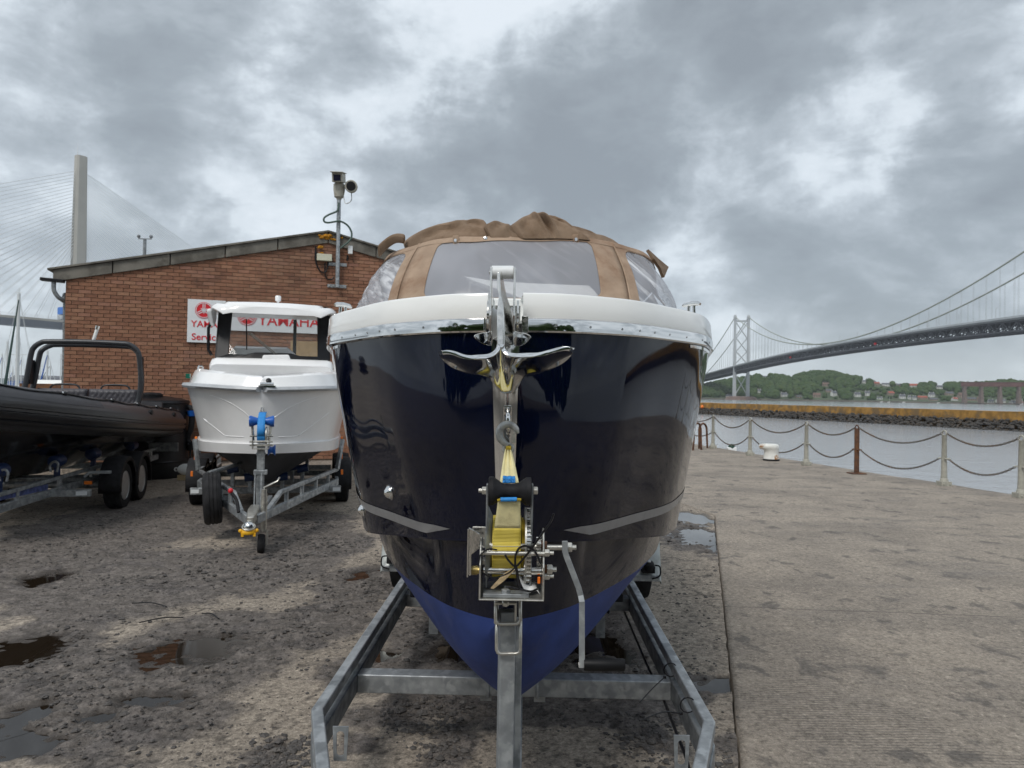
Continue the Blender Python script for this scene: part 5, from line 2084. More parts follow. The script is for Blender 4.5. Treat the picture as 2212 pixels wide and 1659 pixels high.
# flared lips at the foot of the cheeks
for sg, pts in ((1, [(466, 893), (490, 872), (560, 852), (640, 842), (672, 830), (690, 850), (690, 995), (655, 1004), (600, 992), (540, 962), (490, 925)]), (-1, [(1162, 902), (1140, 880), (1080, 855), (1000, 842), (968, 830), (948, 850), (948, 990), (985, 1010), (1040, 1005), (1100, 975), (1145, 935)])):
    pts = smooth2(pts + [pts[0]], 3)[:-1]
    c0 = pts[0]
    mb = MB()
    front = [a7(x, y, 2.235 - .03 * abs(x - (680 if sg > 0 else 958)) / 210 - .02 * (900 - y) / 100) for x, y in pts]
    bk = [p + V((0, .007, .002)) for p in front]
    n = len(front)
    mb.add(front + bk, [tuple(range(n)), tuple(range(2 * n - 1, n - 1, -1))] + [(i, n + i, n + (i + 1) % n, (i + 1) % n) for i in range(n)])
    obj('roller_lip', mb, M['chrome'], boat, bevel=.002)
for (x0, x1, y0, y1) in ((1048, 1124, 642, 860), (590, 612, 655, 832)):
    mb = MB()
    p, q = a7(x0, y0, 2.372), a7(x1, y1, 2.372)
    mb.box((p + q) / 2, (q.x - p.x, .006, p.z - q.z))
    k = obj('bracket', mb, M['chrome2'], boat, bevel=.003)
    if x1 - x0 > 50:
        mb = MB()
        mb.lathe([(.0065, 0), (.006, .002), (.0025, .002), (.002, .0005), (0, .0005)], a7(1084, 700, 2.368), (0, -1, 0), 12)
        obj('screw', mb, M['zinc'], k)
mb = MB()                                            # white moulding and dark slot behind the roller
p, q = a7(660, 478, 2.62), a7(1040, 522, 2.62)
mb.box((p + q) / 2, (q.x - p.x + .04, .05, .035))
obj('deck_step', mb, M['white'], boat, bevel=.006)
mb = MB()
p, q = a7(672, 520, 2.6), a7(1030, 900, 2.6)
mb.box((p + q) / 2, (q.x - p.x + .02, .02, p.z - q.z))
obj('roller_channel', mb, M['chrome2'], boat)

anc = thing('anchor', a7(800, 1200, 2.2), 'polished stainless claw anchor hanging at the bow roller of the navy boat', 'anchor')
mb = MB()
left = [(748, 112), (746, 300), (768, 400), (752, 520), (744, 620), (744, 1010)]
right = [(783, 112), (790, 300), (797, 400), (822, 520), (832, 640), (836, 1010)]
rings = []
for (a, b_) in zip(left, right):
    k = (a[1] - 112) / 900
    Y0 = 2.215 - .05 * k
    p, q = a7(a[0], a[1], Y0), a7(b_[0], b_[1], Y0)
    dpt = .05 + .05 * min(1, k * 2)
    e = V((.006 + .022 * min(1, k * 1.5), dpt, .01))
    rings.append([p, q, q + e, p + e])
mb.loft(rings, True, True)
obj('shank', mb, M['chrome2'], anc, bevel=.004, smooth=30)
tl = smooth2([(82, 1065), (150, 1056), (240, 1070), (330, 1103), (420, 1120), (520, 1112), (620, 1106), (690, 1080), (735, 1035), (748, 985)], 4) + smooth2([(834, 985), (852, 1050), (900, 1085), (1000, 1095), (1100, 1090), (1250, 1085), (1370, 1055), (1480, 1025), (1560, 1012), (1636, 1018)], 4)
bl = smooth2([(82, 1068), (108, 1130), (180, 1200), (270, 1255), (400, 1300), (560, 1330), (640, 1355), (690, 1400), (740, 1480), (800, 1540), (865, 1552), (930, 1540), (985, 1480), (1030, 1400), (1090, 1330), (1170, 1300), (1290, 1280), (1420, 1240), (1540, 1170), (1620, 1085), (1637, 1020)], 4)
n = 61
tl, bl = resamp(tl, n), resamp(bl, n)
rows = []
for r in range(13):
    f = r / 12
    row = []
    for i in range(n):
        s = (i / (n - 1)) * 2 - 1
        x = tl[i][0] * (1 - f) + bl[i][0] * f
        y = tl[i][1] * (1 - f) + bl[i][1] * f
        cen = math.exp(-(s * 2.6) ** 2)
        Y = 2.095 + .06 * cen + .115 * f + (.03 * f * f) * cen - .03 * abs(s) ** 1.6 + .015 * math.sin(math.pi * f)
        row.append(a7(x, y, Y))
    rows.append(row)
mb = MB()
mb.loft(rows, False)
o = obj('fluke', mb, M['chrome'], anc, smooth=180)
md = o.modifiers.new('solid', 'SOLIDIFY')
md.thickness = .012
md.offset = -1
md = o.modifiers.new('bevel', 'BEVEL')
md.width = .004
md.segments = 2
md.limit_method = 'ANGLE'
mb = MB()
mb.tube(cr([a7(835, 1255, 2.155), a7(850, 1300, 2.16), a7(866, 1400, 2.205), a7(872, 1450, 2.23)], 4), [.005] * 13, 6)
obj('weld_bead', mb, M['chrome2'], anc, smooth=60)

# ------------------------------------------------------------------ bow eye
mb = MB()
p, q = c8(645, 148, 2.375), c8(755, 400, 2.40)
mb.prism([(-.5, 0), (.5, 0), (.5, 1), (-.5, 1)], ((p.x + q.x) / 2, 2.385, q.z), V((q.x - p.x, 0, 0)), V((0, -.02, p.z - q.z)), -.008)
obj('bow_eye_plate', mb, M['chrome'], boat, bevel=.003)
mb = MB()
mb.tube(cr([c8(703, 205, 2.39), c8(703, 212, 2.355), c8(703, 260, 2.325), c8(706, 380, 2.32), c8(709, 470, 2.33), c8(711, 505, 2.36), c8(711, 508, 2.40)], 5), .0068, 12)
obj('bow_eye', mb, M['chrome'], boat, smooth=60)
# ================================================================== TRAILER OF THE NAVY BOAT
M['strapm'] = None
m = bpy.data.materials.new('yellow_webbing')
m.use_nodes = True
q = NG(m.node_tree)
b = m.node_tree.nodes['Principled BSDF']
co = q.n('ShaderNodeTexCoord').outputs['Object']
wv = q.n('ShaderNodeTexWave', bands_direction='Z')
q.put(wv.inputs['Vector'], co)
wv.inputs['Scale'].default_value = 75
wv.inputs['Distortion'].default_value = .6
c = q.mix(q.ss(q.noise(co, 12, 4, .6), .35, .7), (.78, .63, .12), (.68, .52, .06))
c = q.mix(q.m('MULTIPLY', wv.outputs[1], .35), c, (.30, .22, .02))
q.put(b.inputs['Base Color'], c)
b.inputs['Roughness'].default_value = .8
bp = q.n('ShaderNodeBump')
bp.inputs['Strength'].default_value = .5
bp.inputs['Distance'].default_value = .002
q.put(bp.inputs['Height'], wv.outputs[1])
q.put(b.inputs['Normal'], bp.outputs[0])
M['web'] = m
M['webpale'] = mat('faded_webbing', (.72, .65, .36), .85, 0, .10, 25, .3, 300, (.52, .45, .24), 14, (.52, .7))
M['webdeep'] = mat('deep_yellow_webbing', (.42, .30, .02), .8, 0, .2, 60, .3, 300)
TRL = thing('boat_trailer', (.03, 4.4, 0), 'galvanised trailer with winch post and yellow strap under the navy boat', 'trailer')
tw = R_(1.1)


def Tt(x, y, z):                                     # trailer frame: x across, y along from the camera
    return V((.02 + x * math.cos(tw) + (y - 2.9) * math.sin(tw), 2.9 + (y - 2.9) * math.cos(tw) - x * math.sin(tw), z))


RX = .752
FRX = .548
for s in (-1, 1):
    sd = .022 if s > 0 else 0
    mb = MB()
    mb.ribbon([Tt(s * (FRX - .28), 1.45, .4475), Tt(s * (FRX + .012), 2.28, .4475), Tt(s * RX, 2.87 - sd, .4475), Tt(s * RX, 9.2, .4475)], .046, .046)
    obj('upper_rail', mb, M['galv'], TRL, bevel=.006, bseg=3)
    mb = MB()
    mb.ribbon([Tt(s * (FRX - .28), 1.45, .338), Tt(s * (FRX + .012), 2.28, .338), Tt(s * RX, 2.87 - sd, .338), Tt(s * RX, 9.2, .338)], .046, .09)
    obj('lower_rail', mb, M['galv2'], TRL, bevel=.006, bseg=3)
    for y in (2.4, 3.50, 4.92, 6.3, 7.6):
        mb = MB()
        mb.box(Tt(s * (RX if y > 2.8 else FRX + .05), y, .404), (.034, .012, .044), Matrix.Rotation(-tw, 3, 'Z'))
        obj('spacer', mb, M['galv'], TRL)
    # slotted tie-down plates near the front
    c = Tt(s * .648, 2.62, .455)
    mb = MB()
    o_ = [(-.05, -.062), (.05, -.062), (.05, .062), (-.05, .062)]
    i_ = [(.014 * math.cos(R_(k)), (.030 if 0 <= k <= 180 else -.030) + .014 * math.sin(R_(k))) for k in range(0, 360, 20)]
    n_ = len(i_)

    def edge(ang):
        x, y = math.cos(ang), math.sin(ang)
        k = min(.046 / abs(x) if abs(x) > 1e-6 else 9, .060 / abs(y) if abs(y) > 1e-6 else 9)
        return (x * k, y * k)
    ou = [edge(math.atan2(y, x)) for x, y in i_]
    rings = []
    cx = c + V((-s * .048, 0, 0))
    for yy, pts in ((0, ou), (0, i_), (.006, i_), (.006, ou), (0, ou)):
        rings.append([cx + V((x, yy, z)) for x, z in pts])
    mb.loft(rings, True)
    obj('slot_plate', mb, M['galv'], TRL)
    # mudguard, tyre, marker
    ym = 6.02 if s < 0 else 5.88
    xo = s * .985
    mb = MB()
    rings = []
    for (yy, zz) in ((-.02, .25), (.0, .27), (.03, .40), (.10, .56), (.24, .66), (.5, .70), (1.2, .70), (1.45, .66), (1.6, .5), (1.66, .27)):
        rings.append([Tt(xo + x, ym + yy + dy, zz + dz) for x, dy, dz in ((-.135, 0, -.02), (-.125, 0, 0), (-.105, 0, .008), (.105, 0, .008), (.125, 0, 0), (.135, 0, -.02))])
    mb.loft(rings, False)
    mg = obj('mudguard', mb, mat('grey_white_mudguard', (.46, .49, .48), .35, .2, .12, 6, .05, 30, (.36, .37, .35), 9, (.5, .7)), TRL, smooth=50, solid=.012)
    mb = MB()
    mb.prism([(-.125, 0), (.125, 0), (.125, .05), (-.125, .05)], Tt(xo, ym - .024, .245), (1, 0, 0), (0, 0, 1), -.012)
    obj('lip', mb, M['galv'], mg, bevel=.006)
    c = Tt(xo + s * .03, ym - .03, .345)
    mb = MB()
    mb.box(c, (.10, .07, .055))
    mb.lathe([(.042, -.04), (.046, 0), (.042, .03), (.025, .042)], c + V((0, -.01, .025)), (0, -.4, 1), 18)
    mk = obj('marker_lamp', mb, M['rubber'], TRL, smooth=30, bevel=.004)
    mb = MB()
    mb.lathe([(.018, .043), (.016, .05), (.006, .05)], c + V((0, -.01, .025)), (0, -.4, 1), 14)
    obj('lens', mb, M['rimgrey'], mk, smooth=40)
    mb = MB()
    mb.tube(cr([c + V((s * .05, 0, .03)), c + V((s * .09, -.01, .02)), c + V((s * .09, -.01, -.05)), c + V((s * .03, -.01, -.075))], 5), .006, 6)
    obj('lead', mb, M['rubber'], mk)
    for dy in (.42, 1.14):
        mb = MB()
        prof = [(.20, -.085), (.27, -.10), (.315, -.085), (.325, -.05), (.328, 0), (.325, .05), (.315, .085), (.27, .10), (.20, .085)]
        c = Tt(xo, ym + dy, .328)
        mb.lathe(prof, c, (1, -.02, 0), 40)
        wt = obj('wheel', mb, M['tyre'], TRL, smooth=40)
        mb = MB()
        mb.lathe([(.20, -.08), (.19, -.03), (.10, -.02), (.06, -.07), (.0, -.07)], c, (-s, 0, 0), 28)
        obj('rim', mb, M['rimgrey'], wt, smooth=40)
for y, nm in ((3.50, 0), (4.90, 1), (6.5, 1), (8.4, 1)):
    mb = MB()
    mb.bar(Tt(-RX + .023, y, .338), Tt(RX - .023, y, .338), .09, .086)
    obj('crossbeam', mb, M['galv'], TRL, bevel=.006, bseg=3)
# keel roller supports on the first crossbeam
for x in (-.135, .125):
    mb = MB()
    mb.box(Tt(x, 3.60, .38), (.055, .008, .33))
    for dz in (-.12, .10, .13):
        mb.box(Tt(x, 3.593, .38 + dz), (.012, .008, .022), mi=1)
    obj('support_plate', mb, [M['galv'], M['black']], TRL, bevel=.002)
    mb = MB()
    xx = x + (.018 if x < 0 else -.015)
    pts = [Tt(xx, 3.50, .287), Tt(xx, 3.448, .295), Tt(xx, 3.446, .37), Tt(xx, 3.455, .392), Tt(xx, 3.50, .396)]
    mb.tube(pts, .0075, 8)
    obj('u_bolt', mb, M['galv'], TRL, smooth=60)
mb = MB()
mb.lathe([(.05, -.09), (.045, -.06), (.028, 0), (.045, .06), (.05, .09)], Tt(0, 3.60, .41), (1, 0, 0), 18)
obj('keel_roller', mb, M['rubber'], TRL, smooth=50)
for s in (-1, 1):                                    # bunk supports on the second crossbeam
    x = s * .545
    mb = MB()
    mb.box(Tt(x, 4.848, .345), (.13, .008, .12))
    bp_s = obj('bunk_bracket', mb, M['galv'], TRL, bevel=.002)
    mb = MB()
    mb.box(Tt(x, 4.858, .33), (.06, .01, .42))
    obj('bunk_post', mb, M['galv'], TRL, bevel=.003)
    for dx in (-.045, .045):
        for dz in (-.045, .045):
            mb = MB()
            mb.hexbolt(Tt(x + dx, 4.844, .345 + dz), (0, -1, 0), .013, .014)
            obj('bolt', mb, M['rubber'], bp_s)
    mb = MB()
    mb.bar(Tt(s * .56, 4.2, .56), Tt(s * .56, 7.5, .58), .09, .05)
    obj('bunk', mb, M['rubber'], TRL, bevel=.01)
# black cable along the right rail and the ties that hold it
mb = MB()
cab = [(1349, 1322), (1376, 1385), (1404, 1450), (1428, 1497), (1447, 1545), (1464, 1590), (1480, 1630), (1494, 1680)]
mb.tube(cr([G(u, v, .285) for u, v in cab], 5), .007, 7)
obj('brake_cable', mb, M['black'], TRL, smooth=60)
for k, (u, v) in enumerate(((1449, 1447), (1486, 1523))):
    c = G(u, v, .45)
    ax = V((.0, 1, 0))
    if k:
        ax = V((.05, 1, 0))
    mb = MB()
    r = .031
    mb.tube([c + V((r * math.cos(t), 0, .0 + r * math.sin(t))) for t in [i * .5236 for i in range(12)]], .0028, 5, True)
    p = c + V((-.03, -.01, -.03))
    ends = ((1382, 1517), (1381, 1557))[k]
    e = W(*ends, p.y - .16)
    mb.box(p, (.012, .010, .010))
    mb.tube(cr([p, p.lerp(e, .45) + V((0, 0, .018 if k else .004)), e], 7), .0026, 5)
    obj('cable_tie', mb, M['black'], TRL)
mb = MB()
mb.box(Tt(.70, 2.55, .33), (.02, .06, .05))
obj('amber_reflector', mb, M['orange'], TRL, bevel=.006)
# centre drawbar
mb = MB()
mb.bar(Tt(0.012, 1.45, .30), Tt(.012, 3.46, .30), .06, .07)
obj('drawbar', mb, M['galv2'], TRL, bevel=.005)

# ------------------------------------------------------------------ winch post
p0, p1 = W(1092, 1318, 2.27), W(1093.5, 1659, 2.27)
px_ = (p0.x + p1.x) / 2
zt_ = p0.z
mb = MB()
rt = Matrix.Rotation(R_(8), 3, 'Z')
mb.box((px_, 2.27, (zt_ + .26) / 2), (.047, .05, zt_ - .26), rt)
obj('winch_post', mb, M['galv'], TRL, bevel=.005, bseg=3)
mb = MB()
a = W(1121, 1330, 2.33)
mb.box((a.x, 2.335, (zt_ + .26) / 2 - .02), (.022, .012, zt_ - .30), rt)
obj('post_flange', mb, M['galv'], TRL, bevel=.003)


def loop_px(pts, Y, r, back=.085):
    f = [W(u, v, Y) for u, v in pts]
    return f


# channel bracket and two U-bolts round the post


def c4(x, y, Y):
    return W((1200 + x / 1.3012) * .54, (2000 + y / 1.3012) * .54, Y)


p, q = c4(1010, 532, 2.235), c4(1128, 648, 2.235)
w_, h_ = q.x - p.x, p.z - q.z
mb = MB()
cx, cz = (p.x + q.x) / 2, (p.z + q.z) / 2
mb.box((p.x + .004, 2.275, cz), (.007, .085, h_))
mb.box((q.x - .004, 2.275, cz), (.007, .085, h_))
mb.box((cx, 2.275, p.z - .004), (w_, .085, .007))
obj('post_bracket', mb, M['zinc'], TRL, bevel=.003)
for (x0, x1, y0, y1) in ((1018, 1147, 535, 645), (1023, 1147, 640, 800)):
    mb = MB()
    Y = 2.228
    P1, P2, P3, P4 = c4(x0, y0, Y), c4(x0, y1, Y), c4(x1, y1, Y), c4(x1, y0, Y)
    b_ = V((0, .05, .02))
    rr = .012
    pts = [P1 + b_ * 1.6, P1 + b_ * .4, P1.lerp(P2, .5), P2 + V((0, 0, rr)), P2 + V((rr * .3, 0, rr * .3)), P2 + V((rr, 0, 0)), P2.lerp(P3, .5), P3 - V((rr, 0, 0)), P3 + V((-rr * .3, 0, rr * .3)), P3 + V((0, 0, rr)), P3.lerp(P4, .5), P4 + b_ * .4, P4 + b_ * 1.6]
    mb.tube(pts, .0052, 10)
    obj('u_bolt', mb, M['zinc'], TRL, smooth=60)
mb = MB()
mb.hexbolt(c4(1070, 545, 2.22), (0, -.4, 1), .011, .012)
obj('bolt', mb, M['zinc'], TRL)

# ------------------------------------------------------------------ winch
YF = 2.10
wf = None
mb = MB()                                            # bent steel frame: base with two upright sides
bl, br_ = wc(392, 1490, YF), wc(1478, 1490, YF)
zb = bl.z
yb = YF + .20
ztl, ztr = wc(392, 560, YF).z, wc(1450, 370, YF).z
mb.box(((bl.x + br_.x) / 2, (YF + yb) / 2, zb), (br_.x - bl.x, yb - YF, .005))
mb.prism([(YF, zb), (yb, zb), (yb, zb + .06), (yb - .05, ztl - .03), (YF + .10, ztl), (YF + .03, ztl), (YF, ztl - .06)], (bl.x, 0, 0), (0, 1, 0), (0, 0, 1), .005)
mb.prism([(YF, zb), (yb, zb), (yb, zb + .06), (yb - .05, ztr - .05), (YF + .07, ztr), (YF + .045, ztr), (YF, ztr - .10)], (br_.x - .005, 0, 0), (0, 1, 0), (0, 0, 1), .005)
wf = obj('winch_frame', mb, M['zinc'], TRL, bevel=.0022)
mb = MB()
p, q = wc(465, 1400, YF + .012), wc(1228, 1465, YF + .012)
mb.box(((p.x + q.x) / 2, YF + .035, zb + .0085), (q.x - p.x, .045, .011))
obj('clamp_bar', mb, M['galv'], wf, bevel=.002)
for (x, y, Y, r) in ((838, 1390, YF + .03, .0125), (868, 1250, YF + .12, .0115)):
    mb = MB()
    c = wc(x, y, Y)
    c.z = zb + (.014 if y > 1300 else .003)
    mb.hexbolt(c, UP, r, .010)
    obj('bolt', mb, M['galv'], wf)


def shaft(x0, x1, y0, y1, Y, name, m=None, n=18):
    mb = MB()
    p, q = wc(x0, (y0 + y1) / 2, Y), wc(x1, (y0 + y1) / 2, Y)
    q.z = p.z
    r = abs(wc(x0, y0, Y).z - wc(x0, y1, Y).z) / 2
    mb.cyl(p, q, r, n)
    return obj(name, mb, m or M['zinc'], TRL, smooth=40, bevel=.001)


def nut(x, y, Y, r, h, sg=1, shank=.012, nm='nut'):
    mb = MB()
    mb.hexbolt(wc(x, y, Y), (sg, 0, 0), r, h, shank)
    return obj(nm, mb, M['zinc'], TRL, bevel=.0008)


shaft(500, 1352, 545, 650, YF + .045, 'drive_shaft')
shaft(505, 600, 530, 640, YF + .045, 'shaft_collar')
shaft(1480, 1860, 572, 665, YF + .045, 'drive_shaft')
shaft(1425, 1525, 515, 672, YF + .045, 'bush', M['rust'])
shaft(380, 440, 540, 650, YF + .045, 'bush', M['rust'])
shaft(440, 1490, 672, 748, YF + .012, 'tie_bar')
nut(1488, 712, YF + .012, .0115, .014)
shaft(470, 1440, 928, 1066, YF + .06, 'lower_shaft', M['chrome2'])
nut(1525, 985, YF + .06, .0155, .016)
shaft(1480, 1530, 910, 1040, YF + .06, 'bush', M['rust'])
nut(1480, 1095, YF + .06, .012, .016)
nut(455, 845, YF + .06, .012, .020, 1, .006)


def gear(x0, x1, yc, rad, teeth, Y, name, depth=.12):
    p, q = wc(x0, yc, Y), wc(x1, yc, Y)
    q.z = p.z
    rings = []
    n = teeth * 4
    for a in (p, q):
        rings.append([V((a.x, p.y, p.z)) + V((0, math.cos(6.28318 * k / n), math.sin(6.28318 * k / n))) * (rad * (1 if (k % 4) < 2 else 1 - depth)) for k in range(n)])
    mb = MB()
    mb.loft(rings, True, True)
    return obj(name, mb, M['chrome2'], TRL)


zc_ = wc(1200, 600, YF + .13)
g1 = gear(1178, 1250, 600, .113, 52, YF + .13, 'gear_wheel', .07)
mb = MB()
p = wc(1150, 600, YF + .13)
mb.lathe([(.116, 0), (.116, .005)], p, (1, 0, 0), 48)
obj('drum_flange', mb, M['zinc'], TRL, smooth=30)
gear(1142, 1262, 995, .0275, 14, YF + .06, 'pinion', .18)
gear(1350, 1425, 575, .0215, 14, YF + .045, 'pinion', .18)
gear(1350, 1420, 815, .035, 22, YF + .10, 'pinion', .14)
mb = MB()                                            # dished flange left of the strap
p = wc(600, 560, YF + .13)
mb.lathe([(.115, -.014), (.112, -.012), (.075, .006), (.0, .006)], p, (1, 0, 0), 44)
obj('drum_flange', mb, M['galv'], TRL, smooth=50, solid=.003)
# wound strap on the drum and the run up to the bow roller
p, q = wc(628, 600, YF + .13), wc(1090, 600, YF + .13)
q.z = p.z
mb = MB()
L = q.x - p.x
mb.lathe([(.02, 0), (.092, 0), (.092, L), (.02, L)], p, (1, 0, 0), 48)
obj('wound_strap', mb, M['web'], TRL, smooth=40)
for k in range(3):
    mb = MB()
    mb.lathe([(.086 - .006 * k, L), (.086 - .006 * k, L + .004)], p + V((.0025 + .0045 * k, 0, 0)), (1, 0, 0), 44)
    obj('wound_strap', mb, M['webdeep'], TRL, smooth=40)
drc = p
yr = 2.135
rc = c8(730, 1272, yr)
top = c8(730, 1420, yr - .02)


def strip_pts(rows, name, m, th=.0025, sm=50):
    mb = MB()
    mb.loft(rows, False)
    return obj(name, mb, m, TRL, smooth=sm, solid=th)


rows = []
a0, b0 = c8(570, 1405, 2.106), c8(868, 1405, 2.106)
rr = .0945


def drow(th):
    z, y = drc.z + rr * math.sin(th), drc.y - rr * math.cos(th)
    return V((p.x + .001, y, z)), V((q.x - .001, y, z))


a1, b1 = drow(R_(20))
for k in range(13):
    f = k / 12
    a, b_ = a0.lerp(a1, f), b0.lerp(b1, f)
    rows.append([a.lerp(b_, j / 8) + V((0, .0012 * math.sin(j * 2.1 + f * 3) * (1 - f), 0)) for j in range(9)])
for k in range(1, 8):
    a, b_ = drow(R_(20 - 26 * k / 7))
    rows.append([a.lerp(b_, j / 8) for j in range(9)])
strip_pts(rows[:9], 'strap', M['webpale'])
strip_pts(rows[8:], 'strap', M['web'])
mb = MB()
a, b_ = c8(605, 1388, 2.098), c8(820, 1384, 2.098)
mb.tube([a, b_], .006, 8)
obj('strap_band', mb, M['bluefab'], TRL)
mb = MB()
mb.tube([c8(565, 1400, 2.102), c8(605, 1386, 2.1)], .0035, 6)
mb.tube([c8(820, 1386, 2.1), c8(876, 1388, 2.102)], .0035, 6)
obj('strap_edge', mb, M['webdeep'], TRL)
# upper run: pleated fan from the hook eye to the roller
rows = []
for k in range(15):
    f = k / 14
    l, r = c8(672 - 75 * f ** .8, 712 + 455 * f, 2.30 - .15 * f), c8(742 + 105 * f ** .9, 712 + 455 * f, 2.30 - .15 * f)
    rows.append([l.lerp(r, j / 28) + V((0, -.008 * (1 - .6 * f) * math.sin(j / 28 * math.pi * 5.2 + .6), 0)) for j in range(29)])
strip_pts(rows, 'strap', M['webpale'], .002, 180)
mb = MB()
mb.tube([c8(678, 706, 2.292), c8(742, 704, 2.292)], .007, 8)
obj('strap_loop', mb, M['webdeep'], TRL)
rows = []
for k in range(5):
    f = k / 4
    a, b_ = c8(637 - 4 * f, 1074 + 92 * f, 2.163 - .018 * f), c8(797 + 4 * f, 1078 + 88 * f, 2.163 - .018 * f)
    rows.append([a.lerp(b_, j / 14) + V((0, -.0035 * math.sin(j * .9 + 1), .001 * math.sin(j))) for j in range(15)])
o = strip_pts(rows, 'strap_label', M['bluefab'], .001, 180)
text('lettering', 'PEGASVAL', .0075, c8(790, 1112, 2.145), (-1, 0, 0), (0, 0, -1), M['black'], TRL, .0004)
# V roller
a, b_ = c8(446, 1272, yr), c8(1012, 1272, yr)
b_.z = a.z
L = (b_ - a).length
mb = MB()
mb.lathe([(.037, 0), (.041, .002), (.041, L * .11), (.022, L * .33), (.021, L * .5), (.022, L * .67), (.041, L * .89), (.041, L - .002), (.037, L)], a, (1, 0, 0), 36)
obj('strap_roller', mb, M['rubber'], TRL, smooth=35)
for x0, x1, sg in ((420, 444, -1), (1014, 1038, 1)):
    t0_, b0_ = c8((x0 + x1) / 2, 1176, yr), c8((x0 + x1) / 2, 1660, yr)
    mb = MB()
    zt2, zb2 = t0_.z, bl.z + .02
    x = t0_.x
    mb.prism([(yr - .016, zt2), (yr + .016, zt2), (yr + .03, zb2 + .2), (yr + .06, zb2), (yr + .02, zb2), (yr - .01, zb2 + .2)], (x - .003, 0, 0), (0, 1, 0), (0, 0, 1), .006)
    obj('roller_arm', mb, M['galv2'], TRL, bevel=.002)
    c = c8(418 if sg < 0 else 1040, 1270, yr)
    mb = MB()
    mb.hexbolt(c, (sg, 0, 0), .0125, .013, .010 if sg < 0 else 0)
    obj('nut', mb, M['zinc'], TRL, bevel=.001)
# hook
M['forged'] = mat('forged_galvanised_hook', (.33, .345, .34), .5, .5, .25, 40, .25, 60, (.50, .51, .50), 25, (.5, .65))
hk = [(838, 512), (822, 478), (795, 432), (745, 398), (690, 390), (630, 415), (592, 470), (588, 530), (606, 580), (645, 625), (680, 655), (703, 672)]
pts = cr([c8(x, y, 2.30) for x, y in hk], 4)
n = len(pts)
mb = MB()
rad = [lerp(i / (n - 1), [0, .12, .4, .75, 1], [.004, .0095, .0115, .0115, .0085]) for i in range(n)]
mb.tube(pts, rad, 14)
mb.tube([c8(708 + 58 * math.cos(k), 710 + 58 * math.sin(k), 2.30) for k in [i * .3927 for i in range(16)]], .0058, 10, True)
obj('hook', mb, M['forged'], TRL, smooth=70)
mb = MB()
mb.prism([(0, 0), (.014, .002), (.012, .036), (.008, .036), (-.002, .012)], c8(745, 640, 2.285), (1, 0, 0), (0, 0, 1), .003)
mb.lathe([(.0035, -.004), (.0035, .004)], c8(758, 620, 2.284), (0, 1, 0), 10)
obj('hook_latch', mb, M['zinc'], TRL)
# left pawl lever and its plate
mb = MB()
Yp = YF + .02
P_ = [wc(x, y, Yp) for x, y in ((215, 300), (235, 296), (418, 400), (395, 640), (262, 745), (262, 1085), (235, 1095), (215, 1050))]
n = len(P_)
bk = [v + V((.002, .004, 0)) for v in P_]
mb.add(P_ + bk, [tuple(range(n)), tuple(range(2 * n - 1, n - 1, -1))] + [(i, n + i, n + (i + 1) % n, (i + 1) % n) for i in range(n)])
for e in ((205, 300, 228, 1098),):
    a, b_ = wc(e[0], e[1], Yp - .004), wc(e[2], e[3], Yp - .004)
    mb.box((a + b_) / 2, (.0035, .03, a.z - b_.z))
obj('pawl_lever', mb, M['chrome2'], TRL, bevel=.001)
mb = MB()
a, b_ = wc(292, 272, YF + .05), wc(512, 455, YF + .05)
mb.box((a + b_) / 2, (b_.x - a.x, .006, a.z - b_.z))
a2, b2 = wc(418, 455, YF + .045), wc(500, 615, YF + .045)
for x in (a2.x + .003, b2.x - .003):
    mb.box((x, YF + .045, (a2.z + b2.z) / 2), (.005, .008, a2.z - b2.z))
mb.box(((a2.x + b2.x) / 2, YF + .045, b2.z), (b2.x - a2.x, .008, .005))
pl_ = obj('shift_plate', mb, M['zinc'], TRL, bevel=.002)
text('lettering', 'SHIFT', .0098, wc(306, 335, YF + .0455), (1, 0, 0), (0, 0, 1), M['rubber'], pl_, .0004)
text('lettering', 'LOCK', .0098, wc(330, 400, YF + .0455), (1, 0, 0), (0, 0, 1), M['rubber'], pl_, .0004)
mb = MB()
a, b_ = wc(205, 1000, YF + .05), wc(405, 1000, YF + .05)
mb.cyl(a, b_, .011, 12)
for k in range(4):
    mb.lathe([(.0135, 0), (.0135, .0035)], wc(285 + k * 22, 1000, YF + .05), (1, 0, 0), 14)
obj('pawl_spring', mb, mat('brass_spring', (.35, .27, .10), .4, .7, .2, 30), TRL, smooth=30)
# crank
mb = MB()
cp_ = [(1822, 512), (1826, 690), (1850, 770), (2050, 1290), (2085, 1420)]
pts = [wc(x, y, YF + .02) for x, y in cp_] + [W(1257, 1300, YF + .01), W(1257, 1443, YF)]
mb.ribbon(pts, .006, .0165, (1, 0, 0))
obj('crank', mb, M['galv'], TRL, bevel=.0015)
nut(1862, 620, YF + .045, .0155, .014)
mb = MB()
a, b_ = W(1261, 1435, YF + .005), W(1349, 1436, YF + .005)
b_.z = a.z
L = (b_ - a).length
mb.lathe([(.0165, 0), (.0175, .003), (.0182, L * .5), (.0175, L - .003), (.016, L)], a, (1, 0, 0), 28)
obj('crank_handle', mb, mat('handle_grip', (.006, .006, .007), .5, 0, .2, 20, spec=.2), TRL, smooth=40)
mb = MB()
mb.hexbolt(W(1253, 1436, YF + .005), (-1, 0, 0), .008, .005)
obj('nut', mb, M['zinc'], TRL)
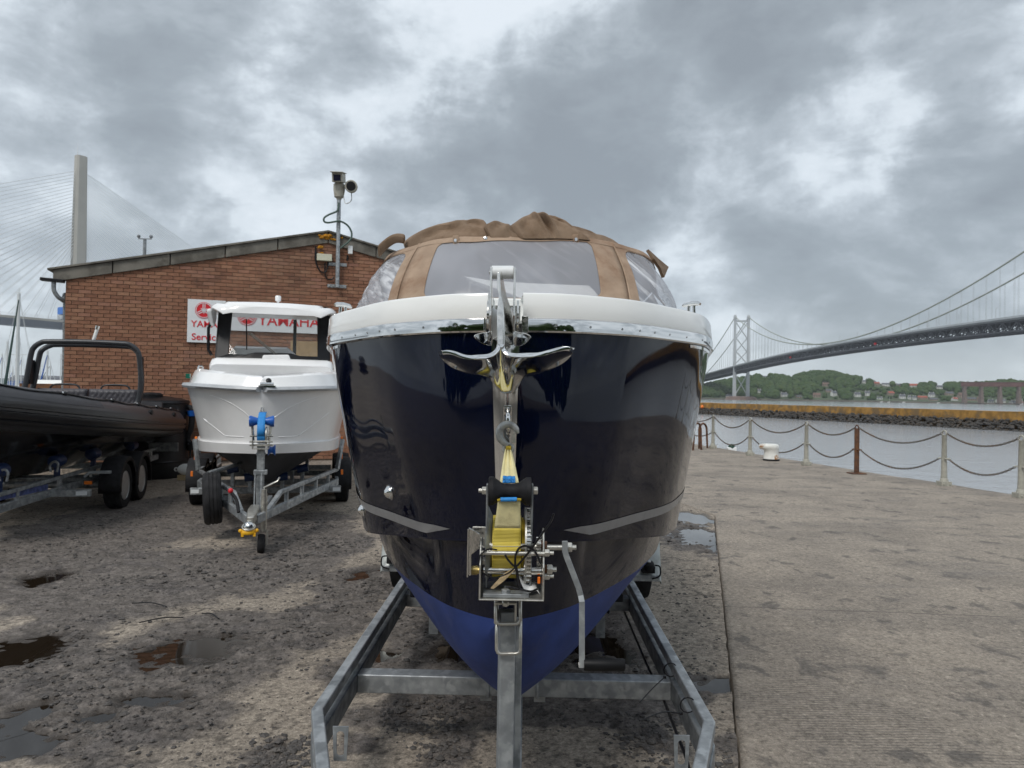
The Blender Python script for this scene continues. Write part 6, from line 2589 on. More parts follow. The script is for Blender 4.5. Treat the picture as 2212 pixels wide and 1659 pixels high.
# odds and ends caught in the winch
for pts, r in (([(830, 750), (900, 850), (1000, 935), (1100, 850), (1290, 610), (1440, 400), (1590, 190), (1638, 60)], .0032), ([(1000, 930), (1005, 760), (1060, 640), (1160, 595), (1280, 640), (1370, 760), (1420, 900)], .0032),
               ([(1010, 940), (1040, 1100), (1065, 1320)], .0042), ([(700, 660), (560, 650), (430, 740), (400, 880), (440, 1000), (520, 1080), (650, 1120), (760, 1100), (900, 1040), (1000, 950)], .0022), ([(840, 1270), (960, 1290), (1065, 1310), (1250, 1350), (1370, 1310)], .0030)):
    mb = MB()
    mb.tube(cr([wc(x, y, YF + .004) for x, y in pts], 6), r, 6)
    obj('cable_tie', mb, M['black'], TRL, smooth=60)
mb = MB()
P_ = [wc(x, y, YF + .03) for x, y in ((590, 1300), (640, 1312), (800, 1190), (905, 1090), (985, 1000), (930, 990), (800, 1075), (690, 1190))]
n = len(P_)
bk = [v + V((0, .006, 0)) for v in P_]
mb.add(P_ + bk, [tuple(range(n)), tuple(range(2 * n - 1, n - 1, -1))] + [(i, n + i, n + (i + 1) % n, (i + 1) % n) for i in range(n)])
obj('wooden_wedge', mb, M['ragwood'], TRL)
mb = MB()
a, b_ = wc(1370, 1110, YF + .05), wc(1415, 1220, YF + .05)
mb.box((a + b_) / 2, (b_.x - a.x, .01, a.z - b_.z))
obj('orange_tag', mb, M['orange'], TRL, bevel=.002)
rows = []
for k in range(8):
    f = k / 7
    a, b_ = wc(1060 + 130 * f ** 2 + 40 * f, 1130 + 230 * f, YF + .06 - .02 * f), wc(1290 + 120 * f, 1200 + 160 * f, YF + .09 - .04 * f)
    rows.append([a.lerp(b_, j / 5) + V((0, .01 * math.sin(j * 1.3 + f * 3), .008 * math.cos(j + f * 4))) for j in range(6)])
mb = MB()
mb.loft(rows, False)
obj('torn_label', mb, M['nylon'], TRL, smooth=180, solid=.001)
# ================================================================== WHITE CABIN BOAT
thw = R_(15)


def K(x, y, z):
    return V((-2.9 + x * math.cos(thw) - y * math.sin(thw), 8.6 + x * math.sin(thw) + y * math.cos(thw), z))


RK = Matrix.Rotation(thw, 3, 'Z')
wb = thing('cabin_boat', K(0, 2.5, .4), 'white cabin boat with black framed windscreen on a trailer before the brick wall', 'boat')
ns = 8
kS = cr([(x, y, z) for x, y, z in ((.012, 0, 1.70), (.33, .09, 1.71), (.62, .31, 1.725), (.85, .70, 1.735), (1.0, 1.2, 1.745), (1.06, 1.8, 1.75), (1.1, 2.6, 1.75), (1.1, 5.4, 1.72))], ns)
kC = cr([(x, y, z) for x, y, z in ((.012, .14, 1.06), (.20, .22, 1.06), (.42, .44, 1.055), (.64, .80, 1.045), (.80, 1.22, 1.035), (.90, 1.8, 1.03), (.96, 2.6, 1.03), (.97, 5.4, 1.03))], ns)
kD = cr([(x, y, z) for x, y, z in ((.012, .16, .945), (.20, .25, .945), (.42, .47, .935), (.64, .83, .92), (.80, 1.25, .90), (.90, 1.83, .885), (.96, 2.63, .88), (.97, 5.4, .88))], ns)
kK = cr([(.012, y, z) for y, z in ((.24, .86), (.36, .75), (.5, .66), (.75, .56), (1.1, .48), (1.6, .43), (2.5, .41), (5.4, .41))], ns)
nk = len(kS)


def kloft(rows, name, m, smooth=35, parent=wb):
    mb = MB()
    mb.loft([[K(-p.x, p.y, p.z) for p in reversed(r)] + [K(*p) for p in r] for r in rows], False)
    return obj(name, mb, m, parent, smooth=smooth)


def inter(a, b, l, flare=0.):
    out = []
    for i, (p, q) in enumerate(zip(a, b)):
        r = p.lerp(q, l)
        k = math.sin(math.pi * l) * flare * max(0, 1 - i / (nk * .7)) * min(1, i / 7)
        r.x = max(.012, r.x - k)
        out.append(r)
    return out


led = [V((max(.012, p.x + .028 * min(1, i / 8)), p.y - .028, p.z)) for i, p in enumerate(kC)]
led2 = [V((max(.012, p.x + .02 * min(1, i / 8)), p.y - .02, p.z)) for i, p in enumerate(kD)]
hl = kloft([led2, inter(led2, led, .5), led] + [inter(kC, kS, i / 12, .05) for i in range(13)], 'hull', M['white2'])
dk2 = [V((max(.012, p.x - .14), p.y + .10, p.z - .02)) for p in kD]
kloft([led2, dk2], 'chine', M['white2'])
kloft([inter(dk2, kK, i / 8) for i in range(9)], 'hull_bottom', mat('grey_black_antifouling', (.030, .030, .034), .6, 0, .25, 3, .1, 60))
mb = MB()                                            # transom
tr_ = [K(-kS[-1].x, 5.4, kS[-1].z), K(-kC[-1].x, 5.4, kC[-1].z), K(-kD[-1].x, 5.4, kD[-1].z), K(0, 5.4, .41), K(kD[-1].x, 5.4, kD[-1].z), K(kC[-1].x, 5.4, kC[-1].z), K(kS[-1].x, 5.4, kS[-1].z)]
mb.add(tr_, [tuple(range(7))])
obj('transom', mb, M['white2'], wb)
hp = {}
for l in range(0, 41):
    row = inter(kC, kS, l / 40, .05)
    for i in range(nk):
        for s in (-1, 1):
            p = K(s * row[i].x, row[i].y, row[i].z)
            u = 1106 + 1600 * p.x / p.y
            hp[(s * i, l)] = (u, 851 + .0166 * (u - 1106) - (p.z - 1.7) * 1600 / p.y, p)


def onhull(u, v):                                    # the spot of the bow that shows at a place of the photograph
    return min(hp.values(), key=lambda q: (q[0] - u) ** 2 + (q[1] - v) ** 2)[2]


for ln in (((453, 853), (490, 866), (525, 886), (551, 911)), ((453, 852), (520, 856), (620, 857), (687, 855)), ((687, 856), (650, 868), (612, 888), (584, 911)), ((416, 882), (450, 912), (488, 941)), ((488, 942), (530, 944)), ((600, 944), (644, 942)), ((644, 942), (680, 916), (712, 890))):
    mb = MB()
    pts = [onhull(u, v) for u, v in resamp(ln, 9)]
    pts = [pts[0]] + [(a + b_ + c) / 3 for a, b_, c in zip(pts[:-2], pts[1:-1], pts[2:])] + [pts[-1]]
    n = len(pts)
    mb.tube(cr(pts, 3), [.001] + [.006] * (3 * n - 4) + [.001], 8)
    obj('hull_moulding', mb, M['white2'], hl, smooth=80)
M['rubgrey'] = mat('grey_rub_rail', (.42, .44, .46), .4, 0, .08, 10)
for s in (-1, 1):
    mb = MB()
    mb.loft([[K(s * (p.x + o + .01), p.y - .01 - (o if i < 20 else 0), p.z + z) for o, z in ((-.02, -.03), (.03, -.025), (.045, 0), (.03, .03), (-.02, .035))] for i, p in enumerate(kS)], True, True)
    obj('rub_rail', mb, M['rubgrey'], wb, smooth=50)
up1 = [V((max(.012, p.x - .03), p.y + .02, p.z + .03)) for p in kS]
up2 = [V((max(.012, p.x - .09), p.y + .07, p.z + .13 + .06 * min(1, i / 30))) for i, p in enumerate(kS)]
up3 = [V((max(.012, p.x - .13), p.y + .12, p.z + .15 + .07 * min(1, i / 30))) for i, p in enumerate(kS)]
up4 = [V((max(.012, p.x - .30), p.y + .40, p.z + .12 + .03 * min(1, i / 30))) for i, p in enumerate(kS)]
up5 = [V((.012, min(5.35, p.y + .5), p.z + .12)) for p in kS]
kloft([up1, up2, up3, up4, up5], 'deck', M['white2'], 30)
mb = MB()
mb.ball(K(.06, .125, 1.785), .07, 14, 8, (.8, .9, .85), RK)
ho = obj('anchor_hatch', mb, M['black'], wb, smooth=60)
mb = MB()
mb.cyl(K(-.02, -.02, 1.765), K(.13, -.02, 1.765), .022, 12)
mb.box(K(.055, .0, 1.745), (.19, .1, .012), RK)
obj('hatch_roller', mb, M['chrome'], ho, smooth=40)
mb = MB()                                            # cabin trunk below the windscreen
rings = []
for y, z0, z1, w in ((1.92, 1.85, 2.05, .84), (1.98, 1.85, 2.12, .85), (2.10, 1.85, 2.15, .86), (4.2, 1.7, 2.15, .88)):
    rings.append([K(x, y + (abs(x) / .86) ** 4 * .18, z) for x, z in ((-w, z0), (-w, z1 - .08), (-w + .03, z1 - .02), (-w + .1, z1), (-.3, z1), (.3, z1), (w - .1, z1), (w - .03, z1 - .02), (w, z1 - .08), (w, z0))])
mb.loft(rings, True, True)
obj('cabin_trunk', mb, M['white2'], wb, smooth=40)
mb = MB()
mb.loft([[K(x, y, z) for x, z in ((-.15, 2.14), (-.13, 2.20), (.22, 2.215), (.25, 2.14))] for y in (2.12, 2.4)], True, True)
obj('wiper_cowl', mb, M['white2'], wb, bevel=.015)
# windscreen frame


def ws(x, t):                                        # windscreen plane
    return K(x, 2.25 + .33 * t + .10 * (abs(x) / .75) ** 3, 2.15 + .72 * t)


def frame(outer, inner, thick):
    mb = MB()
    n = len(outer)
    f1, f2 = [ws(*p) for p in outer], [ws(*p) for p in inner]
    off = K(0, thick, 0) - K(0, 0, 0)
    mb.loft([f1, f2, [p + off for p in f2], [p + off for p in f1], f1], True)
    return mb


o4 = [(-.79 + 1.58 * k / 10, 0) for k in range(11)] + [(.79 - .02 * k / 4, k / 4) for k in range(1, 5)] + [(.77 - 1.54 * k / 10, 1) for k in range(1, 11)] + [(-.77 - .02 * k / 4, 1 - k / 4) for k in range(1, 4)]
i4 = [(x * .79 + .0, .08 + t * .89 + (.05 if -.42 < x < .42 and t < .1 else 0)) for x, t in o4]
obj('windscreen_frame', frame(o4, i4, .05), M['black'], wb, bevel=.006)
M['tint'] = mat('tinted_glass', (.012, .014, .014), .04, 0, 0, alpha=.88)
M['glass'] = bpy.data.materials.new('window_glass')
M['glass'].use_nodes = True
b = M['glass'].node_tree.nodes['Principled BSDF']
b.inputs['Base Color'].default_value = (.25, .28, .28, 1)
b.inputs['Roughness'].default_value = .03
b.inputs['Alpha'].default_value = .22
b.inputs['Specular IOR Level'].default_value = .8
mb = MB()
mb.add([ws(*p) + (K(0, .02, 0) - K(0, 0, 0)) for p in i4], [tuple(range(len(i4)))])
obj('windscreen', mb, M['glass'], wb)
mb = MB()
mb.bar(K(.12, 2.5, 2.2) + V((0, .6, 0)), K(.12, 2.6, 2.82) + V((0, .6, 0)), .045, .03, (0, 1, 0))
obj('rear_mullion', mb, M['black'], wb)
for s in (-1, 1):
    mb = MB()
    w = .77
    P_ = [K(s * w, y, z) for y, z in ((2.38, 2.15), (3.1, 2.15), (3.1, 2.86), (2.70, 2.86))]
    P2 = [K(s * w, y, z) for y, z in ((2.58, 2.24), (3.02, 2.24), (3.02, 2.79), (2.84, 2.79))]
    off = K(s * .04, 0, 0) - K(0, 0, 0)
    mb.loft([P_, P2, [p + off for p in P2], [p + off for p in P_], P_], True)
    sf = obj('side_frame', mb, M['black'], wb)
    mb = MB()
    mb.add([p + off * .5 for p in P2], [(0, 1, 2, 3)])
    obj('side_glass', mb, M['tint'], sf)
mb = MB()                                            # roof with rounded edges and brow
rings = []
for y, zt, w in ((1.93, 2.84, .66), (1.98, 2.885, .74), (2.10, 2.925, .81), (2.4, 2.955, .87), (2.8, 2.965, .89), (3.15, 2.94, .88), (3.25, 2.90, .84)):
    rings.append([K(x, y, z) for x, z in ((-w, zt - .095), (-w - .015, zt - .075), (-w, zt - .05), (-w + .05, zt - .015), (-w + .16, zt - .02), (-w + .20, zt + .015), (-.2, zt + .03), (.2, zt + .03), (w - .2, zt + .015), (w - .16, zt - .02), (w - .05, zt - .015), (w, zt - .05), (w + .015, zt - .075), (w, zt - .095), (w - .1, zt - .07), (-w + .1, zt - .07))])
mb.loft(rings, True, True)
rf = obj('roof', mb, M['white2'], wb, smooth=45)
for s in (-1, 1):
    mb = MB()
    mb.loft([[K(s * x, y, z) for x, z in ((.84, z0), (.90, z0 - .01), (.90, z1), (.84, z1 + .01))] for y, z0, z1 in ((2.15, 2.84, 2.78), (2.35, 2.86, 2.66), (2.6, 2.86, 2.62), (2.75, 2.86, 2.74))], True, True)
    obj('roof_visor', mb, M['white2'], rf, bevel=.015)
    mb = MB()
    mb.tube([K(s * .88, 2.55, 2.68), K(s * .93, 2.6, 2.6), K(s * .93, 2.62, 2.28), K(s * .88, 2.6, 2.2)], .022, 8)
    obj('grab_handle', mb, M['black'], wb, smooth=60)
mb = MB()
c = K(.03, 2.75, 2.97)
mb.lathe([(.03, 0), (.03, .03), (.012, .05), (.012, .07), (.042, .09), (.045, .15), (.035, .165), (0, .17)], c, UP, 16)
obj('masthead_light', mb, M['white2'], rf, smooth=40)
for a0, a1 in (((.02, .10), (-.36, .52)), ((.05, .10), (-.33, .53))):
    mb = MB()
    off = K(0, -.02, 0) - K(0, 0, 0)
    mb.tube([ws(*a0) + off, ws(*a1) + off], .008, 6)
    obj('wiper_arm', mb, M['chrome2'], wb)
mb = MB()
mb.tube([ws(-.37, .18) + off, ws(-.40, .82) + off], .009, 6)
obj('wiper_blade', mb, M['black'], wb)
mb = MB()
mb.loft([[K(x, y, z) for x, z in ((-.66, 2.1), (-.66, h * .6 + .85), (-.58, h), (.18, h), (.32, h - .12), (.34, 2.1))] for y, h in ((2.75, 2.31), (2.85, 2.36), (3.2, 2.36))], True, True)
obj('console', mb, M['white2'], wb, smooth=40, bevel=.02)
mb = MB()
mb.box(K(.42, 3.9, 2.28), (.46, .05, .50), RK)
obj('rear_panel', mb, mat('tan_ply_panel', (.36, .25, .13), .7, 0, .1, 10), wb)
for s in (-1, 1):
    mb = MB()
    mb.tube(cr([K(s * .86, 1.2, 1.94), K(s * .86, 1.22, 1.99), K(s * .83, 1.32, 1.99), K(s * .83, 1.34, 1.95)], 4), .012, 7)
    obj('cleat', mb, M['chrome'], wb)
mb = MB()
mb.box(K(-.965, 1.1, 1.86), (.05, .07, .06), RK)
obj('nav_light', mb, mat('green_lens', (.01, .12, .08), .2), wb)
mb = MB()
mb.tube([K(0, .06, 1.49), K(0, .0, 1.49), K(0, .0, 1.42), K(0, .08, 1.42)], .014, 8)
obj('bow_eye', mb, M['chrome'], wb, smooth=60)

# ------------------------------------------------------------------ its trailer


def wheel(parent, c, ax, r, w, name='wheel', spare=False):
    ax = V(ax).normalized()
    mb = MB()
    k = r
    prof = [(k * .60, -w * .42), (k * .80, -w * .5), (k * .93, -w * .47), (k * .985, -w * .36)]
    for g_ in (-.2, .0, .2):
        prof += [(k, w * (g_ - .08)), (k, w * (g_ + .05)), (k * .975, w * (g_ + .06)), (k * .975, w * (g_ + .10))]
    prof += [(k, w * .32), (k * .985, w * .36), (k * .93, w * .47), (k * .80, w * .5), (k * .60, w * .42)]
    mb.lathe(prof, c, ax, 44)
    t = obj(name, mb, M['tyre'], parent, smooth=30)
    for s in (-1, 1):
        mb = MB()
        mb.lathe([(k * .62, w * .43), (k * .60, w * .45), (k * .55, w * .30), (k * .30, w * .22), (k * .26, w * .32), (k * .12, w * .36), (0, w * .36)], c, ax * s, 32)
        obj('rim', mb, M['rimgrey'], t, smooth=35)
    return t


def lattice(parent, fn, pts, zl, zu, start, spc, hl=.09, hu=.045):
    a = [fn(*p, zl) for p in pts]
    mb = MB()
    mb.ribbon(a, .05, hl)
    obj('lower_rail', mb, M['galv'], parent, bevel=.006)
    b_ = [fn(*p, zu) for p in pts]
    ln = [0]
    for i in range(1, len(b_)):
        ln.append(ln[-1] + (b_[i] - b_[i - 1]).length)

    def pos(L, d):
        return V([lerp(d, ln, [q[k] for q in L]) for k in range(3)])
    up = [pos(a, start - .42) + V((0, 0, hl * .4)), pos(b_, start)] + [q for q, l in zip(b_, ln) if l > start + .05]
    mb = MB()
    mb.ribbon(up, .046, hu)
    obj('upper_rail', mb, M['galv'], parent, bevel=.006)
    for d in spc:
        mb = MB()
        p, q = pos(a, d), pos(b_, d)
        mb.bar(p + V((0, 0, hl * .4)), q, .04, .045, (0, 1, 0))
        obj('spacer', mb, M['galv'], parent, bevel=.004)


wt = thing('boat_trailer', K(0, 1.5, 0), 'galvanised trailer with yellow hitch lock and spare wheel under the white boat', 'trailer')
for s in (-1, 1):
    lattice(wt, K, [(s * .04, -1.12), (s * .93, 2.0), (s * .95, 4.6)], .385, .565, .75, (.95, 1.55, 2.15, 2.75, 3.6, 4.4))
    for y in (2.65, 3.42):
        wheel(wt, K(s * 1.03, y, .30), (math.cos(thw), math.sin(thw), 0), .30, .19)
        mb = MB()
        rings = []
        for k in range(13):
            a = R_(-14 + 208 * k / 12)
            rings.append([K(s * 1.03 + x, y + (.36 + d) * math.cos(a), .32 + (.36 + d) * math.sin(a)) for x, d in ((-.125, -.05), (-.12, 0), (-.04, .012), (.04, .012), (.12, 0), (.125, -.05))])
        mb.loft(rings, False)
        obj('mudguard', mb, M['rubber'], wt, smooth=50, solid=.008)
    mb = MB()
    mb.box(K(s * .90, 1.50, .345), (.14, .045, .09), RK)
    xx = s * .90
    ce = obj('reflector_arm', mb, M['galv'], wt, bevel=.004)
    mb = MB()
    mb.box(K(xx + s * .01, 1.474, .345), (.10, .004, .05), RK)
    obj('white_reflector', mb, M['signwhite'], ce)
    mb = MB()
    mb.bar(K(s * .93, 1.9, .58), K(s * 1.0, 2.0, 1.0), .05, .05)
    obj('guide_post', mb, M['galv'], wt, bevel=.005)
    for z, y in ((.55, 1.75), (.75, 2.02), (1.0, 2.05)):
        mb = MB()
        mb.box(K(s * .99, y, z), (.03, .03, .07), RK)
        obj('orange_marker', mb, M['orange'], wt, bevel=.004)
    for y, x in ((1.55, .45), (2.2, .3), (3.4, .5), (1.2, .2)):
        mb = MB()
        mb.cyl(K(s * x - .07, y, .50 + .25 * x), K(s * x + .07, y, .50 + .32 * x), .055, 14)
        r_ = obj('hull_roller', mb, M['roller_shaded'], wt, smooth=40)
        mb = MB()
        mb.bar(K(s * x, y, .36), K(s * x, y, .50 + .2 * x), .05, .03, (0, 1, 0))
        obj('roller_bracket', mb, M['galv'], r_, bevel=.003)
for y in (1.5, 2.4, 3.6, 4.5):
    mb = MB()
    mb.bar(K(-.90, y, .345), K(.90, y, .345), .05, .085)
    obj('crossbeam', mb, M['galv2'], wt, bevel=.005)
mb = MB()
mb.tube([K(-.98, 2.62, .32), K(.98, 2.62, .32)], .045, 10)
obj('axle', mb, M['galv2'], wt)
mb = MB()                                            # coupling head, damper and hitch lock
mb.loft([[K(x * w, y, z + h) for x, h in ((-1, -.04), (1, -.04), (.9, .045), (-.9, .045))] for y, w, z in ((-1.32, .035, .40), (-1.15, .05, .42), (-.95, .06, .43), (-.7, .05, .43))], True, True)
obj('coupling_head', mb, M['zinc'], wt, bevel=.012)
mb = MB()
mb.tube([K(0, -1.0, .40), K(0, -.4, .40)], .035, 12)
obj('drawbar_tube', mb, M['rubber'], wt)
mb = MB()
hc = K(-.01, -1.36, .345)
mb.lathe([(.048, -.04), (.053, -.01), (.052, .02), (.04, .045), (.02, .06), (0, .062)], hc, UP, 20)
lk = obj('hitch_ball_cap', mb, M['chrome'], wt, smooth=50)
mb = MB()
mb.loft([[hc + RK @ V((math.cos(a) * r * 1.15, math.sin(a) * r * .9 - .01, z)) for a in [k * .3142 for k in range(20)]] for r, z in ((.055, -.062), (.064, -.055), (.064, -.025), (.055, -.018))], True, True)
for e in (-1, 1):
    mb.ball(hc + RK @ V((e * .075, -.02, -.025)), .022, 10, 6, (1, .8, .9))
    mb.box(hc + RK @ V((e * .055, -.035, -.06)), (.025, .03, .035), RK)
obj('yellow_lock', mb, M['yellow'], wt, smooth=50)
mb = MB()
mb.tube([hc + RK @ V((.06 * math.cos(a), -.02 + .05 * math.sin(a), .015 + .028 * math.sin(a))) for a in [k * .3927 for k in range(16)]], .007, 8, True)
obj('safety_ring', mb, M['zinc'], wt, smooth=60)
mb = MB()
mb.tube(cr([K(-.14, -.98, .44), K(-.17, -.9, .55), K(-.22, -.86, .62)], 5), .018, 8)
hb = obj('handbrake', mb, M['rubber'], wt, smooth=60)
mb = MB()
mb.ball(K(-.235, -.85, .645), .028, 10, 6)
obj('red_knob', mb, M['red'], hb, smooth=60)
jc = K(.10, -.90, 0)
mb = MB()
mb.tube([jc + V((0, 0, .22)), jc + V((0, 0, .62))], .032, 12)
mb.lathe([(.037, .50), (.037, .53)], jc, UP, 12)
jt = obj('jockey_tube', mb, M['zinc'], wt, smooth=40)
mb = MB()
mb.tube([jc + V((0, 0, .62)), jc + V((0, 0, .68)), jc + RK @ V((.13, .04, .74)), jc + RK @ V((.15, .04, .78))], .010, 7)
mb.tube([jc + V((0, 0, .62)), jc + V((0, 0, .66))], .028, 12)
obj('jockey_crank', mb, M['zinc'], jt, smooth=50)
mb = MB()
for e in (-.045, .045):
    mb.box(jc + V((e, -.02, .16)), (.006, .06, .16))
obj('jockey_fork', mb, M['zinc'], jt)
mb = MB()
mb.lathe([(.06, -.03), (.09, -.034), (.10, -.02), (.10, .02), (.09, .034), (.06, .03)], jc + V((-.01, -.03, .10)), (1, .25, 0), 24)
obj('jockey_wheel', mb, M['tyre'], jt, smooth=40)
pc = K(.035, -.52, 0)
mb = MB()
mb.box(pc + V((0, 0, .72)), (.078, .08, .78), RK)
mb.box(pc + V((0, 0, 1.0)), (.10, .07, .03), RK)
obj('winch_post', mb, M['galv'], wt, bevel=.008)
mb = MB()
mb.box(pc + V((0, 0, .80)), (.14, .10, .05), RK)
mb.bar(K(.035, -.50, .36), K(.10, .35, .40), .05, .06)
obj('post_clamp', mb, M['galv'], wt, bevel=.006)
mb = MB()
z = 1.14
for e in (-.085, .085):
    mb.box(pc + RK @ V((e, -.02, z + .02)), (.008, .16, .20), RK)
mb.box(pc + RK @ V((0, -.02, z - .08)), (.17, .16, .008), RK)
wn = obj('winch_frame', mb, M['zinc'], wt, bevel=.003)
mb = MB()
for dz, dy in ((.0, -.08), (.06, -.05), (-.04, -.06)):
    mb.cyl(pc + RK @ V((-.115, dy, z + dz)), pc + RK @ V((.125, dy, z + dz)), .012, 10)
obj('winch_shaft', mb, M['zinc'], wn, smooth=40)
mb = MB()
mb.lathe([(.085, -.04), (.085, .04)], pc + RK @ V((0, .0, z + .06)), (math.cos(thw), math.sin(thw), 0), 30)
obj('blue_strap_drum', mb, M['bluefab'], wn, smooth=40)
mb = MB()
mb.lathe([(.095, .045), (.095, .06)], pc + RK @ V((0, .0, z + .06)), (math.cos(thw), math.sin(thw), 0), 30)
obj('winch_gear', mb, M['zinc'], wn, smooth=30)
rows = [[pc + RK @ V((x, y, zz)) for x in (-.04, -.013, .013, .04)] for y, zz in ((-.086, z + .06), (-.08, z + .13), (-.04, z + .20), (.03, z + .26), (.12, z + .30), (.24, z + .31))]
mb = MB()
mb.loft(rows, False)
obj('blue_strap', mb, M['bluefab'], wt, smooth=60, solid=.004)
for dz, x0, x1 in ((.215, -.13, .13), (-.10, .07, .15)):
    mb = MB()
    L = x1 - x0
    mb.lathe([(.058, 0), (.062, L * .06), (.036, L * .35), (.034, L * .5), (.036, L * .65), (.062, L * .94), (.058, L)], pc + RK @ V((x0, .03, z + dz)), (math.cos(thw), math.sin(thw), 0), 18)
    obj('bow_roller', mb, M['roller'], wt, smooth=40)
mb = MB()
for e in (-.10, .10):
    mb.bar(pc + RK @ V((e, .03, z + .21)), pc + RK @ V((e * .8, .0, z - .02)), .008, .04)
obj('roller_arm', mb, M['zinc'], wt)
sc_ = K(-.50, -.10, .47)
sp = wheel(wt, sc_, (math.cos(R_(21)), math.sin(R_(21)), .06), .295, .195, 'spare_wheel')
mb = MB()
mb.bar(K(-.40, -.05, .47), K(-.28, -.02, .45), .05, .05)
mb.tube([K(-.55, -.1, .75), K(-.05, 1.6, .80)], .025, 8)
obj('spare_carrier', mb, M['galv2'], wt)
mb = MB()
p, q = K(.44, .30, .387), K(.61, .90, .387)
d_ = (q - p).normalized()
mb.bar(p + V((.027, -.012, 0)), q + V((.027, -.012, 0)), .004, .07)
obj('blue_sticker', mb, mat('faded_blue_sticker', (.06, .08, .20), .5, 0, .5, 16), wt)
mb = MB()
for e in (-.015, .05):
    mb.bar(K(e, -.66, .42), K(e, -.60, .80), .014, .02)
obj('stay_rod', mb, M['galv'], wt)

# ================================================================== BLACK INFLATABLE
phi = R_(12)


def Q(x, y, z):                                      # x to starboard of the view, y forward from the stern
    return V((-7.1 + x * math.cos(phi) + y * math.sin(phi), 13.41 + x * math.sin(phi) - y * math.cos(phi), z))


RQ = Matrix.Rotation(phi, 3, 'Z')
rb = thing('inflatable_boat', Q(0, 3, .5), 'black rigid inflatable boat with roll bar and quilted seats on a trailer at the left', 'boat')
M['hyp'] = mat('black_hypalon', (.046, .046, .051), .36, 0, .14, 3, .05, 90, spec=.5)
M['hyp2'] = mat('grey_hypalon_patch', (.050, .050, .056), .55, 0, .1, 6)
M['strake'] = mat('black_rub_strake', (.012, .012, .014), .28, 0, .1, 9)
M['blackgel'] = mat('black_gelcoat', (.005, .005, .007), .12, 0, .1, 3)
TC = cr([(x, y, z) for x, y, z in ((.85, -.28, 1.05), (.85, 0, 1.075), (.84, 1.4, 1.15), (.83, 2.8, 1.235), (.78, 3.8, 1.305), (.64, 4.8, 1.385), (.39, 5.7, 1.475), (.16, 6.2, 1.53), (0, 6.32, 1.55))], 8)
rad = [lerp(i, [0, 4, 8, 16, 64], [.10, .21, .25, .255, .245]) for i in range(len(TC))]


def tubept(i, ang, k=1.0):                           # ang 0 outwards, 90 up
    a, b = TC[max(0, i - 1)], TC[min(len(TC) - 1, i + 1)]
    d = (b - a).normalized()
    o = V((d.y, -d.x, 0)).normalized()
    u = o.cross(d)
    if u.z < 0:
        u = -u
    return TC[i] + (o * math.cos(R_(ang)) + u * math.sin(R_(ang))) * rad[i] * k


for s in (1, -1):
    mb = MB()
    mb.loft([[Q(s * p.x, p.y, p.z) for p in [tubept(i, a) for a in range(0, 360, 15)]] for i in range(len(TC))], True, True)
    tb = obj('inflatable_tube', mb, M['hyp'], rb, smooth=70)
    for a0, a1, k in ((-2, 12, 1.12), (-24, -12, 1.11), (-44, -33, 1.14)):
        mb = MB()
        rows = []
        for i in range(3, len(TC)):
            ring = [tubept(i, a, kk) for a, kk in ((a0 - 2, .99), (a0, k), ((a0 + a1) / 2, k + .012), (a1, k), (a1 + 2, .99))]
            rows.append([Q(s * p.x, p.y, p.z) for p in ring])
        mb.loft(rows, False)
        obj('rub_strake', mb, M['strake'], tb, smooth=40)
    mb = MB()
    rows = []
    for i in range(34, len(TC)):
        rows.append([Q(s * p.x, p.y, p.z) for p in [tubept(i, a, 1.006) for a in range(24 + (34 - min(34, i)), 110, 10)]])
    mb.loft(rows, False)
    obj('tube_patch', mb, M['hyp2'], tb, smooth=70)
    ring_i = [2, 6, 11, 16, 22, 30, 40, 50, 58]
    pts = []
    for a, b_ in zip(ring_i[:-1], ring_i[1:]):
        P0, P1 = tubept(a, 62, 1.06), tubept(b_, 62, 1.06)
        m_ = tubept((a + b_) // 2, 54, 1.03)
        pts += [P0, m_]
    pts.append(tubept(ring_i[-1], 62, 1.06))
    mb = MB()
    mb.tube(cr([Q(s * p.x, p.y, p.z) for p in pts], 5), .012, 6)
    obj('grab_line', mb, M['black'], tb, smooth=70)
    for i in ring_i:
        mb = MB()
        c = tubept(i, 62, 1.05)
        mb.ball(Q(s * c.x, c.y, c.z), .035, 10, 6, (1, 1.6, .8), RQ)
        o = obj('rope_fitting', mb, M['black'], tb, smooth=60)
        mb = MB()
        for e in (-.05, .05):
            mb.ball(Q(s * c.x, c.y + e, c.z + .012), .014, 8, 5)
        obj('steel_ring', mb, M['chrome'], o)
    for i in (12, 20):
        mb = MB()
        c = tubept(i, 30, 1.02)
        mb.ball(Q(s * c.x, c.y, c.z), .09, 14, 8, (.35, 1.1, .55), RQ)
        obj('valve_cover', mb, M['black'], tb, smooth=60)
    mb = MB()
    for k in range(7):
        a, b_ = tubept(4, 22, 1.012), tubept(4, 46, 1.012)
        e = .035 * k
        mb.bar(Q(s * a.x, a.y + e, a.z), Q(s * b_.x, b_.y + e + .07, b_.z), .012, .004, (1, 0, 0))
    obj('white_marking', mb, M['signwhite'], tb)
mb = MB()                                            # hull under the tubes
rows = []
for i in range(4, len(TC)):
    p = TC[i]
    k = i / (len(TC) - 1)
    kz = lerp(p.y, [0, 3.5, 5, 6, 6.4], [.50, .52, .62, .95, 1.45])
    x1 = max(.02, p.x - .10)
    rows.append([Q(x, p.y, z) for x, z in ((-x1, p.z - .16), (-x1 * .86, p.z - .34), (-x1 * .5, kz + (p.z - .34 - kz) * .55), (-.02, kz), (.02, kz), (x1 * .5, kz + (p.z - .34 - kz) * .55), (x1 * .86, p.z - .34), (x1, p.z - .16))])
mb.loft(rows, False, False)
mb.add(rows[0], [tuple(range(8))])
obj('hull', mb, M['blackgel'], rb, smooth=30)
mb = MB()
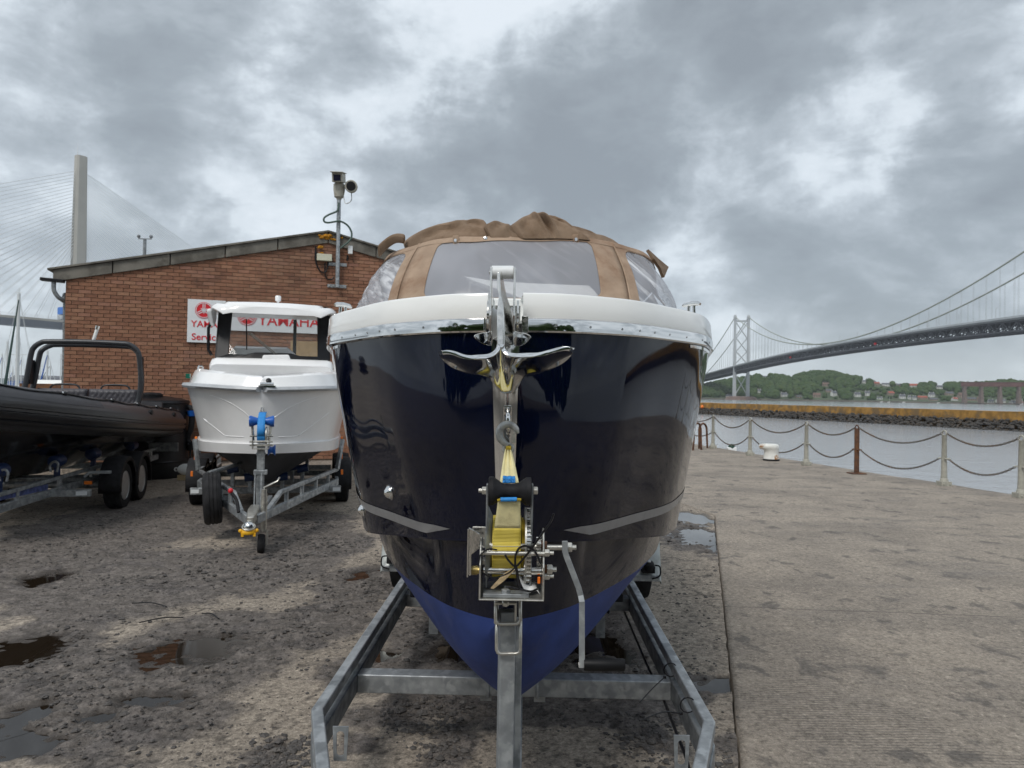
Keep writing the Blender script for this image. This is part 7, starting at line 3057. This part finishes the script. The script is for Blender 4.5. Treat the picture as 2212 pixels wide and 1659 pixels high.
mb.add([Q(-.7, .1, 1.16), Q(.7, .1, 1.16), Q(.66, 3.8, 1.28), Q(.35, 5.2, 1.38), Q(-.35, 5.2, 1.38), Q(-.66, 3.8, 1.28)], [tuple(range(6))])
mb.box(Q(0, .12, 1.2), (1.5, .08, .5), RQ)
obj('deck', mb, M['hyp2'], rb)
M['bar'] = mat('satin_black_tube', (.035, .037, .042), .38, .2, .1, 10)
for dy, w, zt in ((0, .80, 2.40), (.20, .76, 2.37)):
    mb = MB()
    y = 1.76 - dy
    pts = [Q(-w - .10, y + .05, 1.36), Q(-w - .03, y + .01, 1.8), Q(-w + .02, y, zt - .22), Q(-w + .06, y, zt - .10), Q(-w + .16, y - dy * .3, zt - .02), Q(-w + .28, y - dy * .5, zt), Q(0, y - dy * .5, zt + .01), Q(w - .28, y - dy * .5, zt), Q(w - .16, y - dy * .3, zt - .02), Q(w - .06, y, zt - .10), Q(w - .02, y, zt - .22), Q(w + .01, y, 1.8), Q(w - .02, y + .01, 1.5), Q(w - .09, y + .05, 1.40)]
    mb.tube(cr(pts, 5), .040, 12)
    obj('roll_bar', mb, M['bar'], rb, smooth=70)
mb = MB()
mb.box(Q(-.80, 1.66, 1.92), (.03, .17, .38), RQ)
obj('roll_bar_plate', mb, M['black'], rb, bevel=.01)
mb = MB()
mb.box(Q(.79, 1.66, 1.95), (.03, .15, .5), RQ)
obj('roll_bar_plate', mb, M['black'], rb, bevel=.01)
mb = MB()
c = Q(.08, 1.7, 2.42)
mb.tube([c, c + V((.06, 0, .20))], .026, 10)
al = obj('all_round_light', mb, M['white'], rb, smooth=50)
mb = MB()
mb.tube([c + V((.06, 0, .20)), c + V((.075, 0, .255))], .034, 12)
obj('light_lens', mb, M['chrome2'], al, smooth=40)
for sx in (-.37, .37):
    mb = MB()
    nx, nz = 34, 14
    rows = []
    for j in range(nz + 1):
        row = []
        for i in range(nx + 1):
            a, b = i / nx, j / nz
            x = sx + (a - .5) * .72
            z = 1.36 + .31 * b
            e = min(a, 1 - a, .06) / .06 * min(b, 1 - b, .12) / .12
            d = abs(math.sin((a * 9 + b * 2.5) * math.pi)) * abs(math.sin((a * 9 - b * 2.5) * math.pi))
            row.append(Q(x, 1.6 + .05 * e ** .5 + (.03 * (d ** .5) if .08 < a < .92 and .1 < b < .9 else .016), z))
        rows.append(row)
    mb.loft(rows, False)
    mb.box(Q(sx, 1.56, 1.515), (.70, .08, .29), RQ)
    st = obj('seat_back', mb, mat('charcoal_vinyl', (.060, .058, .068), .5, 0, .1, 8, .1, 200) if sx < 0 else bpy.data.materials['charcoal_vinyl'], rb, smooth=60)
    mb = MB()
    mb.tube(cr([Q(sx - .22, 1.52, 1.62), Q(sx - .20, 1.52, 1.70), Q(sx - .12, 1.52, 1.735), Q(sx + .12, 1.52, 1.735), Q(sx + .20, 1.52, 1.70), Q(sx + .22, 1.52, 1.62)], 5), .015, 8)
    obj('grab_rail', mb, M['bar'], st, smooth=60)
mb = MB()
mb.box(Q(0, 1.7, 1.28), (1.5, .5, .2), RQ)
obj('seat_base', mb, bpy.data.materials['charcoal_vinyl'], rb, bevel=.03)

rt_ = thing('boat_trailer', Q(0, 2.5, 0), 'galvanised twin axle trailer with black mudguards under the black inflatable', 'trailer')
for s in (-1, 1):
    lattice(rt_, lambda x, y, z: Q(x, y, z - .045 * max(0, y - 2.6)), [(s * .62, -.2), (s * .62, 3.2), (s * .05, 6.9)], .44, .60, .1, (.5, 1.2, 2.0, 2.75, 3.5, 4.3, 5.2))
    for y in (2.42, 3.24):
        wheel(rt_, Q(s * .93, y, .325), (math.cos(phi), math.sin(phi), 0), .325, .22)
        mb = MB()
        rings = []
        for k in range(13):
            a = R_(-12 + 204 * k / 12)
            rings.append([Q(s * .93 + x, y - (.39 + d) * math.cos(a), .34 + (.39 + d) * math.sin(a)) for x, d in ((-.14, -.06), (-.135, 0), (-.05, .012), (.05, .012), (.135, 0), (.14, -.06))])
        mb.loft(rings, False)
        obj('mudguard', mb, M['rubber'], rt_, smooth=50, solid=.008)
    mb = MB()
    mb.ribbon([Q(s * .66, 3.75, .50), Q(s * .72, 3.74, .56), Q(s * .98, 3.72, .56)], .05, .04)
    obj('mudguard_arm', mb, M['galv'], rt_, bevel=.006)
    for y, x in ((4.0, .42), (1.2, .55), (5.2, .25), (2.9, .5)):
        mb = MB()
        c = Q(s * x, y, .74)
        mb.lathe([(.06, -.13), (.075, -.12), (.085, 0), (.075, .12), (.06, .13)], c, (math.sin(phi), -math.cos(phi), 0), 16)
        mb.box(c - V((0, 0, .16)), (.05, .08, .2), RQ)
        obj('hull_roller', mb, M['roller_shaded'], rt_, smooth=40)
for y, w, z in ((.2, .62, .44), (1.6, .62, .44), (4.3, .92, .36), (2.8, .62, .34)):
    mb = MB()
    mb.bar(Q(-w, y, z), Q(w, y, z), .06, .085)
    cb = obj('crossbeam', mb, M['galv'], rt_, bevel=.005)
    if w > .8:
        for s in (-1, 1):
            mb = MB()
            mb.box(Q(s * (w - .10), y + .032, z), (.13, .004, .05), RQ)
            obj('white_reflector', mb, M['signwhite'], cb)
mb = MB()
mb.tube([Q(-.85, 2.42, .34), Q(.85, 2.42, .34)], .05, 10)
mb.tube([Q(-.85, 3.24, .34), Q(.85, 3.24, .34)], .05, 10)
obj('axle', mb, M['galv2'], rt_)
mb = MB()
mb.box(Q(.70, 3.72, .42), (.09, .04, .045), RQ)
obj('amber_reflector', mb, M['orange'], rt_, bevel=.006)
mb = MB()
mb.box(Q(.75, -.05, .62), (.5, .05, .16), RQ)
obj('light_board', mb, M['galv2'], rt_, bevel=.006)
p, q = Q(.415, 4.35, .447), Q(.16, 6.0, .447)
mb = MB()
mb.bar(p + V((.03, .0, 0)), q + V((.03, .0, 0)), .004, .07)
obj('blue_sticker', mb, bpy.data.materials['faded_blue_sticker'], rt_)
for y in (4.32, 5.3):
    mb = MB()
    c = Q(.46 if y < 5 else .30, y, .63)
    mb.tube(cr([c, c + V((-.01, 0, .08)), c + V((.04, 0, .13)), c + V((.09, 0, .10)), c + V((.08, 0, .0))], 5), .014, 7)
    obj('lashing_eye', mb, M['galv'], rt_, smooth=60)
mb = MB()
mb.tube([Q(0, 6.6, .4), Q(0, 7.2, .4)], .05, 10)
mb.ball(Q(0, 7.25, .4), .08, 12, 8)
obj('coupling_head', mb, M['zinc'], rt_, smooth=50)
mb = MB()
mb.tube([Q(.1, 6.9, .1), Q(.1, 6.9, .7)], .03, 10)
mb.lathe([(.1, -.03), (.1, .03)], Q(.1, 6.9, .1), (1, 0, 0), 20)
obj('jockey_wheel', mb, M['zinc'], rt_, smooth=40)
# ================================================================== AIR
HAZE = .00009
mb = MB()
mb.box((0, 1500, 108), (5200, 3300, 225))
m = bpy.data.materials.new('air')
m.use_nodes = True
m.node_tree.nodes.clear()
q = NG(m.node_tree)
pv = q.n('ShaderNodeVolumePrincipled')
pv.inputs['Color'].default_value = (.80, .86, .92, 1)
pv.inputs['Density'].default_value = HAZE
o_ = q.n('ShaderNodeOutputMaterial')
q.t.links.new(pv.outputs[0], o_.inputs['Volume'])
obj('haze', mb, m, kind='stuff', label='thin pale air between the quay and the far shore')
# ================================================================== THE PHOTOGRAPHER, MIRRORED IN THE STEM PLATE
M['jacket'] = mat('dark_jacket', (.020, .020, .026), .8, 0, .2, 12, .2, 90)
M['jeans'] = mat('dark_trousers', (.022, .026, .04), .85, 0, .2, 12, .2, 90)
M['skin'] = mat('skin', (.50, .27, .20), .5, 0, .06, 9)
M['hair'] = mat('dark_hair', (.025, .016, .01), .6, 0, .3, 30)
pe = thing('person', (0, -.42, 0), 'person in dark jacket holding up a phone, mirrored in the stainless stem plate', 'person')


def limb(name, pts, rad, m, n=12):
    mb = MB()
    c = cr(pts, 5)
    k = len(c)
    mb.tube(c, [lerp(i / (k - 1) * (len(rad) - 1), list(range(len(rad))), rad) for i in range(k)], n)
    return mb


Y = -.42
body = MB()                                           # one continuous jacket: hips, chest, shoulders, neck and both sleeves
rings = []
for z, a, b in ((.86, .165, .115), (.95, .175, .125), (1.08, .165, .115), (1.22, .185, .125), (1.36, .205, .125), (1.44, .19, .11), (1.485, .12, .085), (1.51, .068, .066), (1.54, .062, .062)):
    rings.append([(a * math.cos(t), Y + b * math.sin(t), z) for t in [k * .2618 for k in range(24)]])
body.loft([[V(p) for p in r] for r in rings], True, True)
for s in (-1, 1):
    mb = limb('', [(s * .15, Y, 1.43), (s * .21, Y + .02, 1.39), (s * .25, Y + .10, 1.26), (s * .255, Y + .16, 1.20), (s * .19, Y + .25, 1.36), (s * .115, Y + .325, 1.56)], [.075, .072, .056, .052, .042, .034], None)
    body.add(mb.v, mb.f)
obj('jacket', body, M['jacket'], pe, smooth=80)
legs = MB()
for s in (-1, 1):
    mb = limb('', [(s * .085, Y, .92), (s * .095, Y + .01, .72), (s * .10, Y + .015, .50), (s * .105, Y, .28), (s * .11, Y - .01, .09)], [.095, .088, .062, .058, .045], None)
    legs.add(mb.v, mb.f)
obj('trousers', legs, M['jeans'], pe, smooth=80)
for s in (-1, 1):
    mb = MB()
    mb.loft([[V((s * .115 + x * w, Y + y, z)) for x, z in ((-1, .0), (1, .0), (.9, h), (-.9, h))] for y, w, h in ((-.09, .035, .07), (-.02, .04, .10), (.08, .046, .07), (.16, .042, .05), (.19, .022, .035))], True, True)
    obj('shoe', mb, M['rubber'], pe, bevel=.012, smooth=60)
hd = V((0, Y + .03, 1.665))
mb = MB()
mb.tube([(0, Y + .005, 1.48), (0, Y + .02, 1.58)], [.056, .054], 14)
rings = []
for z, a, b, dy in ((-.115, .030, .035, .035), (-.10, .050, .055, .02), (-.06, .064, .080, .005), (-.01, .072, .090, 0), (.04, .075, .096, -.004), (.08, .068, .088, -.006), (.108, .045, .06, -.006), (.118, .012, .02, -.006)):
    rings.append([hd + V((a * math.cos(t), dy + b * math.sin(t), z)) for t in [k * .2618 for k in range(24)]])
mb.loft(rings, True, True)
mb.loft([[hd + V((x * w, .086 + d, z)) for x in (-1, 0, 1)] for z, w, d in ((.02, .008, .0), (-.015, .012, .018), (-.03, .016, .020), (-.038, .014, .004))], False)
for s in (-1, 1):
    mb.ball(hd + V((s * .076, -.005, -.01)), .026, 8, 6, (.35, .6, 1.1))
hobj = obj('head', mb, M['skin'], pe, smooth=80)
mb = MB()
for s in (-1, 1):
    mb.ball(hd + V((s * .030, .082, .012)), .012, 10, 6)
obj('eye', mb, M['signwhite'], hobj, smooth=80)
mb = MB()
mb.ball(hd + V((0, -.012, .035)), .088, 18, 10, (.93, 1.12, 1.02))
obj('hair', mb, M['hair'], hobj, smooth=80)
mb = MB()
mb.box((0, -.035, 1.700), (.155, .009, .075))
obj('phone', mb, M['black'], pe, bevel=.006)
for s in (-1, 1):                                     # palms with four curled fingers and a thumb behind the phone
    w = V((s * .112, Y + .335, 1.585))
    mb = MB()
    mb.tube(cr([w, w + V((-s * .005, .02, .045)), w + V((-s * .012, .026, .095))], 4), [.024, .028, .032, .036, .038, .038, .037, .034, .028], 12)
    for k in range(4):
        r = w + V((-s * (.0 + .0), .022 - .004 * k, .055 + .019 * k))
        L = (.8, .95, 1, .88)[k]
        mb.tube(cr([r, r + V((-s * .016, .034 * L, .004)), r + V((-s * .034, .048 * L, .004)), r + V((-s * .05, .036, .002))], 4), [.0095] * 9 + [.0085, .008, .0075, .006], 8)
    r = w + V((-s * .01, .0, .075))
    mb.tube(cr([r, r + V((-s * .022, -.002, .014)), r + V((-s * .045, .004, .018))], 4), [.012] * 5 + [.011, .010, .009, .007], 8)
    obj('hand', mb, M['skin'], pe, smooth=80)
